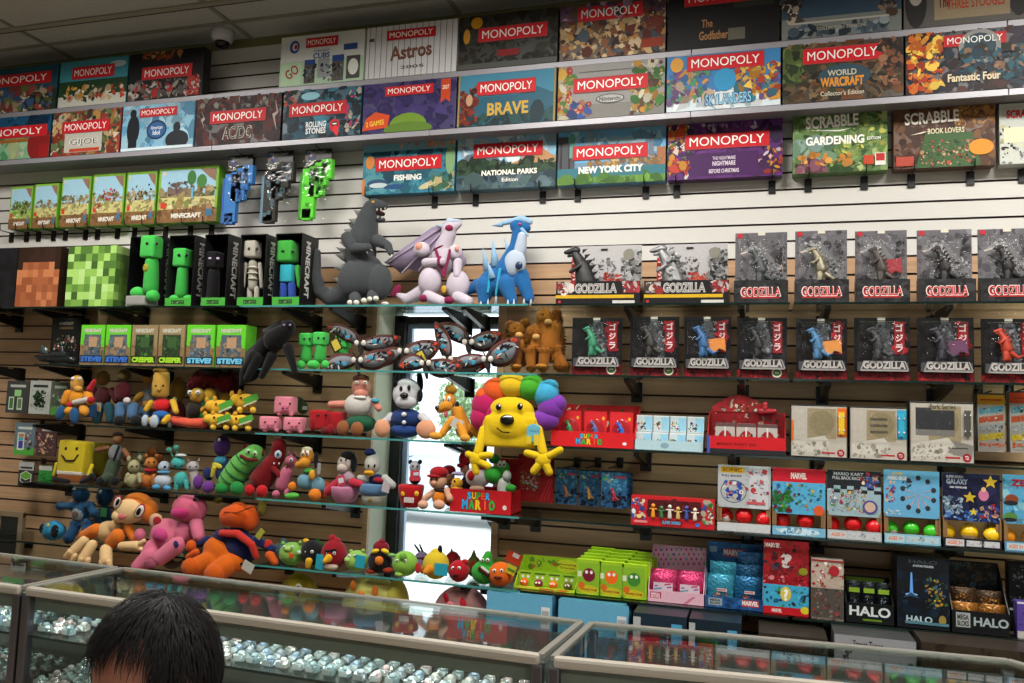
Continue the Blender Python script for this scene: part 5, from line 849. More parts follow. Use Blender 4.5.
t, W_, hf, hb = tray('counter_tray', 'low black display tray with lime band and three bagged figures', 'display tray', 846, 894, 619, 604, 576, z5, .12, '#0f1112', [R(0,0,1,1,'#0f1213'), T('HALO',.5,.6,.86,.5,'#c8d0d0',.03), R(.35,.12,.75,.22,'#5c7c1c')], [R(0,0,1,1,'#131814'), R(.05,.85,.9,.95,'#6c8c24')], Yf=3.40)
for k in range(3): bag(t, (-.31 + .31*k) * W_, -.02, .004, W_*.3, hb*.92, '#182024', [N(.2,.1,.8,.7,'#4c5c6c #a8bcd0 #28303c #8c5c4c',26,.07,780+k), R(.05,.8,.95,.95,'#7c9c2c')], 'dark bagged game figure, %s in the low black tray' % ['left', 'middle', 'right'][k], 'bagged figures in the low black tray', 785 + k)
t = carton('poster_display', 'tall black display box with a blue light beam picture', 'display box', None, 897, 950, 558, z5, 3.40, .14, '#0c0e12', [R(0,0,1,1,'#0e1218'), N(0,.1,1,.75,'#0e1c2c #142838 #101820',26,.1,790), T('HALO',.5,.94,.55,.05,'#3c4448',.02), T('AVATAR FIGURES',.5,.88,.4,.03,'#a8b0b4',.03), Pg('#5c98e0',.24,.46,.26,.78,.29,.78,.31,.46), E_(.275,.47,.12,.02,'#7cb0e8'), Pg('#2c4c6c',.1,.42,.27,.5,.44,.42,.27,.45), N(.55,.3,.95,.72,'#b8902c #4c6c3c #3c5c84 #d8b048 #1c2a34',44,.04,791), E_(.86,.14,.07,.07,'#8c7a3c'), T('HALO',.42,.13,.5,.09,'#a8c0c8',.03), R(.15,.06,.98,.1,'#4c7484')]); dims(t)
t, W_, hf, hb = tray('counter_tray', 'wide black display tray of gold foil bags', 'display tray', 952, 1010, 628, 612, 562, z5, .15, '#0d0e10', [R(0,0,1,1,'#0d0f12'), R(.07,.25,.32,.9,'#989c9c'), T('MEGA',.195,.7,.2,.24,'#2a2c30',.04), T('BLOKS',.195,.42,.2,.24,'#2a2c30',.04), T('HALO',.68,.55,.6,.4,'#98a4a8',.03)], [R(0,0,1,1,'#15161a'), N(.0,.3,1,1,'#2c343c #4c3c2c #1c1c20 #54402c #38505c',50,.08,800), T('HALO',.3,.95,.4,.06,'#4c5458',.02)], Yf=3.40)
for k, (x, y, z, nm) in enumerate([(-.24, -.04, .004, 'front left'), (.24, -.04, .004, 'front right'), (-.22, .0, .05, 'back left'), (.24, .0, .045, 'back right')]):
    bag(t, x*W_, y, z, W_*.47, .1, ['#8c5a1c', '#80521c', '#4c3420', '#45301f'][k], [N(.1,.05,.9,.6,'#8c98a0 #c8c0b0 #3c5c7c #a8343c #28303c',30,.06,810+k), N(.1,.6,.9,.9,'#c8842c #e0a850 #8c4c1c',12,.06,815+k)], '%s foil bag, %s of the wide black tray' % ('gold' if k < 2 else 'brown', nm), 'gold foil bags', 820 + k)
t = carton('boxed_figure_pack', 'near black pack behind the purple one at the right edge', 'boxed toy', None, 1009, 1040, 562, z5 + .001, 3.50, .05, '#101114', [R(0,0,1,1,'#121316'), N(.1,.6,.6,.95,'#5c646c #3c444c #7c8488',14,.06,830), N(.05,.35,.9,.5,'#8c9498',20,.035,831), R(0,.3,.8,.33,'#c8ccd0')]); dims(t)
t = carton('boxed_figure_pack', 'small purple and white pack at the right picture edge', 'boxed toy', None, 1017, 1045, 603, z5, 3.40, .05, '#4c3c84', [R(0,0,1,1,'#4c3c88'), R(0,0,1,.2,'#a8a8a4'), R(0,.95,1,1,'#c8c8c4'), N(.1,.3,.9,.9,'#6c5ca8 #3c2c6c #c84c4c',14,.07,832)]); dims(t)
# ---------------------------------------------------------------- bottom shelf behind the case
z6 = at(590, 622, 3.36).z - .0
base = SH[5]
def bshelf(xa, xb, label):
    t = thing('low_shelf', label, 'shelf', ((xa+xb)/2, 3.425, base), 0, 'low shelves behind the glass cases')
    box('board', (0, 0, -.0105), (xb-xa-.004, .55, .02), MC['maple'], t, .001); box('kick_panel', (0, -.24, -.27), (xb-xa-.01, .015, .5), MC['maple'], t, .001)
bshelf(-3.6, -2.2, 'low maple shelf at the left under the dangling plush feet'); bshelf(-2.2, -.98, 'low maple shelf carrying the three big soft cushions'); bshelf(-.98, .25, 'low maple shelf carrying the pale blue boxes'); bshelf(.25, 1.6, 'low maple shelf carrying the flat dark boxes at the right')
def lowbox(x0, x1, yt, label, col, shapes, dep=.24, Yf=3.38, top=None, cat='box', side=None):
    t = carton('storage_box', label, cat, 'boxes on the low shelf', x0, x1, yt, base, Yf, dep, col, shapes); dims(t); return t
bar = lambda x: [R(x,.55,x+.13,.85,'#c8ccd0')] + [R(x + .01 + .012*i, .6, x + .016 + .012*i, .8, '#4c5054') for i in range(9)]
lowbox(485, 551, 594, 'pale blue long box with a white price label, left one', '#5c9cbc', [R(0,0,1,1,'#5c9ebe')] + bar(.84))
lowbox(557, 628, 603, 'pale blue long box with a white price label, right one', '#5c9cbc', [R(0,0,1,1,'#5c9ebe')] + bar(.84))
lowbox(632, 686, 615, 'dark boxed toy with a dark red shape, beside the pale blue boxes', '#18242c', [R(0,0,1,1,'#1c2c38'), R(0,.6,.14,.95,'#a8acac'), E_(.35,.7,.16,.14,'#5c1420'), R(.72,.6,.92,.9,'#4c98c0'), N(.45,.5,.7,.8,'#a8442c #2c5c8c #c8b8a8',10,.05,840)], .26, 3.24)
lowbox(688, 741, 621, 'dark boxed toy with a dark green shape, right of the dark red one', '#141c22', [R(0,0,1,1,'#182630'), R(0,.6,.12,.95,'#a8acac'), E_(.35,.7,.16,.16,'#1c4c24'), R(.74,.6,.92,.9,'#4c98c0'), N(.5,.5,.7,.8,'#3c7c3c #2c5c8c',10,.05,841)], .26, 3.24)
lowbox(758, 828, 636, 'low flat dark brown box in shadow on the low shelf', '#2a2620', [R(0,0,1,1,'#332e26'), N(0,0,1,1,'#3c342a #2a241c #443c30',20,.09,842)], .26, 3.24)
lowbox(834, 917, 638, 'grey flat box with a thin Street lettering', '#3a3c3c', [R(0,0,1,1,'#8c8e92'), N(0,.5,.25,1,'#2a2a2c',6,.05,843), T('Street Tuner',.42,.9,.36,.10,'#34363a',.02), E_(.93,.6,.06,.14,'#34363a')], .22, 3.25)
lowbox(922, 1040, 648, 'dark brown long flat box at the right picture edge', '#2c241c', [R(0,0,1,1,'#33291f'), N(0,0,1,1,'#3c3024 #2a2018',16,.1,844)], .26, 3.22)
t = thing('price_tag_card', 'small orange card leaning at the right end of the glass case', 'card', at(1006, 672, 2.95), 0, None)
bm = bmesh.new(); bm_box(bm, Vector((0, 0, .035)), (.06, .004, .055), Matrix.Rotation(.5, 3, 'Y'), .001); done('card_sheet', bm, card('#c8441c'), t)
t.location = (at(1006, 672, 3.36).x, 3.42, base + .0005)
# ================================================================ SOFT TOYS
def P(name, label, cat, Y, rest, spec, grp=None, soft=True):
    """soft toy laid out on the picture plane at distance Y, then given depth.
    e x y rx ry [dy rd rot] ball; l x0 y0 r0 x1 y1 r1 [dy0 dy1] limb; b x y hw hh [dy hd rot] rounded block;
    f dy th x y x y .. flat piece; c x y r_top r_bot h [dy] upright tub; k x y w h rot [dy] spike. name* = one object per shape"""
    s = Y / FPX; parts = []
    def W3(x, y, dy=0): return at(x, y, Y + dy * s)
    xs = []
    for ln in spec.strip().split('\n'):
        ln = ln.strip()
        if not ln: continue
        hd, body = ln.split(':', 1); nm, col = hd.split()[:2]; kind = hd.split()[2] if len(hd.split()) > 2 else 'plush'
        prims = [q.split() for q in body.split(';') if q.strip()]
        groups = [[q] for q in prims] if nm.endswith('*') else [prims]
        for g in groups:
            bm = bmesh.new()
            for q in g:
                k, a = q[0], [float(v) for v in q[1:]]
                if k == 'e':
                    x, y, rx, ry = a[:4]; dy = a[4] if len(a) > 4 else 0; rd = a[5] if len(a) > 5 else min(rx, ry); rot = a[6] if len(a) > 6 else 0
                    sm = max(rx, ry) < 3.5
                    bm_ball(bm, W3(x, y, dy), (rx*s, rd*s, ry*s), Matrix.Rotation(-math.radians(rot), 3, 'Y'), 12 if sm else 22, 8 if sm else 14)
                elif k == 'l':
                    d0 = a[6] if len(a) > 6 else 0; d1 = a[7] if len(a) > 7 else d0
                    bm_limb(bm, W3(a[0], a[1], d0), a[2]*s, W3(a[3], a[4], d1), a[5]*s, 16)
                elif k == 'b':
                    x, y, hw, hh = a[:4]; dy = a[4] if len(a) > 4 else 0; hd_ = a[5] if len(a) > 5 else min(hw, hh); rot = a[6] if len(a) > 6 else 0
                    bm_box(bm, W3(x, y, dy), (2*hw*s, 2*hd_*s, 2*hh*s), Matrix.Rotation(-math.radians(rot), 3, 'Y'), min(hw, hh, hd_)*s*.32)
                elif k == 'f':
                    pts = [W3(a[i], a[i+1]) for i in range(2, len(a), 2)]
                    pts = [W3(a[i], a[i+1], a[0]) for i in range(2, len(a), 2)]; bm_prism(bm, [(p.x, p.z) for p in pts], Y + a[0]*s, a[1]*s)
                elif k == 'c':
                    dy = a[5] if len(a) > 5 else 0; c = W3(a[0], a[1], dy)
                    n0 = len(bm.verts); rt, rb, h = a[2]*s, a[3]*s, a[4]*s
                    lathe(bm, [(rb*.8, -h/2), (rb, -h/2 + h*.12), ((rt+rb)/2*1.05, 0), (rt, h/2 - h*.1), (rt*.96, h/2)], 26, c)
                elif k == 'k':
                    dy = a[5] if len(a) > 5 else 0; c = W3(a[0], a[1], dy)
                    bmesh.ops.create_cone(bm, cap_ends=True, segments=10, radius1=a[2]*s/2, radius2=.0004, depth=a[3]*s, matrix=Matrix.Translation(c) @ Matrix.Rotation(math.radians(a[4]), 4, 'Y'))
            if kind == 'shag':            # tufts of long pile
                rt = random.Random(len(bm.verts)); bm.normal_update(); src = [(v.co.copy(), v.normal.copy()) for v in bm.verts for _ in range(2)]
                for c_, n_ in src:
                    h_ = s * rt.uniform(1.6, 3.4); d_ = (n_ + Vector((rt.uniform(-.6, .6), rt.uniform(-.6, .6), rt.uniform(-1.1, .1)))).normalized(); u_ = n_.orthogonal().normalized(); w_ = n_.cross(u_); r_ = s * rt.uniform(.6, 1.2)
                    o_ = c_ + Vector((rt.uniform(-1, 1), 0, rt.uniform(-1, 1))) * s * .8
                    b_ = [bm.verts.new(o_ + (u_ * math.cos(q_) + w_ * math.sin(q_)) * r_ - n_ * r_ * .5) for q_ in (0, 2.1, 4.2)] + [bm.verts.new(o_ + d_ * h_)]
                    for i_, j_ in ((0, 1), (1, 2), (2, 0)): bm.faces.new((b_[i_], b_[j_], b_[3]))
            parts.append((nm.rstrip('*'), bm, col, kind)); xs += [v.co.copy() for v in bm.verts]
    x0 = min(v.x for v in xs); x1 = max(v.x for v in xs); zmin = min(v.z for v in xs); y0 = min(v.y for v in xs); y1 = max(v.y for v in xs)
    z1 = max(v.z for v in xs)
    base = Vector(((x0+x1)/2, (y0+y1)/2, zmin))
    push = max(0, y1 - (WY - .004))                      # keep clear of the wall
    t = thing(name, label, cat, (base.x, base.y - push, zmin if rest is None else rest + .0008), 0, grp)
    k = 1.0
    if rest is not None and z1 > rest: k = max(.8, min(1.25, (z1 - rest) / (z1 - zmin)))   # foot stays on the shelf, crown where the photo has it
    for nm, bm, col, kind in parts:
        bmesh.ops.transform(bm, matrix=Matrix.Diagonal((1, 1, k, 1)) @ Matrix.Translation(-base), verts=bm.verts)
        m = {'melt': plush, 'plush': plush, 'shag': plush, 'card': card, 'plastic': plastic, 'shine': lambda c: mat(c, .15, 0, 'button', .03)}[kind](col)
        o = done(nm, bm, m, t, False)
        sm = kind != 'card'
        if kind == 'melt':
            r_ = o.modifiers.new('weld', 'REMESH'); r_.mode = 'VOXEL'; r_.voxel_size = .0045; r_.use_smooth_shade = True
            q_ = o.modifiers.new('soften', 'SMOOTH'); q_.factor = .6; q_.iterations = 9
        for p in o.data.polygons: p.use_smooth = sm
    return t
GG = 'plush in the dark window boxes'
P('block_plush', 'tall green block headed plush standing before the first window box', 'plush toy', 3.40, SH[0], """
head #3fae4a: b 152 247 10.5 13 0 9
body #38a043: l 152 262 8 151 285 9
foot* #3fae4a: e 138 290 9 7 -4 8; e 153 293 8 7 -5 8
stand #8a8a86 card: b 141 298 14 5.5 -2 10
eye* #101410 plastic: e 147 243 2 2 -9.4 1; e 157 243 2 2 -9.4 1
chest_patch #8a8a2c: e 146 266 4 5 -8 2""")
P('block_plush', 'shorter green block headed plush inside the second window box', 'plush toy', 3.47, SH[0] + .004, """
head #3fae4a: b 183 257 9 9.5 0 8
body #38a043: l 183 268 6.5 182 286 7.5
foot* #3fae4a: e 175 293 7 6 -4 7; e 189 293 7 6 -4 7
eye* #101410 plastic: e 179 254 2 2 -8.4 1; e 187 254 2 2 -8.4 1""", GG)
P('block_plush', 'black plush with two pale eyes inside the third window box', 'plush toy', 3.47, SH[0] + .004, """
head #101012: b 214 259 9 8 0 8
body #121214: l 214 270 7 213 290 7.5
eye* #b8a8c8 plastic: e 210 257 2.4 1.2 -8.6 1; e 218 257 2.4 1.2 -8.6 1""", GG)
P('bone_plush', 'bone white long armed plush inside the fourth window box', 'plush toy', 3.47, SH[0] + .004, """
head #a8a498: b 253 249 8 9 0 7.5
body #9c988c: l 253 262 5 253 282 5
rib* #b4b0a4: e 253 265 7 1.6 -2 5; e 253 270 7 1.6 -2 5; e 253 275 6 1.6 -2 5
arm* #a8a498: l 246 262 2.4 243 284 2.2; l 260 262 2.4 262 282 2.2
leg* #a8a498: l 250 284 3 250 297 3.4; l 257 284 3 257 297 3.4
eye* #26241f plastic: e 249 248 1.8 1.8 -7.6 1; e 257 248 1.8 1.8 -7.6 1""", GG)
P('shirt_doll', 'green faced plush doll in teal shirt and blue trousers in the last window box', 'plush doll', 3.47, SH[0] + .004, """
head #3c9c3c: b 288 251 10.5 11 0 9
shirt #2c9cac: b 288 270 8 9 0 5
arm* #3c9c3c: l 278 265 3.4 276 280 3; l 298 265 3.4 300 280 3
leg* #2c4a9c: l 284 280 4.4 283 295 4.4; l 292 280 4.4 293 295 4.4
eye* #142014 plastic: e 283 250 2.2 1.4 -9.4 1; e 293 250 2.2 1.4 -9.4 1""", GG)
P('hanging_plush', 'dull red and teal plush squeezed between window box and grey dinosaur', 'plush toy', 3.62, SH[0], """
body #7c3430: l 308 246 7 309 268 7
skirt #24505c: l 309 272 7 309 296 7.5
arm* #7c3430: l 303 250 3 301 270 2.6; l 314 250 3 315 268 2.6""")
# ---- the three big beasts
P('dinosaur_plush', 'big grey dinosaur plush with open jaws and toothy mouth beside the boxes', 'plush toy', 3.55, SH[0], """
body #3f4245 melt: e 366 276 23 25 0 18; e 361 252 18 22 0 15; e 351 278 15 20 -10 12; e 380 281 14 20 -6 12; l 350 290 13 332 297 10; l 332 297 10 320 290 7.5; l 320 290 7.5 316 272 6; l 316 272 6 317 252 4.6; l 363 240 17 368 218 12; l 368 218 12 371 208 9; e 374 206 11 7.5 0 8; l 374 205 7.5 384 206 5
lower_jaw #3f4245: l 373 217 5 383 220 2.8
mouth #2c1414: l 374 212 4.5 383 214 2.4
tooth* #c8c4b4 plastic: k 377 210 2 3 180 -4; k 381 210 2 3 180 -4; k 385 209 2 3 180 -2; k 378 216.5 2 3 0 -3; k 382 217 2 3 0 -3
foot* #3d4043: l 355 296 6.5 356 300 5.5 -16 -22; l 373 294 6.5 373 298 5.5 -12 -18
arm* #3f4245: l 348 238 8 354 248 6.5 -12 -16; l 354 248 6.5 368 247 4.5 -16 -22; l 378 240 7 388 245 4.6 -6 -12; l 388 245 4.6 391 252 3.4 -12 -16
claw* #c4c1b4 plastic: e 350 301 3.4 3 -26; e 356.5 301 3.4 3 -27; e 364 299 3.2 3 -24; e 370 297.5 3.4 3 -22; e 376 297 3.4 3 -22; e 385 302 4.6 2.2 -12; k 367 251 2 6 150 -23; k 371 249 2 6 120 -23; k 391 256 2 6 200 -17
fin* #7c7f7c: k 357 212 9 10 -60; k 353 221 12 13 -65; k 349 231 14 15 -70; k 345 243 14 16 -75; k 341 255 14 16 -80; k 340 267 13 15 -85; k 338 279 11 12 -70; k 331 288 9 9 -50; k 346 237 9 16 -60 6; k 341 249 9 16 -66 6; k 352 226 9 13 -58 6
eye* #c8a030 shine: e 373 202 1.8 1.4 -7.4 1""")
P('winged_dragon_plush', 'white and pink winged dragon plush crouching beside the grey dinosaur', 'plush toy', 3.55, SH[0], """
body #b8aeba melt: e 443 260 13 17 0 11; e 430 280 13 15 -8 10; e 458 284 13 16 -6 10; l 425 290 9 408 298 6; l 408 298 6 398 294 3; l 443 248 9 449 234 8; e 449 230 8.5 9 0 8; l 452 228 6 460 224 3
crest #a8b8c8: l 449 222 4 460 221 1.4; k 440 226 7 12 -80
foot* #b8aeba: l 428 295 6.5 441 300 5.5 -12 -18; l 458 296 6.5 468 300 5.5 -12 -18
tail_tip #7c1f44: e 396 290 4.5 8 0 3 -35
shoulder* #c4bac4: e 422 249 9 8 -4 8; e 455 252 8 8 -4 7
shoulder_gem* #c88a74 plastic: e 419 246 4 4.4 -11 2; e 457 248 2.6 3 -11 2
arm* #b8aeba: l 426 262 5 442 261 4.4 -10 -15; l 458 262 5 457 274 4 -8 -12
cuff* #7c1f44: e 440 261 3 6 -15 5; e 424 297 5.5 4 -16 5; e 449 299 5.5 4 -17 5; e 449 228 4.6 3.6 -6.4 3; e 441 248 8.6 1.8 -2 8 20
necklace #7c1f44: l 436 250 1.6 444 276 1.4 -11 -13; l 450 250 1.6 444 276 1.4 -10 -13
medal #b89028 plastic: e 444 288 3 4 -15 1
wing* #8a7c94: f 6 2 384 262 400 250 431 228 447 222 440 240 428 255 419 272 408 268 401 273 393 266; f 10 2 440 262 462 250 466 262 455 274
wing_rib* #a89cb0: l 444 226 1.4 388 262 .8 5; l 442 232 1.4 402 272 .8 5; l 440 238 1.4 419 270 .8 5
eye* #a81c34 shine: e 449 227 2 1.6 -8.4 1""")
P('spiked_dragon_plush', 'blue spiked dragon plush with white chest plate, beside the wide black boxes', 'plush toy', 3.55, SH[0], """
body #1f5c94 melt: e 497 280 20 15 0 13; l 521 274 9 529 296 6 -4 -6; l 506 282 9 512 298 6 -10 -12; l 486 284 11 484 298 6.5 -4 -6; l 478 284 8 468 290 3.5; l 508 268 13 517 246 8; l 517 246 8 519 230 7; e 517 226 8 7 0 7; l 518 225 6 527 228 4.5
chest_plate #a8b4c4: e 515 262 12 14 -8 7; l 520 250 7 522 236 5 -4
chest_gem #1c2c4c plastic: e 519 264 4 4 -16 2
crest #8cb0cc: l 500 224 2 522 219 4; l 522 219 4 530 222 3; k 497 225 6 12 -95; l 522 229 2 528 235 1.2 -5
toe* #b4bcc8: k 524 299 4 8 0 -10; k 531 299 4 8 0 -10; k 508 300 4 8 0 -17; k 514 300 4 8 0 -17; k 481 300 4 8 0 -11; k 488 300 4 8 0 -11; k 496 296 4 12 0 -12; k 472 298 4 8 0
back_spike* #8cb0cc: k 494 252 11 30 -8; k 485 258 9 24 -14 4; k 508 248 10 26 -22; k 490 268 8 20 -20 -12
stripe* #2f9cc0: l 500 268 1.6 496 292 1.2 -13; l 490 270 1.6 488 290 1.2 -12
eye* #b81c2c shine: e 520 224 1.6 1.4 -7 1""")
# ---- second row
P('toy_boat', 'dark toy boat with small rider in front of the black boxed set', 'toy boat', 3.42, SH[1], """
hull #16191a plastic: l 42 362 5 72 364 6.5; l 42 362 5 36 359 2
deck #22292a plastic: b 60 357 12 3 0 5
rider #2c3030 plastic: l 62 354 3 62 348 2.4; e 62 345 2.6 2.6
pennant #3a4446 plastic: f 0 1 38 356 42 345 47 350 48 358""")
P('dragon_plush', 'long black dragon plush draped over the shelf edge', 'plush toy', 3.37, None, """
body #070708: e 268 346 22 13 8 12 35; l 275 340 13 287 330 9; e 288 327 8.5 8.5
wing* #111114: f 4 3 245 352 262 338 276 352 268 368 254 380 244 384; f 14 3 262 330 280 320 284 340 268 348
leg* #0d0d0f: l 258 358 7 247 378 4; l 288 348 6 295 372 3.4; l 272 356 6 262 376 3.6
tail #0d0d0f: l 254 356 7 243 372 4; l 243 372 4 241 384 2
eye* #8c7ca0 shine: e 284 325 1.6 1.2 -8 .8; e 290 325 1.6 1.2 -8 .8""")
for i, (x, y, lb) in enumerate([(307, 350, 'little green block headed plush, left of the pair beside the butterflies'), (321, 349, 'little green block headed plush, right of the pair beside the butterflies'), (343, 352, 'little green block headed plush half hidden behind the butterflies')]):
    P('small_block_plush', lb, 'plush toy', 3.44 + .06 * (i == 2), SH[1], """
head #3fae4a: b %g %g 7.4 7.4 0 6.5
body #379c42: l %g %g 6 %g %g 7
foot* #3fae4a: e %g %g 5.5 5 -4 5; e %g %g 5.5 5 -4 5
eye* #101410 plastic: e %g %g 1.4 1.4 -6.8 .8; e %g %g 1.4 1.4 -6.8 .8""" % (x, y - 10, x, y - 3, x - 1, y + 8, x - 6, y + 15, x + 5, y + 15, x - 2.6, y - 11, x + 3, y - 11), 'little green block headed plush')
def butterfly(label, hx, hy, wings, Y, tagc=None):
    sp = """body #2a2626: l %g %g 3.6 %g %g 3 ; l %g %g 2.4 %g %g 1.4
fluffy_eye* #c4c0b8: e %g %g 2.8 3.4 -3 2.4; e %g %g 2.8 3.4 -3 2.4
antenna* #1c1a1a: l %g %g .8 %g %g .6; l %g %g .8 %g %g .6
""" % (hx, hy, hx + 1, hy + 7, hx + 1, hy + 7, hx + 2, hy + 14, hx - 3.4, hy - 1, hx + 3.6, hy - 1, hx - 1.5, hy - 3, hx - 4, hy - 9, hx + 1.5, hy - 3, hx + 4, hy - 9)
    for k, (tx, ty, w) in enumerate(wings):
        dx, dy = tx - hx, ty - hy; L_ = math.hypot(dx, dy); w = w * 1.9; ux_, uy_ = dx / L_, dy / L_; nx, ny = -uy_, ux_
        def leaf(a, b, ws, d, th, sh=0):
            pts = []
            for j in range(9): f = j / 8; q = a + (b - a) * f; h = ws * math.sin(math.pi * min(1, f * .86 + .12)) ** .7; pts.append((hx + dx * q + nx * (h + sh), hy + dy * q + ny * (h + sh)))
            for j in range(8, -1, -1): f = j / 8; q = a + (b - a) * f; h = ws * .5 * math.sin(math.pi * min(1, f * .86 + .12)) ** .7; pts.append((hx + dx * q - nx * (h - sh), hy + dy * q - ny * (h - sh)))
            return 'f %g %g ' % (d, th) + ' '.join('%g %g' % p for p in pts)
        d0 = 2 + k
        rb = random.Random(int(hx * 7 + tx)); mk = lambda c, n_: ''.join('wing_mark* %s: ' % c + '; '.join('e %g %g %g %g %g .5 %g' % (hx + dx*q + nx*o_, hy + dy*q + ny*o_, rb.uniform(1.6, 3.6), rb.uniform(.6, 1.3), d0 - 1.1, rb.uniform(0, 180)) for q, o_ in [(rb.uniform(.25, .85), rb.uniform(-.3, .45) * w) for _ in range(n_)]) + '\n')
        sp += mk('#16161a', 7) + mk('#c0bcb4', 3) + mk('#a8482c', 2)
        sp += "wing #4c2822: %s\nwing_panel #70747a: %s\nwing_blotch* #3f86a0: e %g %g 3.6 2.6 %g .6; e %g %g 2.4 1.8 %g .6\nwing_mark* #1c1a1c: e %g %g 3 .9 %g .6 %g; e %g %g 3 .9 %g .6 %g; e %g %g 2.4 .9 %g .6 %g\neye_spot* #b03a28: e %g %g 2.2 2.2 %g .8\n" % (
            leaf(.03, 1, w, d0, 1.2), leaf(.12, .86, w * .7, d0 - .5, .6, w * .06), hx + dx*.35, hy + dy*.35, d0 - 1, hx + dx*.5 + nx*2, hy + dy*.5 + ny*2, d0 - 1,
            hx + dx*.62, hy + dy*.62, d0 - 1, 40, hx + dx*.7 + nx*2.5, hy + dy*.7 + ny*2.5, d0 - 1, 20, hx + dx*.48 - nx*1.5, hy + dy*.48 - ny*1.5, d0 - 1, 60, hx + dx*.88, hy + dy*.88, d0 - 1)
    if tagc: sp += "hang_tag #1c1a14 card: b %g %g 6 7.5 -4 .4 30\ntag_face #b8a43c card: b %g %g 4 6 -4.6 .3 30\n" % (tagc + tagc)
    P('butterfly_plush', label, 'plush toy', Y, None, sp, 'butterfly plush on the second glass row')
butterfly('butterfly plush with upright left wing and a black and yellow tag, leftmost', 360, 344, [(326, 325, 5), (400, 337, 6)], 3.46, (336, 345))
butterfly('butterfly plush lying lowest, below the leftmost one', 357, 361, [(320, 369, 6), (394, 352, 7)], 3.41)
butterfly('butterfly plush overlapping the window frame, with a black and yellow tag', 403, 352, [(440, 343, 8), (370, 368, 6)], 3.43, (421, 357))
butterfly('butterfly plush with its tall wing standing in the bright window', 447, 360, [(435, 322, 5), (486, 366, 6)], 3.45)
butterfly('butterfly plush highest in the bright window', 468, 343, [(437, 325, 6), (503, 333, 7)], 3.50)
butterfly('butterfly plush lying flat with wings spread along the middle of the shelf', 425, 364, [(398, 366, 6), (462, 366, 7)], 3.40)
butterfly('butterfly plush beside the shaggy brown one, rightmost', 487, 360, [(519, 338, 9), (446, 367, 5)], 3.42)
P('shaggy_plush', 'shaggy golden brown three headed plush at the right of the window', 'plush toy', 3.50, SH[1], """
body #8a5418 shag: e 533 352 24 20 4 12; l 548 350 12 553 330 9; l 556 360 8 564 370 5
neck* #945c1c shag: l 524 350 8 518 336 7 -4; l 535 350 8 534 338 7 -4; l 546 346 8 545 326 7 -2
head* #9c6420 shag: e 517 332 8 7 -5 7; e 535 334 8 7 -6 7; e 545 318 8 8 -3 7
muzzle* #b88c50: e 519 337 4 3.4 -12 3; e 536 339 4 3.4 -13 3; e 548 323 4 3.4 -10 3
leg* #8a5418 shag: l 518 352 6 516 370 4.4 -8; l 530 354 6 531 370 4.6 -9; l 545 354 6 543 370 5 -9; l 556 352 6 558 369 4.6 -2
foot* #9c6420: e 541 370 6 2.6 -13 4; e 516 370 5 2.4 -12 4
mane* #7c4a14 shag: e 510 328 4 5 -2; e 525 325 4 4 -2; e 540 328 4 4 -3; e 556 322 6 12 2 4; e 560 345 5 18 4 4; e 528 342 3 8 -9 3; e 507 345 4 12 0 4
eye* #1c1008 shine: e 515 330 1.2 1.2 -11.6; e 533 332 1.2 1.2 -12.4; e 543 315 1.2 1.2 -9.8""")
# ---- third row: dolls
sk, jn = '#c08a3a', '#33506c'
P('boot_doll', 'seated doll in yellow top with big blue boots and striped sleeve, leftmost', 'plush doll', 3.42, SH[2], """
head #b8883c: e 77 384 8 11 0 7; e 78 390 6 4 -5 4
shirt #c07c1c: e 78 401 12 13 0 9
arm* #c07c1c: l 68 395 5 64 404 4.4 -6 -8; l 88 396 5 90 404 5 -4 -8
sleeve #a8a49c: l 75 405 4 86 402 4 -12; 
glove* #a01c24: e 70 407 4.6 4 -13; e 91 402 4.4 4.6 -12; l 90 390 4 94 382 2.6 -4
trousers #b87c24: l 72 412 6 68 414 5 -8 -16; l 84 411 6 84 415 5.4 -8 -16
boot* #1c466c: e 60 416 6 10 -20 4 -12; e 74 419 6 11 -22 4 8; b 90 413 6 9 -4 5
eye* #c8c4bc plastic: e 73 379 2.6 2.6 -6; e 80 379 2.6 2.6 -6""", 'cloth dolls on the third glass row')
P('cloth_doll', 'dark maroon doll with a small price tag behind the booted doll', 'plush doll', 3.52, SH[2], """
head #7c5a2c: e 103 378 8 9; 
body #4a1c20: e 103 396 10 12 0 8
arm* #5c2024: l 94 390 4 92 402 3.6; l 112 390 4 116 400 3.4
trousers #1f4450: l 99 406 6 97 418 5.4 -6; l 109 406 6 111 418 5.4 -6
price_tag #c0b49c card: b 98 406 4 5 -13 .4
tag_stripe #c07c1c card: b 98 407 2.6 2 -13.6 .3""", 'cloth dolls on the third glass row')
P('cloth_doll', 'dark red doll with pale hand, blue jeans and black shoes', 'plush doll', 3.48, SH[2], """
head #54401f: e 124 376 8 8
body #4c141c: e 123 392 11 13 0 8
hand #b8b0b0: e 127 401 4.4 4 -10
trousers #3a5876: l 121 408 7 120 416 6 -4 -10; l 133 408 7 132 416 6 -4 -10
shoe* #141618: e 119 421 7 6 -16; e 136 421 8 6.4 -16""", 'cloth dolls on the third glass row')
P('cloth_doll', 'doll in a pale grey shirt and jeans behind the red shirted one', 'plush doll', 3.56, SH[2], """
head #a8782c: e 148 378 7 8
shirt #84868c: e 148 398 10 11 0 7
arm* #a8782c: l 141 395 4 132 403 3.4 -8 -10; l 146 404 4 152 407 3.6 -10
trousers #3a5876: l 146 412 8 144 421 6 -2 -8""", 'cloth dolls on the third glass row')
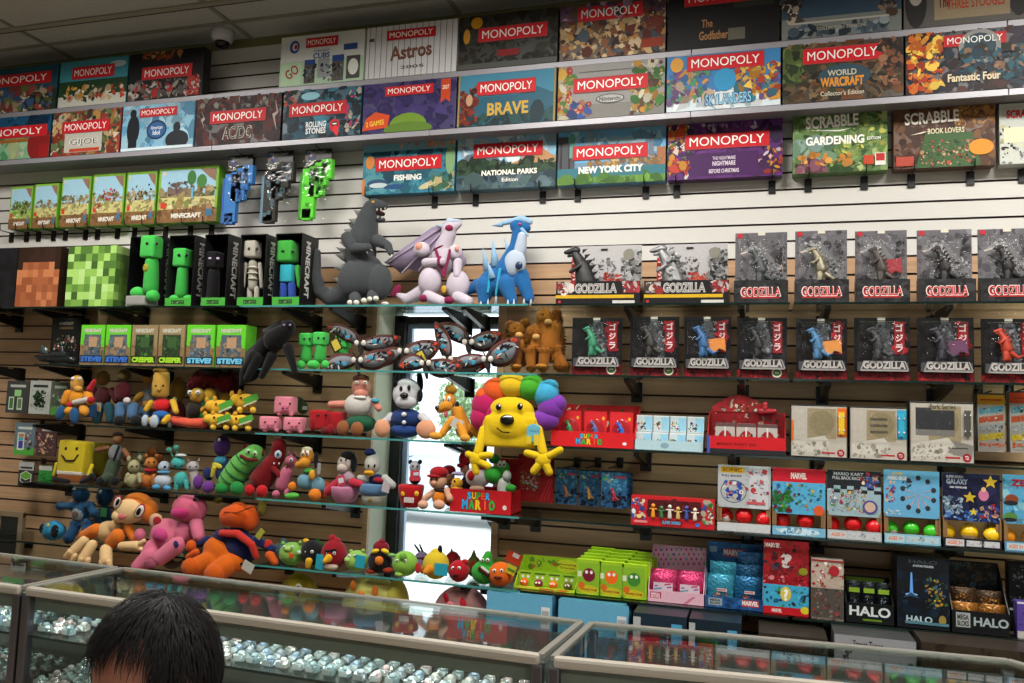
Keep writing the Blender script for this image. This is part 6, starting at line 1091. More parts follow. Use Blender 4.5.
P('cloth_doll', 'doll with tall head, bright red shirt and blue shorts, seated in front', 'plush doll', 3.43, SH[2], """
head #b08a3a: c 161 385 9 9.8 30
shirt #b81c20: e 162 406 11.5 9 0 8
arm* #b89024: l 173 402 3.8 176 412 3.2 -2 -8; l 151 403 3.6 146 410 3 -4 -8
shorts #1f5490: e 161 416 11 6 -4 8
leg* #b89024: l 156 418 4 150 421 3.6 -10 -18; l 168 418 4 164 422 3.4 -8 -14
shoe* #9ca8b4: e 145 421 4 7 -22 3.4; e 154 422 5.6 7.4 -24 3.6
shoe_band* #1f6c9c: e 145.4 420 4.6 5.6 -20 3; e 155 421 6 6 -22 3
hair #7c5a1c: c 161 371 8 9.2 5
eye* #141210 shine: e 156 386 1.3 1.5 -9.4; e 163 386 1.3 1.5 -9.8
nose #a07c34: e 159 390 2.4 2 -10""", 'cloth dolls on the third glass row')
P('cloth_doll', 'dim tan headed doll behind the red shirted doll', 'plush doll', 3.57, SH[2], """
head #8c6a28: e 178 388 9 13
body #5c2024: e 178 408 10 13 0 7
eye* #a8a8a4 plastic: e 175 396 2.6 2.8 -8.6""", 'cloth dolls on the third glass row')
P('cloth_doll', 'doll with coral legs lying down under the dark red hair', 'plush doll', 3.47, SH[2], """
hair #5c0f16 shag: e 200 379 8 9 4 7; e 208 375 9 7 4 8; e 194 384 6 7 3 6
head #a8842c: e 197 396 9 9 0 8
dress #24201c: e 194 410 10 10 0 7
leg #c04c38: l 174 421 5 190 424 5.4 -12; l 190 424 5.4 203 424 6 -12
shoe #6c7278: e 170 424 3 5.6 -13 4
eye* #b8b8b4 plastic: e 190 393 3 3.2 -7; e 198 393 3.2 3.4 -8
pupil* #101010 plastic: e 190 393 .9 1 -10; e 198 393 .9 1 -11.2""", 'cloth dolls on the third glass row')
P('cloth_doll', 'doll in a green dress with big dark red hair, middle of the red haired group', 'plush doll', 3.52, SH[2], """
hair #640f18 shag: e 215 379 11 10 3 9; e 224 383 9 9 4 8; e 206 382 8 8 3 7; e 214 372 9 5 4 8
head #b88c28: e 209 396 9 9 0 8
dress #1f7c34: e 204 414 15 9 -4 8 -20; l 210 404 8 206 412 9 -2
arm #b88c28: l 206 408 3.4 192 416 3 -10
shoe #8c1c28: e 203 424 6.4 6 -14 6""", 'cloth dolls on the third glass row')
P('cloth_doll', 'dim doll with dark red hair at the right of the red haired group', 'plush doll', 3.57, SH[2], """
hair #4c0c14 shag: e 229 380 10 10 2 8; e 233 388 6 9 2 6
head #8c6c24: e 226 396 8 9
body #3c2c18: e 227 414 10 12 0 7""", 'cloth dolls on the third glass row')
for i, (x, y, r, lb) in enumerate([(220, 408, 0, 'upper left'), (245, 402, 0, 'upper right'), (218, 423, -10, 'lower left'), (240, 424, -8, 'lower right')]):
    P('spotted_plush', 'small yellow spotted plush with a green tag, %s of the heap of four' % lb, 'plush toy', 3.46 if i < 2 else 3.42, None if i < 2 else SH[2], """
body #c89c28: e %g %g 13 9.5 0 9 10; e %g %g 7 7 -4 6
ear* #b88c24: e %g %g 2.6 4 -2; e %g %g 2.6 4 -2
spot* #5c3414: e %g %g 1.8 1.6 -9.6 .6; e %g %g 1.6 1.5 -8.6 .6; e %g %g 1.5 1.5 -9.8 .6
leg* #d0a838: e %g %g 3.6 4 -6; e %g %g 3.6 4 -6
hang_tag #4c9434 card: b %g %g 9 4 -10 .4 22
tag_edge #b4b8a0 card: b %g %g 9 1 -10.4 .4 22""" % (x, y, x - 9, y - 2, x - 13, y - 8, x - 5, y - 9, x - 4, y - 4, x - 11, y, x + 3, y + 4, x - 5, y + 8, x + 8, y + 8, x + 6, y - 3, x + 5, y + 1.5), 'heap of yellow spotted plush')
for i, (x, y, lb) in enumerate([(286, 405, 'on top of the other two'), (271, 425, 'at the lower left'), (295, 426, 'at the lower right')]):
    P('pig_plush', 'small pink pig plush %s' % lb, 'plush toy', 3.44 if i else 3.46, None if i == 0 else SH[2], """
body #c87888: b %g %g 11 9.5 0 8
snout #b86478: b %g %g 4.6 3 -8.6 1.4
nostril* #5c2430 plastic: e %g %g .9 1 -10.4 .6; e %g %g .9 1 -10.4 .6
eye* #20100f shine: e %g %g 1.2 1.2 -8.2; e %g %g 1.2 1.2 -8.2
foot* #b86c7c: e %g %g 3 2.6 -5; e %g %g 3 2.6 -5""" % (x, y, x - 1, y + 3, x - 3, y + 3, x + 1, y + 3, x - 6, y - 1.5, x + 4, y - 1.5, x - 6, y + 9, x + 5, y + 9), 'heap of pink pig plush')
P('small_plush', 'small dark green plush with a white tag behind the pigs', 'plush toy', 3.58, None, """
body #3c5434: e 298 402 7 6; e 303 408 6 7
hang_tag #a8a8a0 card: b 305 408 3 2 -8 .3""")
P('red_block_plush', 'pair of joined red block plush between the pigs and the man doll', 'plush toy', 3.45, SH[2], """
body #94121a: b 321 420 11 11 0 8; b 337 421 9 10 3 8
arm* #7c1016: e 313 424 4 8 -6; e 330 430 4 6 -7
foot* #54161a: e 325 431 6 4 -9; e 338 432 5 4 -7
eye* #1c0c0c shine: e 318 415 1.4 1.4 -9; e 326 415 1.4 1.4 -9""")
P('man_doll', 'round man doll in white shirt and dark green trousers with brown shoes', 'plush doll', 3.46, SH[2], """
head #b87868: e 361 388 10.5 12.5 0 9; e 361 394 8 6 -4 7
hair #4c2c1c: e 361 379 9.6 5 1 8.4
shirt #b4b0aa: e 359 406 17 14 0 12
arm* #b87868: l 344 405 4.6 331 405 4 -2 -6; l 374 402 4.4 379 409 3.6 -8 -12
trousers #1c4c34: e 361 424 18 10 0 12
shoe* #7c4c2c: e 343 429 7 8.6 -16 5; e 357 430 7.4 8 -18 5
collar #c0bcb6: e 360 398 8 2.4 -8 4
hand_toy #3c8c9c: e 375 401 5 2.6 -14 2 
eye* #e0dcd4 plastic: e 357 383 2.2 2.2 -8.6; e 365 383 2.2 2.2 -8.6
pupil* #101010 plastic: e 357 383 .8 .8 -10.6; e 365 383 .8 .8 -10.6""")
P('dog_plush', 'white dog plush with black ears, blue vest and peach feet in the window', 'plush toy', 3.46, SH[2], """
head #b4b4b8: e 407 394 16 17 0 13; e 406 402 12 8 -6 9
ear* #0e0e12: e 396 381 3.4 9 2 3 -12; e 420 382 3.6 11 2 3 8; 
nose #0c0c10 shine: e 404 396 4.6 3.6 -15 3
cheek_patch* #0e0e12: e 420 396 3 7 -5 4; e 395 384 3 4 -8 3
eye* #0c0c10 shine: e 401 389 1.9 3.2 -12.6 1.4; e 409 388 1.9 3.2 -12.6 1.4
vest #1c3260: e 406 419 19 11 0 12
button* #c0c0c4 plastic: e 404 415 3 2.6 -12.6; e 404 423 2.4 2.2 -12.8
trousers #1f3a72: e 405 431 17 8 0 12
arm* #b0b0b4: l 391 417 4.6 384 424 4.4 -4 -8; l 422 417 4.6 429 424 4.4 -4 -8
foot* #c08868: e 382 429 9 10 -14 5; e 426 430 11 10 -14 5""")
P('dog_plush', 'orange dog plush with floppy dark ear and white paper tag in the window', 'plush toy', 3.45, SH[2], """
head #c08024: e 449 401 7.5 8.5 0 7; l 447 406 6 440 409 4.6 -6
hat #b88428: e 451 390 6.6 5 0 6; k 452 385 6 9 0
nose #100c0c shine: e 437.5 408 3.2 2.8 -9
ear #1c1612: e 457 410 3 9 -2 2.4
tongue #b05460: e 446 414 2.4 3.6 -8 1.6
body #b87a20: l 458 412 7 464 430 9; e 466 432 10 8 4 8
leg* #c08024: l 452 420 4.4 442 434 3.8 -8 -14; l 460 424 5 464 437 4.6 -12 -18; l 470 428 5 480 436 4 0
paw* #c08830: e 436 436 7.6 4 -16 4; e 465 438 5.6 4 -20 4
paper_tag #b0aca4 card: b 457 424 6.4 5 -16 .4 -24
eye* #d8d4cc plastic: e 444 399 2 3.4 -6; e 449 399 2 3.4 -7
pupil* #101010 plastic: e 443.6 400 .8 1.2 -8; e 448.6 400 .8 1.2 -9""")
P('rainbow_plush', 'large yellow smiling plush with a rainbow coloured mane and dangling hands', 'plush toy', 3.41, None, """
face #c8a810 melt: e 512 426 33 21 0 16; b 512 432 28 16 0 12; e 511 410 25 14 0 12
mane_magenta #a01850: e 487 406 17 17 6 13 25; e 482 418 13 14 4 11; e 494 414 10 12 2 10
mane_orange #c8501c: e 496 391 15 14 6 12 -20; e 484 396 9 9 6 10
mane_yellow #c8a41c: e 513 386 16 13 5 13; e 508 380 10 6 6 10
mane_green #3f9424: e 531 388 14 13 5 13; e 534 381 9 6 6 9
mane_blue #3a94b8: e 546 394 14 14 5 12 30; e 550 386 9 7 6 9
mane_purple #6c3090: e 551 408 14 14 5 12; e 545 420 15 11 3 11; e 557 404 10 10 5 10
eye* #101010 shine: e 498.5 407 3 3.6 -13.6 1.6; e 520 406.6 3 3.6 -14.2 1.6
glint* #e8e8e4 plastic: e 499.6 405.6 .9 1.1 -15.4 .6; e 521 405.2 .9 1.1 -16 .6; e 508 416.6 4.4 1 -19.4 .8
nose #0c0c0c shine: e 507 420 7.6 5.6 -16 4
smile #2a1c08: l 497 428 .7 502 432 .7 -16.4 -17; l 502 432 .7 509 432.6 .7 -17 -17.4
arm* #c8a810: l 484 430 5 478 452 4.6 -6 -14; l 538 430 5 543 452 4.6 -8 -14
palm* #c8a810: e 476 459 7 8 -15 5; e 543 460 8 8 -15 5
finger* #c8a810: l 472 456 3.6 468 454 3.4 -15; l 475 464 4 476 472 3.6 -15; l 480 462 4 488 466 3.6 -15; l 480 456 3.8 490 455 3.6 -15; l 538 456 3.8 527 453 3.6 -15; l 539 465 4.2 534 471 4 -15; l 546 465 4.2 549 472 4 -15; l 549 456 3.8 560 450 3.6 -15
hang_tag #5ca0b4 card: e 534 428 6.6 4 -15 .5; b 533 435 6.6 7 -14.6 .4
tag_print* #c8b02c card: b 537 440 3.4 5.4 -15.4 .3; b 529 440 2.6 4 -15.4 .3""")
# ---- fourth row
P('block_cushion_plush', 'bright yellow square cushion plush with eyes and brown shorts', 'plush toy', 3.44, SH[3], """
body #b8a41c: b 76 456 19.5 18.5 0 9 -2
shorts #7c4418: b 75 474 18 4.6 0 9.4
shirt_band #b4b0a4: b 75 470 18.6 1.8 0 9.6
eye* #141210 shine: e 66 448 1.8 2 -9 1; e 77 448 1.8 2 -9 1
smile #241008: l 62 454 .9 66 459 1 -9.4; l 66 459 1 74 459 1 -9.6; l 74 459 1 78 454 .9 -9.4
arm* #b8a41c: l 92 464 2.4 88 474 2 -8 -12; l 57 462 2.2 54 472 2 -6
leg* #141214: l 68 478 2.6 55 476 2.6 -12 -18; l 82 478 2.4 92 474 4 -12 -16""")
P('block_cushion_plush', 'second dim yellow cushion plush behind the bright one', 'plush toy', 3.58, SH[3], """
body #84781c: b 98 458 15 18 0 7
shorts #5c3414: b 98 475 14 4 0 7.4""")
P('cloth_doll', 'boy doll in pale shirt with black stripe and green trousers beside the cushion', 'plush doll', 3.47, SH[3], """
head #8c5a3c: e 118 439 6 5.6
hair #2c1810: e 118 435 6.4 4 1 5.8
shirt #7c7e80: e 116 452 9.4 10 0 7 15
stripe #16161a: l 119 446 1.5 114 458 1.5 -7.6
arm* #8c5a3c: l 108 447 2.8 97 449 2.6 -4; l 124 449 2.8 129 456 2.4 -4
trousers #364232: l 114 462 8 109 474 7 0 -6; l 109 474 6 103 477 5 -8 -12
shoe* #101214: e 101 478 5.6 5 -14; e 115 478 6 5 -12""")
P('kitten_plush', 'small cream plush, leftmost of the little pastel plush', 'plush toy', 3.44, SH[3], """
head #94906c: e 134 466 7 7.4
ear* #94906c: e 129 459 2.6 3.4; e 140 458 2.6 3.4
body #8c8864: e 133 479 8 7.6
arm* #94906c: l 128 474 2.6 126 480 2.4 -5; l 139 474 2.6 140 480 2.4 -5
eye* #201810 shine: e 132 466 1 1.3 -7; e 137 466 1 1.3 -7""", 'little pastel plush')
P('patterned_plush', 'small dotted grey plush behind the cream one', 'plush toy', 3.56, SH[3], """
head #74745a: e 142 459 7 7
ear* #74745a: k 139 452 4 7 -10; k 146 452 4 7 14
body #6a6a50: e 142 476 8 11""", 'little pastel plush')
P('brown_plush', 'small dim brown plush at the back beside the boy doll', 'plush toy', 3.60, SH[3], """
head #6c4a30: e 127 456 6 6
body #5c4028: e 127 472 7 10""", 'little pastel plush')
P('bear_plush', 'small orange bear plush with dark red scarf', 'plush toy', 3.46, SH[3], """
head #a8682c: e 151 463 7.4 7
ear* #9c6028: e 146 456 2.6 2.6; e 157 456 2.6 2.6
scarf #8c1a1c: e 150 470 8 2.8 -1 6
body #a05c24: e 148 480 9 8
arm* #a8682c: l 142 475 3 141 482 2.8 -5; l 154 476 3 154 483 2.8 -6
eye* #201008 shine: e 149 462 1 1.2 -7; e 154 462 1 1.2 -7""", 'little pastel plush')
P('puppy_plush', 'small tall orange eared plush behind the bear with scarf', 'plush toy', 3.58, SH[3], """
head #8c4a20: e 152 452 5.4 6
ear* #7c4018: e 160 458 4 5; 
body #7c4824: e 156 470 8 14""", 'little pastel plush')
P('penguin_plush', 'small white plush with pale blue collar and feet', 'plush toy', 3.43, SH[3], """
head #98a4b0: e 164 467 6.6 7
collar #4c8cb0: e 164 472 8 2 0 7
body #a0a8b0: e 163 481 11 8
foot* #3f86ac: e 156 487 5 3 -8; e 167 488 5 3 -8
eye* #3c1418 shine: e 165 467 1.5 1.5 -6.4""", 'little pastel plush')
P('antenna_plush', 'small turquoise plush with two round antennae', 'plush toy', 3.44, SH[3], """
head #3f9c98: e 178 463 8.6 7
body #3c948e: e 181 480 8 9.6
antenna* #3c8c80: l 173 457 .8 170 451 .7; l 178 456 .8 176 450 .7
bobble* #58a898: e 169 450 4 2.8; e 176 447.6 3.6 3
headband #a8b4b0: e 181 455.6 7 2.2 -1 5
leg* #3c948e: l 177 482 2.8 176 489 2.4 -5; l 186 482 2.8 187 489 2.4 -5
eye* #10201f shine: e 175 466 1.2 1.2 -7; e 182 466 1.2 1.2 -7""", 'little pastel plush')
P('kitten_plush', 'small white eared plush at the right of the pastel row', 'plush toy', 3.46, SH[3], """
head #9a9494: e 193 467 7.6 6.6
ear* #9a9494: k 188 460 4 5 -10; k 199 460 4 5 12
body #908a88: l 194 474 5 196 486 6
eye* #241c1c shine: e 190 467 1 1.1 -6.6; e 196 467 1 1.1 -6.6""", 'little pastel plush')
P('bird_plush', 'purple bird plush with teal and yellow top and lilac feet', 'plush toy', 3.46, SH[3], """
head #3c1c54: e 222 446 10 12 0 9
top #2c6c80: e 221 461 8.6 6 0 7
scarf #a89c34: e 217 466 7 3.6 -6 3 -15; l 214 468 2.6 212 476 2 -9
wing* #16244c: e 208 474 6 8 -2 5 30; e 222 474 8 8 -2 6 -10; e 226 466 4 9 0 4
foot* #5c2c74: e 198 482 6 8 -10 5; e 208 487 7.6 7 -12 5
eye* #a8a8a4 plastic: e 219 440 2 2.4 -8.6 1""")
def striped():
    g0, g1 = (232, 484), (254, 452)
    sp = "body #4f9440: " + "l 231 482 13 254 454 12\n"
    for k in range(5):
        f = .06 + .17 * k; x, y = 231 + 23 * f, 482 - 28 * f
        sp += "stripe #1c5a26: e %g %g %g 2.6 0 %g -52\n" % (x, y, 13.6, 13.6) if False else ""
    return sp
t = P('striped_monster_plush', 'round green striped plush with wide dark red mouth', 'plush toy', 3.45, SH[3], """
body #5a9c48: l 231 480 14 241 466 14; l 241 466 14 254 455 12
stripe_band* #1a5426: e 228 485 14.2 2 0 14.2 -30; e 232 479 15 2.4 0 15 -32; e 237 473 15.2 2.4 0 15.2 -34; e 242 466 15 2.2 0 15 -34; e 247 460 14 1.8 0 14 -36
ear* #7c1c20: k 245 446 5 6 -20; k 263 452 6 8 30
foot* #1c7434: e 222 488 8.4 6.6 -10 7; e 237 488 8 7.6 -12 7
mouth #541418: l 241 456 1.9 249 460 2 -12; l 249 460 2 257 460 1.7 -12 -11
eye* #8cb080 plastic: e 248 452 3.4 3.6 -11 2; e 255 454 3.2 3.6 -11 2
pupil* #101410 plastic: e 248.6 452 1.3 1.5 -13; e 254.6 454 1.3 1.5 -13""")
P('one_eyed_plush', 'tall dark red one eyed plush with bright red feet', 'plush toy', 3.46, SH[3], """
body #6c0c12: l 279 446 8.4 278 455 8.6; l 278 455 8.6 263 476 14; 
foot* #a8141c: e 250 488 6 6 -10; e 262 489 6.4 6.4 -12
arm* #6c0c12: l 272 466 3.4 284 478 3 -6
eyeball #b4bcc4 plastic: e 278 454 4.6 4.6 -7 2.4
iris #24506c plastic: e 278 454 2 2 -9.4 .8
tooth* #c8c4bc plastic: k 274 463 1.8 2.6 180 -9; k 279 463 1.8 2.6 180 -9""")
P('pink_monster_plush', 'small pink plush beside the one eyed red one', 'plush toy', 3.45, SH[3], """
head #9c5064: e 291 461 7 6.6
horn* #8c4860: k 289 453 4 6 -10; k 295 453 4 6 14
body #a85870: l 287 472 7 282 484 7.4
leg* #a85870: e 276 493 4.6 4 -6; e 288 492 4.4 5 -6
mouth #3c1018: e 287 467 1.6 1.2 -6.4 .8
eye #a8a8ac plastic: e 291 460 2.6 2.6 -6.2 1.4
pupil #101010 plastic: e 291 460 1 1 -7.6 .6""")
P('puppy_plush', 'orange nosed puppy plush in pale blue suit with round orange feet', 'plush toy', 3.44, SH[3], """
head #b87c24: e 307 456 8 9 0 7; l 305 462 5.6 299 464 4.6 -5
cap #c8b89c: e 307 450 6 3.6 0 6
nose #100e10 shine: e 298 457 2.6 2.2 -9
ear #1c1614: e 316 460 2.4 9 0 3
collar #3c8c34: e 309 470 7 3 -1 6
suit #5c8494: e 306 480 10 9 0 8; e 318 484 8 9 2 7
hand* #c08a24: e 312 474 3.4 5.4 -7; 
foot* #c06c18: e 292 485 4.4 5 -9; e 315 493 7 6.4 -11
shoe #4c9c3c: e 292 494 9 3.6 -8 4 6
eye* #d4d0c8 plastic: e 303 453 2 3.2 -6.8 1.4; e 307.6 453 2 3.2 -7.2 1.4
pupil* #101010 plastic: e 302.8 454 .9 1.4 -8; e 307 454 .9 1.4 -8.4
care_label #84888c card: b 319 468 1.8 6 -6 .3""")
P('orange_bauble_plush', 'small orange red plush hand peeping behind the pink pot plush', 'plush toy', 3.50, SH[3], """
body #a8401c: e 326 487 6 6
paw #b84c24: e 323 494 5 6""")
P('pot_plush', 'black and cream headed plush sitting in a pink pot with red arms', 'plush toy', 3.45, SH[3], """
pot #a86c88: c 345 493 17 12 17
head #a89c94: e 345 463 8.4 9 0 7; e 342 468 6 5 -5 5
cap #0f0f12: e 348 456 8.4 5.6 1 7; e 354 464 3.4 9 1 5
shirt #94828c: e 346 477 10 7
arm* #a02438: l 338 482 5 329 490 5.6 -8; l 353 482 5 361 484 4 -8
hang_tag #a83444 card: b 341 480 5 5.4 -12 .4 15
tag_print #b8b8c0 card: b 341 480 3 2.6 -12.6 .3 15
eye* #101010 shine: e 341 460 1 1.6 -7.6; e 346 460 1 1.6 -7.8""")
P('duckling_plush', 'white duckling plush with navy cap in a blue and white pot', 'plush toy', 3.45, SH[3], """
head #a4a49c: e 373 464 9.4 10.6 0 8.4
cap #16224c: e 370 453 6.6 3.4 0 6; e 370 450.6 5 2.4 0 4.6
bill #c08a1c: e 369 472.6 6 2.4 -9 4; e 370 474.6 4.6 1.6 -8 3.4
bow #8c1828: e 378 480 6 3 -7 2.4
jacket #161f40: e 377 480 10 6.6
arm* #9c9c98: l 366 479 3.6 360 478 3.4 -4; l 385 478 4 392 485 4.4 -4
pot #8c8c80: c 374 499 13.6 11.6 10
pot_rim #4c6c8c: c 374 489 15.4 15 12
anchor_mark #6c5c2c: e 370 500 2.6 2 -13.2 .6
hang_tag #a0989c card: b 386 487 4.4 5.4 -13 .4 -12
eye* #101820 shine: e 368.6 466 1.2 2 -8; e 374.6 466 1.2 2 -8.4""")
P('panda_plush', 'little black and white bear plush in a red pot with yellow dots', 'plush toy', 3.44, SH[3], """
pot #a01018: c 411 494 14 10 22
dot* #c89c24 plastic: e 403 492 2.6 2.6 -12.4 1; e 416.6 492 2.6 2.6 -13.2 1
pot_label #b4a8a8 card: b 409 498 5.6 2.6 -13.6 .3
head #8c8c90: e 415 467 6 6.6
ear* #101014: e 410.4 462 2.4 2.4; e 420 462 2.4 2.4
body #14141a: e 415 478 6.4 5.6
hang_tag #b02c3c card: b 415 475 5.4 5 -8 .4 4
tag_print #b0b4c4 card: b 416 473.4 3 1.6 -8.6 .3 4
eye* #0c0c10 shine: e 413 466 1 1.5 -5.6; e 417.6 466 1 1.5 -5.6""")
P('capped_doll', 'seated doll with red cap and orange striped dungarees beside the red tray', 'plush doll', 3.43, SH[3], """
head #c09478: e 438 481 9.6 8.6 0 8
cap #8c1018: e 439 472.6 10 6.4 0 8.6; e 434 476 8 2 -6 5
nose #b88468: e 433.6 483 3 2.6 -9
overalls #c0701c: e 440 497 8.6 9 0 7
shirt #2a1c10: e 441 490 8.6 3.4 1 6.8
arm* #b88c74: l 433 492 3.4 425 498 3.4 -3 -6; l 447 490 3.4 450 498 3.6 -3 -8
foot* #b88c74: e 423 504 5.6 4.6 -9; e 439 504 6.6 5 -10
eye* #1c1c28 shine: e 431.6 479 1.1 1.8 -7.6; e 437 479 1.1 1.8 -8.4""")
P('capped_doll', 'second red capped doll behind, against the bright window', 'plush doll', 3.55, SH[3], """
head #a87c64: e 449 478 6.6 7
cap #84101a: e 449 470 7.6 5
body #8c4c1c: e 450 494 7 10""")
z = SH[3]; t, W_, hf, hb = tray('plush_tray', 'glossy red tray with coloured letters holding four plush', 'display tray', 450, 511, 513, 490, 486, z, .16, '#a8141c', [R(0,0,1,1,'#ac161e')] + super_logo(.47, .5, .58, .86) + [E_(.9,.3,.035,.1,'#c8bcb8')], None, Yf=3.40)
P('capped_doll', 'red hatted doll in dark clothes at the back of the red tray', 'plush doll', 3.50, SH[3] + .004, """
head #a86c58: e 465 466 5 6
hat #84101c: e 465 458 6.6 6.6; e 461 463 4.4 2 -4 3
body #2c1a1c: e 466 484 7 14""")
P('spotted_round_plush', 'white round plush with red spots standing in the red tray', 'plush toy', 3.46, SH[3] + .004, """
head #b0a8a8: e 478 478 13.6 11.6 0 11
spot* #9c1018: e 471.6 476.6 5 5.6 -9 3; e 490 479 3 5 -5 4; e 481 467.6 4 2.2 -4 4
face #c09c84: e 477 490 8 4 -5 5
body #a8a0a0: l 478 492 7 478 506 7""")
P('duck_plush', 'small yellow billed plush at the left of the red tray', 'plush toy', 3.44, SH[3] + .004, """
head #b88c20: e 457 484 6 6.6
bill #c08018: e 455 490 5 2.4 -6 3
wing #8c84a0: e 458 474 7 2.4 0 4
body #a87c1c: l 458 492 5.6 458 506 6
eye* #141414 shine: e 454.6 482 1 1.5 -5.6""")
P('dinosaur_plush', 'bright green long nosed plush at the right of the red tray', 'plush toy', 3.45, SH[3] + .004, """
head #2c8c2c: e 493 475 9.6 9 0 8; e 503 468 7 7 2 6
crest #1c6c2c: e 494 459 6 5 2 5
cheek #a0a8a0: e 507 476 4.6 6 -3 5
body #a8aca4: l 504 484 7 504 504 8
arm #2c8c2c: e 511 488 5.6 4 -7 4
eye* #c0c4c0 plastic: e 500 464 2.4 3.6 -5 2; e 504 464 2.2 3.6 -4.6 2
pupil* #141820 plastic: e 500 465 1 1.6 -7; e 504 465 1 1.6 -6.6""")
# ---- lowest row: reclining plush
P('shaggy_blue_plush', 'dark blue shaggy plush with grey cap and white shirt at the far left', 'plush toy', 3.44, SH[4], """
head #173c5e shag: e 81 496 9 9 0 8
cap #5c6468: e 82 487 9 4.4 0 8; e 75 490 4 1.8 -5 3
body #18405f shag: e 82 514 11 13 0 9
shirt #6c7478: e 78 517 8.6 9.6 -5 6
shirt_mark #4c3c34: e 75 517 5 4 -11 1
arm* #18405f shag: l 72 508 5 61 508 4.6 -4; l 90 508 5 94 516 4.6 -4
leg* #173c5e shag: l 76 528 6.4 69 542 6 -4 -10; l 87 528 6.4 86 542 6 -4 -10""", 'shaggy dark blue plush')
P('shaggy_blue_plush', 'second dark blue shaggy plush with green tag behind the orange one', 'plush toy', 3.55, SH[4], """
head #143654 shag: e 105 494 8 9
eye #8c9498 plastic: e 101 491 3 2.6 -6
body #143654 shag: e 104 516 9 16
hang_tag #3c7c4c card: b 104 508 4.4 4.4 -9 .4""", 'shaggy dark blue plush')
P('plush_bag', 'sky blue furry bag with black ear patch at the lower left', 'plush bag', 3.44, SH[4], """
body #2a84ac shag: e 52 554 15 10 0 9
patch* #0f1012: e 53 555 4.6 8 -6 5; e 41 552 3 6 -4 5
eye #b0a434 plastic: e 46 549 2.6 2.6 -7.4 1""")
P('monkey_plush', 'orange and cream monkey plush with huge eyes reclining at the left', 'plush toy', 3.42, None, """
head #c0651c: e 137 506 22 16 5 14; e 150 512 9 14 4 10
face #c8a878: e 130 511 20 15 -3 12 8; e 120 516 10 8 -7 8
ear* #b89878: e 156 521 9.6 9 -3 4
ear_inner #8c1820: e 157 521 5.6 5.4 -6.4 2
eye_rim* #8c1c24: e 117 502 5 8.4 -12 2.4 -25; e 140 511 6 9.4 -14 2.4 -30
eye* #c8c4bc plastic: e 117 502.6 3.8 7 -13.6 2 -25; e 139.6 511.4 4.8 8 -15.6 2 -30
pupil* #101010 shine: e 117.6 502 2.2 4.4 -15 1.4 -25; e 138.6 511.6 3 5 -17 1.4 -30
mouth #b85c60: e 122 516.6 5.6 3.6 -14 2.4 8
body #c0a070 melt: e 107 531 14 12 0 10 20; e 116 526 9 8 0 8
arm* #c0651c: l 96 530 8 84 536 6.6 -6; l 118 536 9 112 542 8 -8; l 128 528 5 134 538 5 -4
paw* #c8a878: l 84 541 6 72 553 6.4 -12 -18; l 92 545 6 84 558 6.6 -16 -22; l 106 550 7 106 560 7 -14 -20; l 122 546 5 137 546 6 -10 -14
finger* #c8a878: l 70 552 3.4 66 556 3 -22; l 75 556 3.4 72 561 3 -22; l 82 559 3.4 79 563 3 -26; l 88 560 3.4 87 564 3 -26; l 102 562 3.6 101 567 3 -24; l 109 562 3.6 110 567 3 -24; l 140 544 3 144 541 2.6 -15; l 141 549 3 145 551 2.6 -15""")
P('pink_plush', 'pale pink plush with magenta muzzle lying on its back between monkey and orange plush', 'plush toy', 3.42, None, """
head #b4546c melt: e 188 508 19 16 0 15; e 198 510 10 14 4 11
muzzle #b03068: e 182 512 14 8 -8 9 10
eye* #0c0c10 shine: e 176.6 497 1.8 2.6 -13 1; e 194.6 499.6 2.8 2.2 -14 1
body #b86078 melt: e 168 536 23 20 2 15 -25; e 184 532 13 13 2 11; e 140 535 7 8 -6 6; l 196 524 8 199 536 7 0 -4; l 152 548 10 146 562 9 -8 -16; l 150 556 10 138 567 8 -14 -20; l 176 546 10 160 558 9 -14 -20
belly #ac3c70: e 160 535 10 8 -12 6 -15
sole #8c4458: e 150 564 8 5.4 -27 2.4
paw_tip #1f2a5c: e 176 544 3 4 -22 2 30""")
P('grey_plush', 'grey and cream plush lump peeping between pink and orange plush', 'plush toy', 3.46, None, """
body #46403c: e 172 562 12 8
foot #94907c: e 178 556 7 6 -5 5 30""")
P('striped_shirt_plush', 'big orange plush in a navy and red striped jersey reclining', 'plush toy', 3.42, None, """
head #b8480f melt: e 238 515 15 15 0 13; e 250 518 11 15 4 11; l 230 516 12 238 515 14 -2
seam #5c2408: l 224 512 .6 236 513 .6 -14 -14.6; l 236 513 .6 252 507 .6 -14.6 -11
ear* #6c5c1c: e 262 508 5 9 6 5; e 218 500 5 4 6 5
jersey #171f4c: e 240 545 24 17 2 14 -38; e 226 536 16 9 0 11
jersey_stripe* #a82820: l 222 533 4 238 534 4.4 -11 -13; l 238 534 4.4 252 545 4 -13 -13; l 252 545 4 256 556 3.6 -13 -11; e 268 545 5 6 -4 5
trousers #b8560e melt: e 219 552 20 17 -3 14 -28; e 236 560 16 12 -2 12 -20; l 212 560 12 196 567 11 -10 -18; l 226 566 12 215 574 11 -12 -20
arm* #171f4c: l 256 540 5 272 549 4.6 -4; l 208 540 5 200 543 4.6 -4
hand* #b84c10: l 270 555 5 275 562 4 -7; e 191 546 6 6.6 -10 5; l 196 552 4 188 557 3 -12
foot* #b04c0e: e 190 567 10 10 -26 7; e 214 574 12 10 -28 8
paper_tag #a8a8a0 card: b 248 567 7 5.4 -16 .4 -24
hang_tag #8c8c2c card: b 260 534 3.4 6 -12 .4 -35""")
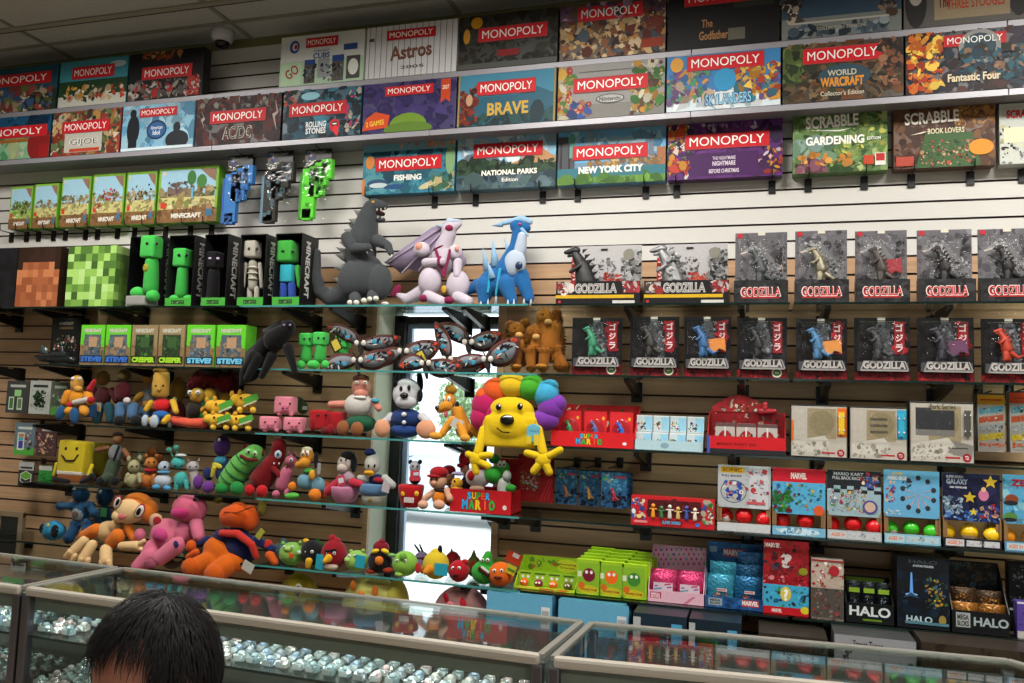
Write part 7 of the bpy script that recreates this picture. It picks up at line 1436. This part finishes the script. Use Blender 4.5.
def ballbird(label, x, y, rx, ry, col, extra, Y=3.43, grp='round ball plush on the lowest glass row', rest=SH[4]):
    P('ball_plush', label, 'plush toy', Y, rest, "body %s: e %g %g %g %g 0 %g\n" % (col, x, y - .5, rx * 1.1, ry * 1.08, min(rx, ry) * 1.05) + extra, grp)
EY = "eye* #d0d0cc plastic: e %g %g 2 2 %g 1.2; e %g %g 2 2 %g 1.2\npupil* #101010 plastic: e %g %g .9 .9 %g .6; e %g %g .9 .9 %g .6\n"
def eyes(x, y, g, d): return EY % (x - g, y, d, x + g, y, d, x - g, y, d - 1.3, x + g, y, d - 1.3)
ballbird('pale green ball plush with orange mouth, leftmost of the ball row', 292, 556, 13, 13, '#6c9c44', "snout #8cb058: e 288 550 5 3.6 -11 4\nmouth #b84c14: b 288 557 6.4 3 -11.4 1.6\near* #6c9c44: e 283 544 2.4 2.6; e 300 543 2.4 2.6\ncheek_tuft #a8b8a0: e 299 554 2.6 3 -10 2\n" + eyes(288, 548, 4, -12))
ballbird('pale blue woolly plush behind the green ball', 286, 542, 11, 7, '#6c8c98', "tuft* #7c9ca8: e 284 535 5 3.4; e 278 540 4 4; e 294 541 4 3\n", 3.56)
ballbird('black ball plush with yellow beak and blue card tag', 312, 553, 11.5, 12.5, '#121214', "beak #c0941c: l 309 561 4 308 566 3 -10\ntuft #c0941c: e 306 541 4 2.6\nhang_tag #2490a4 card: b 320 562 5 8 -12 .4 -4\n" + eyes(309, 552, 3, -10.6))
ballbird('leaf green ball plush behind the black one', 318, 542, 8, 8, '#2c8424', "tuft #247020: e 318 534 3 3\nbeak #b8801c: e 325 546 3 4 -6\n", 3.57)
ballbird('dark red ball plush with yellow beak and cream belly', 334, 554, 13, 14, '#7c0f1c', "crest #8c1420: e 332 539 4 5; e 337 541 4 3.6\nbeak #c8941c: l 329 557 4.4 325 560 2.6 -12 -15\nbelly #b09c8c: e 331 565 8.6 4 -7 6\nbrow #1c0c0c: b 331 550 7 1.2 -12.4 1 12\n" + eyes(331, 552.6, 3.4, -12.2))
ballbird('pale green ball plush holding a blue card tag', 357, 563, 11.5, 11.5, '#7ca44c', "ear* #7ca44c: e 351 552 2.2 2.4; e 363 551 2.2 2.4\nsnout #9cb868: e 348 561 4 4 -9\nhang_tag #2490a4 card: b 360 563 5.6 7.4 -12 .4 -4\n" + eyes(352, 557, 3, -10))
ballbird('black and dark red ball plush with yellow brows and orange beak', 380, 563, 12, 13, '#16100f', "crest #6c1020: e 381 548 9 7.4 1 7; e 382 542 4 3\nbrow* #c8ac24: e 375 552 4.6 2.6 -9 3 20; e 385 552 4.6 2.6 -9 3 -20\nbeak #c0661c: e 379 562 4.6 5 -12 4\nfoot* #8c2c14: e 372 573 7 3 -4 6; e 388 572 6 3 -4 6\nwing #6c9c54: e 391 556 5.6 2 -6 3\n")
ballbird('green ball plush with curled nose and red tag', 405, 564, 12.6, 12, '#74a43c', "snout #5c8c30: e 403 557 4 4 -10\nfoot #88b04c: e 399 574 4.6 3 -8\nhang_tag #a82c2c card: e 418 568 3.4 5.6 -8 .6\n" + eyes(401, 561, 4, -11))
ballbird('white ball plush with black tuft behind the green balls', 399, 552, 8, 6, '#9ca0ac', "tuft #101014: l 400 547 1.4 408 546 1\n", 3.56)
ballbird('lilac ball plush with two black feathers in the window', 422, 555, 8, 8, '#7c6c8c', "feather* #101014: l 422 549 1.3 415 541 .8; l 424 549 1.3 420 541 .8\nbeak #c0701c: e 423 561 3.6 3.4 -6\nbrow #4c1c2c: l 416 552 1 428 552 1 -7\n", 3.54)
ballbird('yellow ball plush with orange beak and blue card tag', 436, 564, 13, 12.5, '#b8a024', "crest #b8a024: e 436 553 6 5\nfeather #121214: e 440 550 2.6 5\nbeak #c87c1c: l 430 567 4.6 426 570 3 -11 -14\nhang_tag #2490a4 card: b 441 568 7 5.6 -12.6 .4\n")
ballbird('red ball plush with black crest behind the red apple plush', 453, 554, 8, 9, '#84121c', "crest* #101012: k 452 544 5 6 0; k 445 549 4 6 -30\nbelly #a89488: e 453 560 6 3.4 -5 4\n", 3.55)
fg = 'smiling fruit plush on the lowest glass row'
ballbird('red apple plush with a grinning face', 459, 571, 10, 10, '#98101c', "stem #4c2c14: l 459 561 1 460 557 .8\nmouth #240a0c: e 456 575 3.6 2 -9 1.6\nlobe #98101c: e 465 562 4 3\n" + eyes(456, 568, 3, -8.6), 3.42, fg)
ballbird('green pear plush with toothy open grin', 484, 572, 12, 10.5, '#2c8c2c', "top #2c8c2c: l 486 564 8 488 555 4\nmouth #3c1410: l 480 568 2.4 488 574 2 -10.4\nteeth #c8c4b8 plastic: b 485 569 5 1 -12 .8 -30\n" + eyes(485, 560, 2.6, -7), 3.42, fg)
ballbird('bright orange fruit plush with a card tag at its side', 501, 575, 12, 11.5, '#c0560c', "mouth #4c140c: e 498 578 4.6 2 -11 1.6\nhang_tag #b4a428 card: b 511 570 5 4.6 -9 .4 -20\ntag_text #3c7c24 card: b 511 570 4 1 -9.6 .3 -20\n" + eyes(498, 571, 3.6, -10.6), 3.41, fg)
ballbird('brown green pointed fruit plush behind the pear', 474, 561, 7, 8, '#5c5c24', "top #4c6424: k 474 551 9 9 0\npatch #8c2c18: e 473 560 3.6 4 -6 2\n", 3.55, fg)
ballbird('dull green and orange fruit plush behind the orange one', 498, 558, 8, 8, '#5c6c24', "patch #a8501c: e 498 558 4 4 -6 2\n", 3.56, fg)
P('promo_card', 'small orange red card with white label between orange plush and green tray', 'card', 3.47, None, "card_sheet #a8300f card: b 514 558 8 5.6 0 .5 -22\nprinted_label #b4b0ac card: b 516 556 3.6 2 -.9 .3 -22\n")
# ---- cushions on the low shelf
P('face_cushion', 'deep yellow soft cushion with black eye under the green ball plush', 'cushion', 3.50, SH[5], "body #8c7c1c: e 299 592 25 24 0 16\neye* #141008 shine: e 298 585 3.4 4.4 -15 1.6; e 277 586 2.6 4 -8 2\neye_ring #b8b49c: e 299 584 4.6 5.6 -13.6 1.6\nmuzzle #8c8c80: e 285 590 8 5 -12 4\nspot* #a8481c: e 312 600 3 4 -12 2\n", 'soft face cushions on the low shelf')
P('face_cushion', 'large pale yellow soft cushion with orange eyes left of the window', 'cushion', 3.48, SH[5], "body #b4ac60: e 373 604 36 30 0 18\nhem #ac9c44: e 396 604 14 26 1 16\neye* #b8601c: e 353 585 3 5 -14.6 2; e 375 590 3.6 5 -17 2\nnose #b86c1c: e 361 592 4 2.6 -17 2\nmuzzle #b0b09c: e 364 600 12 8 -13 5\n", 'soft face cushions on the low shelf')
P('face_cushion', 'pink soft cushion with red eyes in front of the window', 'cushion', 3.48, SH[5], "body #a87474: e 462 612 32 27 0 18\neye* #a01424: e 446 596 2.4 4.4 -15 2 30; e 463 601 3.2 5 -17.4 2 20\nnose #b86470: e 450 602 4 2.8 -17 2\n", 'soft face cushions on the low shelf')
P('green_plush', 'dark green plush lump under the orange plush by the glass case', 'plush toy', 3.45, SH[5], "body #1f5c28: e 240 580 12 12 0 10\nfoot #24682c: e 232 590 7 5 -6\n")
# ================================================================ GLASS CASES
def case(name_lb, A, B, D_, E2, label, inner=True, seed=0):
    "A, B = front corners (x, y); D_, E2 = back corners; top at .96"
    z = .96; t = thing('glass_display_case', label, 'display case', ((A[0]+B[0]+D_[0]+E2[0])/4, (A[1]+B[1]+D_[1]+E2[1])/4, 0), 0, 'glass display cases')
    ox, oy = t.location.x, t.location.y
    pt = [Vector((p[0]-ox, p[1]-oy, 0)) for p in (A, B, E2, D_)]
    al = mat('#b7b0a4', .32, .35, 'anodised', .03); dkal = metal('#77747a', .35)
    def bar(nm, p, q, w, h, zc, m, parent=t, bev=.003):
        d = q - p; L_ = d.length; a = math.atan2(d.y, d.x); bm = bmesh.new()
        bm_box(bm, (p + q) / 2 + Vector((0, 0, zc)), (L_, w, h), Matrix.Rotation(a, 3, 'Z'), bev); return done(nm, bm, m, parent)
    def slab(nm, pts, z0, z1, m):
        bm = bmesh.new(); a = [bm.verts.new((p.x, p.y, z0)) for p in pts]; b = [bm.verts.new((p.x, p.y, z1)) for p in pts]
        bm.faces.new(a[::-1]); bm.faces.new(b)
        for i in range(4): bm.faces.new((a[i], a[(i+1) % 4], b[(i+1) % 4], b[i]))
        return done(nm, bm, m, t)
    g = clear('case_glass', (.90, .95, .93), 1.52, .0, 1.15)
    slab('glass_top', pt, z - .006, z, g)
    for i, (a, b) in enumerate(((0, 1), (1, 2), (2, 3), (3, 0))): bar('top_rail', pt[a], pt[b], .030 if i in (0,) else .020, .030 if i == 0 else .014, z - .012 if i == 0 else z - .004, al if i == 0 else mat('#9c9a92', .35, .5, 'anodised', .03), t, .009 if i == 0 else .002)
    for i in range(4): bar_ = box('corner_post', (pt[i].x * .995, pt[i].y, .47), (.032, .032, .93), dkal, t, .006)
    fr = pt[0] + Vector((0, .012, 0)); fl_ = pt[1] + Vector((0, .012, 0))
    bar('light_cover', fr + Vector((0, .02, 0)), fl_ + Vector((0, .02, 0)), .04, .045, z - .055, mat('#70746a', .5, 0, 'light_cover', .04))
    bar('front_glass', pt[0], pt[1], .005, .62, .61, g, bev=0)
    bar('back_panel', pt[3] + Vector((0, -.012, 0)), pt[2] + Vector((0, -.012, 0)), .006, .60, .62, mat('#4c4e4a', .5, 0, 'back_panel', .05), bev=0)
    bar('side_glass', pt[1], pt[2], .005, .62, .61, g, bev=0)
    slab('base_cabinet', pt, 0.0, .30, mat('#2c2a28', .5, 0, 'dark_laminate', .06))
    for zz in (.80, .62, .46):
        sh = [p * .985 for p in pt]; 
        bm_ = slab('inner_shelf', [Vector((p.x, p.y, 0)) for p in sh], zz - .006, zz, g)
        bar('shelf_edge', sh[0] + Vector((0, -.001, 0)), sh[1] + Vector((0, -.001, 0)), .003, .008, zz - .003, mat('#1f302b', .2, 0, 'glass_edge', .05), bev=0)
    d = pt[1] - pt[0]; l = bpy.data.lights.new('case_light', 'AREA'); l.shape = 'RECTANGLE'; l.size = d.length - .1; l.size_y = .03; l.energy = 2.2 * d.length; l.color = (.93, 1, .97)
    o = bpy.data.objects.new('case_light', l); COL.objects.link(o); m = (pt[0] + pt[1]) / 2; o.location = (ox + m.x, oy + m.y + .032, .88); o.rotation_euler = (math.radians(35), 0, math.atan2(d.y, d.x))
    return t, pt
c1, p1 = case('', (-4.35, 2.36), (-2.435, 2.298), (-4.3, 2.76), (-2.40, 2.70), 'glass display case at the far left, cut by the picture edge')
c2, p2 = case('', (-2.405, 2.30), (-.565, 2.24), (-2.37, 2.70), (-.535, 2.64), 'long glass display case in the middle behind the child')
c3, p3 = case('', (-.525, 2.235), (1.02, 2.37), (-.50, 2.64), (.69, 2.725), 'glass display case at the right, standing at a slight angle')
# rows of small clear bagged toys inside the cases
def bagtoy(i, hue):
    t = thing('bagged_toy', 'small clear bag holding a pale toy, lying inside a glass case', 'bagged toy', (0, 0, 0), 0, 'small clear bags inside the glass cases')
    rs = random.Random(40 + i); bm = bmesh.new()
    bm_box(bm, Vector((0, .0, .012)), (.034, .03, .022), bevel=.006); bm_ball(bm, (.004, -.004, .026), (.012, .011, .009), seg=10, ring=6)
    done('wrapped_toy', bm, mat(hue, .4, 0, 'plastic', .3, 90), t)
    bm = bmesh.new(); n = 4
    V = [[bm.verts.new(((u/n - .5)*.046, -.022 + .052*v/n, .006 + .034*math.sin(math.pi*(.15 + .7*u/n))*math.sin(math.pi*(.1 + .8*v/n)) + rs.uniform(-.004, .004))) for v in range(n+1)] for u in range(n+1)]
    for u in range(n):
        for v in range(n): bm.faces.new((V[u][v], V[u+1][v], V[u+1][v+1], V[u][v+1]))
    done('clear_wrap', bm, clear('crinkled_wrap', (.92, .95, .95), 1.5, .12, 2.2), t)
    box('paper_label', (0, -.0225, .016), (.026, .001, .016), card('#b4b8b8'), t, 0)
    return t
protos = [bagtoy(i, h) for i, h in enumerate(['#9aa4a4', '#8c8f98', '#a8a09c', '#7c8c90', '#a89090', '#8494a8'])]
used = [False] * len(protos); rs = random.Random(11)
def place_bag(x, y, z, rz):
    k = rs.randrange(len(protos))
    o = protos[k] if not used[k] else copy_tree(protos[k]); used[k] = True
    o.location = (x, y, z); o.rotation_euler = (0, 0, rz)
for (A, B, back), n in (((p2[0] + c2.location, p2[1] + c2.location, .34), 34), ((p1[0] + c1.location, p1[1] + c1.location, .34), 8)):
    A = Vector((A.x, A.y, 0)); B = Vector((B.x, B.y, 0))
    for zz, rows in ((.80, 3), (.62, 4)):
        for r in range(rows):
            for i in range(n):
                f = (i + .6) / (n + .3) if n > 10 else 1 - (i + .8) / 36
                if zz == .80 and n > 10 and .10 < f < .16: continue
                p = A.lerp(B, f); place_bag(p.x + rs.uniform(-.004, .004), p.y + .055 + r * .062 + rs.uniform(-.005, .005), zz + .0005, rs.uniform(-.2, .2))
# a few boxed things in the right case
for k, (f, w, h, c, lb) in enumerate([(.16, .12, .09, '#4c5c68', 'grey blue'), (.30, .14, .07, '#8c8c8c', 'pale grey'), (.46, .10, .10, '#5c3c3c', 'dull red'), (.60, .13, .06, '#3c4c5c', 'dark blue'), (.76, .12, .08, '#8c8878', 'sand')]):
    A = p3[0] + c3.location; B = p3[1] + c3.location; p = A.lerp(B, f)
    t = thing('small_box', '%s small box on the upper shelf inside the right glass case' % lb, 'box', (p.x, p.y + .2, .8005), math.radians(5), 'small boxes inside the right glass case')
    box('carton', (0, 0, h/2), (w, .08, h), card(c), t); art('lid_print', w*.9, h*.8, [R(0,0,1,1,c), N(0,0,1,1,'#a8a8a4 #6c7478 #8c5c4c',12,.1,900+k)], t, -.04, 0, h*.1)
    o = None
# ================================================================ THE CHILD IN FRONT OF THE CASE
def person():
    hc = EYE + (CF + CR * ((156 - 512) / FPX) - CU * ((668 - 341.5) / FPX)) * 1.22      # head centre
    t = thing('person', 'child with short black hair at the lower left, looking down', 'person', (hc.x, hc.y, 0))
    H = hc.z
    # body: skinned skeleton (root at the pelvis), facing the viewer and a little to the left
    J = {'pelvis': (0, .02, .60), 'waist': (0, .02, .72), 'chest': (0, .02, .88), 'neck': (0, .015, H - .155), 'skull': (0, .01, H - .08),
         'shL': (-.135, .02, H - .215), 'elL': (-.17, .03, H - .42), 'wrL': (-.15, -.07, H - .60), 'haL': (-.145, -.09, H - .66),
         'shR': (.135, .02, H - .215), 'elR': (.17, .03, H - .42), 'wrR': (.15, -.07, H - .60), 'haR': (.145, -.09, H - .66),
         'hiL': (-.07, .02, .56), 'knL': (-.08, .01, .32), 'anL': (-.08, .03, .06), 'toL': (-.085, -.09, .03),
         'hiR': (.07, .02, .56), 'knR': (.08, .01, .32), 'anR': (.08, .03, .06), 'toR': (.085, -.09, .03)}
    Rd = {'pelvis': .095, 'waist': .085, 'chest': .10, 'neck': .038, 'skull': .045, 'sh': .045, 'el': .032, 'wr': .024, 'ha': .028, 'hi': .065, 'kn': .045, 'an': .032, 'to': .028}
    E3 = [('pelvis', 'waist'), ('waist', 'chest'), ('chest', 'neck'), ('neck', 'skull')]
    for s in 'LR': E3 += [('chest', 'sh'+s), ('sh'+s, 'el'+s), ('el'+s, 'wr'+s), ('wr'+s, 'ha'+s), ('pelvis', 'hi'+s), ('hi'+s, 'kn'+s), ('kn'+s, 'an'+s), ('an'+s, 'to'+s)]
    ks = list(J); me = bpy.data.meshes.new('body'); vs = [J[k] for k in ks]; es = [(ks.index(a), ks.index(b)) for a, b in E3]; rad = [Rd.get(k, Rd.get(k[:2], .03)) for k in ks]
    for s in 'LR':
        sg = -1 if s == 'L' else 1; b = ks.index('ha'+s); hx, hy, hz = J['ha'+s]
        for f in range(4):
            x = hx + (f - 1.5) * .014; ln = [.030, .036, .034, .026][f]
            vs += [(x, hy - .012, hz - .02), (x, hy - .02, hz - .02 - ln * .6), (x, hy - .016 + .0, hz - .02 - ln * 1.2)]; n = len(vs)
            es += [(b, n-3), (n-3, n-2), (n-2, n-1)]; rad += [.008, .007, .006]
        vs += [(hx - sg * .026, hy - .018, hz - .004), (hx - sg * .036, hy - .03, hz - .024)]; n = len(vs); es += [(b, n-2), (n-2, n-1)]; rad += [.009, .007]
    me.from_pydata(vs, es, []); o = link('body', me, mat('#94604c', .5, 0, 'skin', .05, 20), t)
    sk = o.modifiers.new('skin', 'SKIN'); sb = o.modifiers.new('smooth', 'SUBSURF'); sb.levels = sb.render_levels = 2
    if not me.skin_vertices: me.skin_vertices.new()
    for i, r in enumerate(rad): me.skin_vertices[0].data[i].radius = (r, r * (.72 if i < 3 else 1))
    me.skin_vertices[0].data[0].use_root = True
    # head: one sculpted surface
    bm = bmesh.new(); bmesh.ops.create_uvsphere(bm, u_segments=48, v_segments=36, radius=1)
    def gsn(v, c, r): return math.exp(-((v.x-c[0])**2 + (v.y-c[1])**2 + (v.z-c[2])**2) / (r*r))
    for v in bm.verts:
        c = v.co.copy(); x, y, z = c
        w = 1 - .22 * max(0, -z) ** 1.5                    # narrower jaw
        c = Vector((x * .068 * w, y * .086 * (1 - .12 * max(0, -z)), z * .102))
        c.y -= .014 * gsn(v.co, (0, -1, -.18), .16) + .006 * gsn(v.co, (0, -.9, -.55), .25) + .008 * gsn(v.co, (0, -.75, -.85), .25)
        for s in (-1, 1): c.y += .008 * gsn(v.co, (s*.42, -.88, .02), .17); c.y -= .004 * gsn(v.co, (s*.5, -.85, -.3), .2)
        c.y += .003 * gsn(v.co, (0, -.92, -.48), .1)
        v.co = c
    hd = done('head', bm, mat('#9c6450', .45, 0, 'skin', .05, 20), t, True)
    Rm = Matrix.Rotation(math.radians(-28), 4, 'Z') @ Matrix.Rotation(math.radians(16), 4, 'X')
    hd.matrix_basis = Matrix.Translation((0, 0, H)) @ Rm
    def hp(nm, bm, m, sm=True): o = done(nm, bm, m, hd, sm); return o
    for s in (-1, 1):
        bm = bmesh.new(); bm_ball(bm, (s*.028, -.072, .0), (.0115, .009, .0085)); e = hp('eye', bm, mat('#cfc8c0', .2, 0, 'eyeball', .02))
        bm = bmesh.new(); bm_ball(bm, (s*.028, -.0795, .0), (.0052, .002, .0052)); done('iris', bm, mat('#20120c', .1, 0, 'iris', .02), e, True)
        bm = bmesh.new(); bm_limb(bm, (s*.016, -.081, .017), .0022, (s*.04, -.076, .019), .0016, 8); hp('eyebrow', bm, mat('#120c0a', .8, 0, 'hair', .1))
        bm = bmesh.new(); bm_ball(bm, (s*.069, .006, -.008), (.008, .016, .026), Matrix.Rotation(s*.25, 3, 'Z')); bm_ball(bm, (s*.071, .002, -.03), (.006, .008, .009)); hp('ear', bm, mat('#9c6450', .45, 0, 'skin', .05, 20))
    bm = bmesh.new(); bm_limb(bm, (-.018, -.078, -.055), .004, (0, -.084, -.054), .0052, 10); bm_limb(bm, (0, -.084, -.054), .0052, (.018, -.078, -.055), .004, 10); hp('lips', bm, mat('#8a4038', .4, 0, 'lips', .05))
    # hair: a cap plus many fine locks combed forward and down
    hm = bpy.data.materials.new('black_hair'); hm.use_nodes = True; b = hm.node_tree.nodes['Principled BSDF']; b.inputs['Base Color'].default_value = (.006, .0055, .006, 1); b.inputs['Roughness'].default_value = .55; b.inputs['Specular IOR Level'].default_value = .12
    nz = hm.node_tree.nodes.new('ShaderNodeTexNoise'); nz.inputs['Scale'].default_value = 60; cr = hm.node_tree.nodes.new('ShaderNodeValToRGB'); cr.color_ramp.elements[0].color = (.004, .004, .0045, 1); cr.color_ramp.elements[1].color = (.016, .014, .014, 1)
    hm.node_tree.links.new(nz.outputs['Fac'], cr.inputs[0]); hm.node_tree.links.new(cr.outputs[0], b.inputs['Base Color'])
    bm = bmesh.new(); bmesh.ops.create_uvsphere(bm, u_segments=40, v_segments=30, radius=1)
    kill = [v for v in bm.verts if (v.co.z < .60 and v.co.y < -.35) or v.co.z < -.55 or (v.co.z < -.05 and abs(v.co.x) > .75 and v.co.y < .25)]
    bmesh.ops.delete(bm, geom=kill, context='VERTS')
    for v in bm.verts: v.co = Vector((v.co.x * .0755, v.co.y * .0935, v.co.z * .110))
    cap = hp('hair', bm, hm)
    rsh = random.Random(5); bm = bmesh.new()
    crown = Vector((.15, .35, .92)).normalized()
    for k in range(5200):
        v = Vector((rsh.gauss(0, 1), rsh.gauss(0, 1), rsh.gauss(0, 1))).normalized()
        if (v.z < .58 and v.y < -.36) or v.z < -.5 or (v.z < -.02 and abs(v.x) > .72 and v.y < .25): continue
        d = (v - crown); d = (d - v * d.dot(v))
        if d.length < 1e-3: continue
        d = d.normalized() + Vector((rsh.gauss(0, .12), rsh.gauss(0, .12), rsh.gauss(0, .12))); L_ = rsh.uniform(.25, .5); side = v.cross(d).normalized() * rsh.uniform(.008, .018)
        pr = None
        for q in range(5):
            f = q / 4; p = (v + d * (L_ * f)).normalized() * (1.0 + .045 * math.sin(math.pi * (f*.8 + .1)) + rsh.uniform(0, .012)); p = Vector((p.x * .0765, p.y * .0945, p.z * .111)); w = side * (1 - f * .85) * .09
            a, b2 = bm.verts.new(p - w), bm.verts.new(p + w)
            if pr: bm.faces.new((pr[0], pr[1], b2, a))
            pr = (a, b2)
    done('hair_locks', bm, hm, cap, True)
    # clothes, outside the frame but part of the child
    bm = bmesh.new()
    lathe(bm, [(.118, .56), (.122, .66), (.120, .80), (.128, .92), (.118, H - .205), (.075, H - .175), (.05, H - .165)], 28, (0, .02, 0))
    for s in (-1, 1): bm_limb(bm, (s*.11, .02, H - .225), .062, (s*.165, .03, H - .36), .052)
    done('shirt', bm, mat('#3c4650', .85, 0, 'cotton', .1, 30), t, True)
    bm = bmesh.new()
    for s in (-1, 1): bm_limb(bm, (s*.065, .02, .55), .082, (s*.08, .02, .30), .062); bm_limb(bm, (s*.08, .02, .30), .062, (s*.08, .025, .10), .052)
    done('trousers', bm, mat('#20242c', .85, 0, 'denim', .1, 30), t, True)
    for s in (-1, 1):
        bm = bmesh.new(); bm_limb(bm, (s*.08, .03, .042), .04, (s*.085, -.09, .036), .034); done('shoe', bm, mat('#2c2a2a', .6, 0, 'rubber', .1), t, True)
person()
# ================================================================ LIGHT AND CAMERA
def area(name, loc, sx, sy, power, rot=(0, 0, 0), col=(1, .96, .9), spread=180):
    l = bpy.data.lights.new(name, 'AREA'); l.shape = 'RECTANGLE'; l.size = sx; l.size_y = sy; l.energy = power; l.color = col; l.spread = math.radians(spread)
    o = bpy.data.objects.new(name, l); COL.objects.link(o); o.location = loc; o.rotation_euler = rot; return o
for i, (x, y, p) in enumerate([(-3.3, 2.15, 72), (-.9, 2.15, 80), (1.5, 2.15, 94), (-3.0, -.8, 18), (-.6, -.8, 28), (1.7, -.8, 36)]):
    area('ceiling_light', (x, y, 3.575), 1.2, .6, p, (0, 0, 0), spread=170)
for nm, loc, rot, sx, sy in (('window_portal', (-1.518, WY + .30, 1.31), (math.radians(90), 0, 0), .62, 1.6), ('door_portal', (.3, -3.72, 1.2), (math.radians(-90), 0, 0), .8, 2.2)):
    o = area(nm, loc, sx, sy, 1, rot); o.data.cycles.is_portal = True
W = bpy.data.worlds.new('sky'); S.world = W; W.use_nodes = True
N = W.node_tree.nodes; L = W.node_tree.links; bg = N['Background']
sk = N.new('ShaderNodeTexSky'); sk.sky_type = 'HOSEK_WILKIE'; sk.turbidity = 6; sk.sun_direction = (.3, -.5, .8)
mx = N.new('ShaderNodeMix'); mx.data_type = 'RGBA'; mx.inputs[0].default_value = .75; mx.inputs[7].default_value = (.85, .93, 1, 1)
L.new(sk.outputs[0], mx.inputs[6]); L.new(mx.outputs[2], bg.inputs['Color']); bg.inputs['Strength'].default_value = 2.7
sl = bpy.data.lights.new('sun', 'SUN'); sl.energy = 2.6; sl.angle = .02; so = bpy.data.objects.new('sun', sl); COL.objects.link(so)
so.rotation_euler = Vector((.25, .5, -.85)).to_track_quat('-Z', 'Y').to_euler()
cd = bpy.data.cameras.new('camera'); co = bpy.data.objects.new('camera', cd); COL.objects.link(co); S.camera = co
cd.sensor_fit = 'HORIZONTAL'; cd.sensor_width = 36; cd.lens = 36 * FPX / 1024; cd.clip_start = .05; cd.clip_end = 200
M = Matrix.Identity(4)
for i, a in enumerate((CR, CU, -CF)):
    for j in range(3): M[j][i] = a[j]
M.translation = EYE; co.matrix_world = M
S.view_settings.view_transform = 'Standard'; S.view_settings.look = 'None'; S.view_settings.gamma = 1; S.view_settings.use_curve_mapping = False
S.view_settings.exposure = 0.0
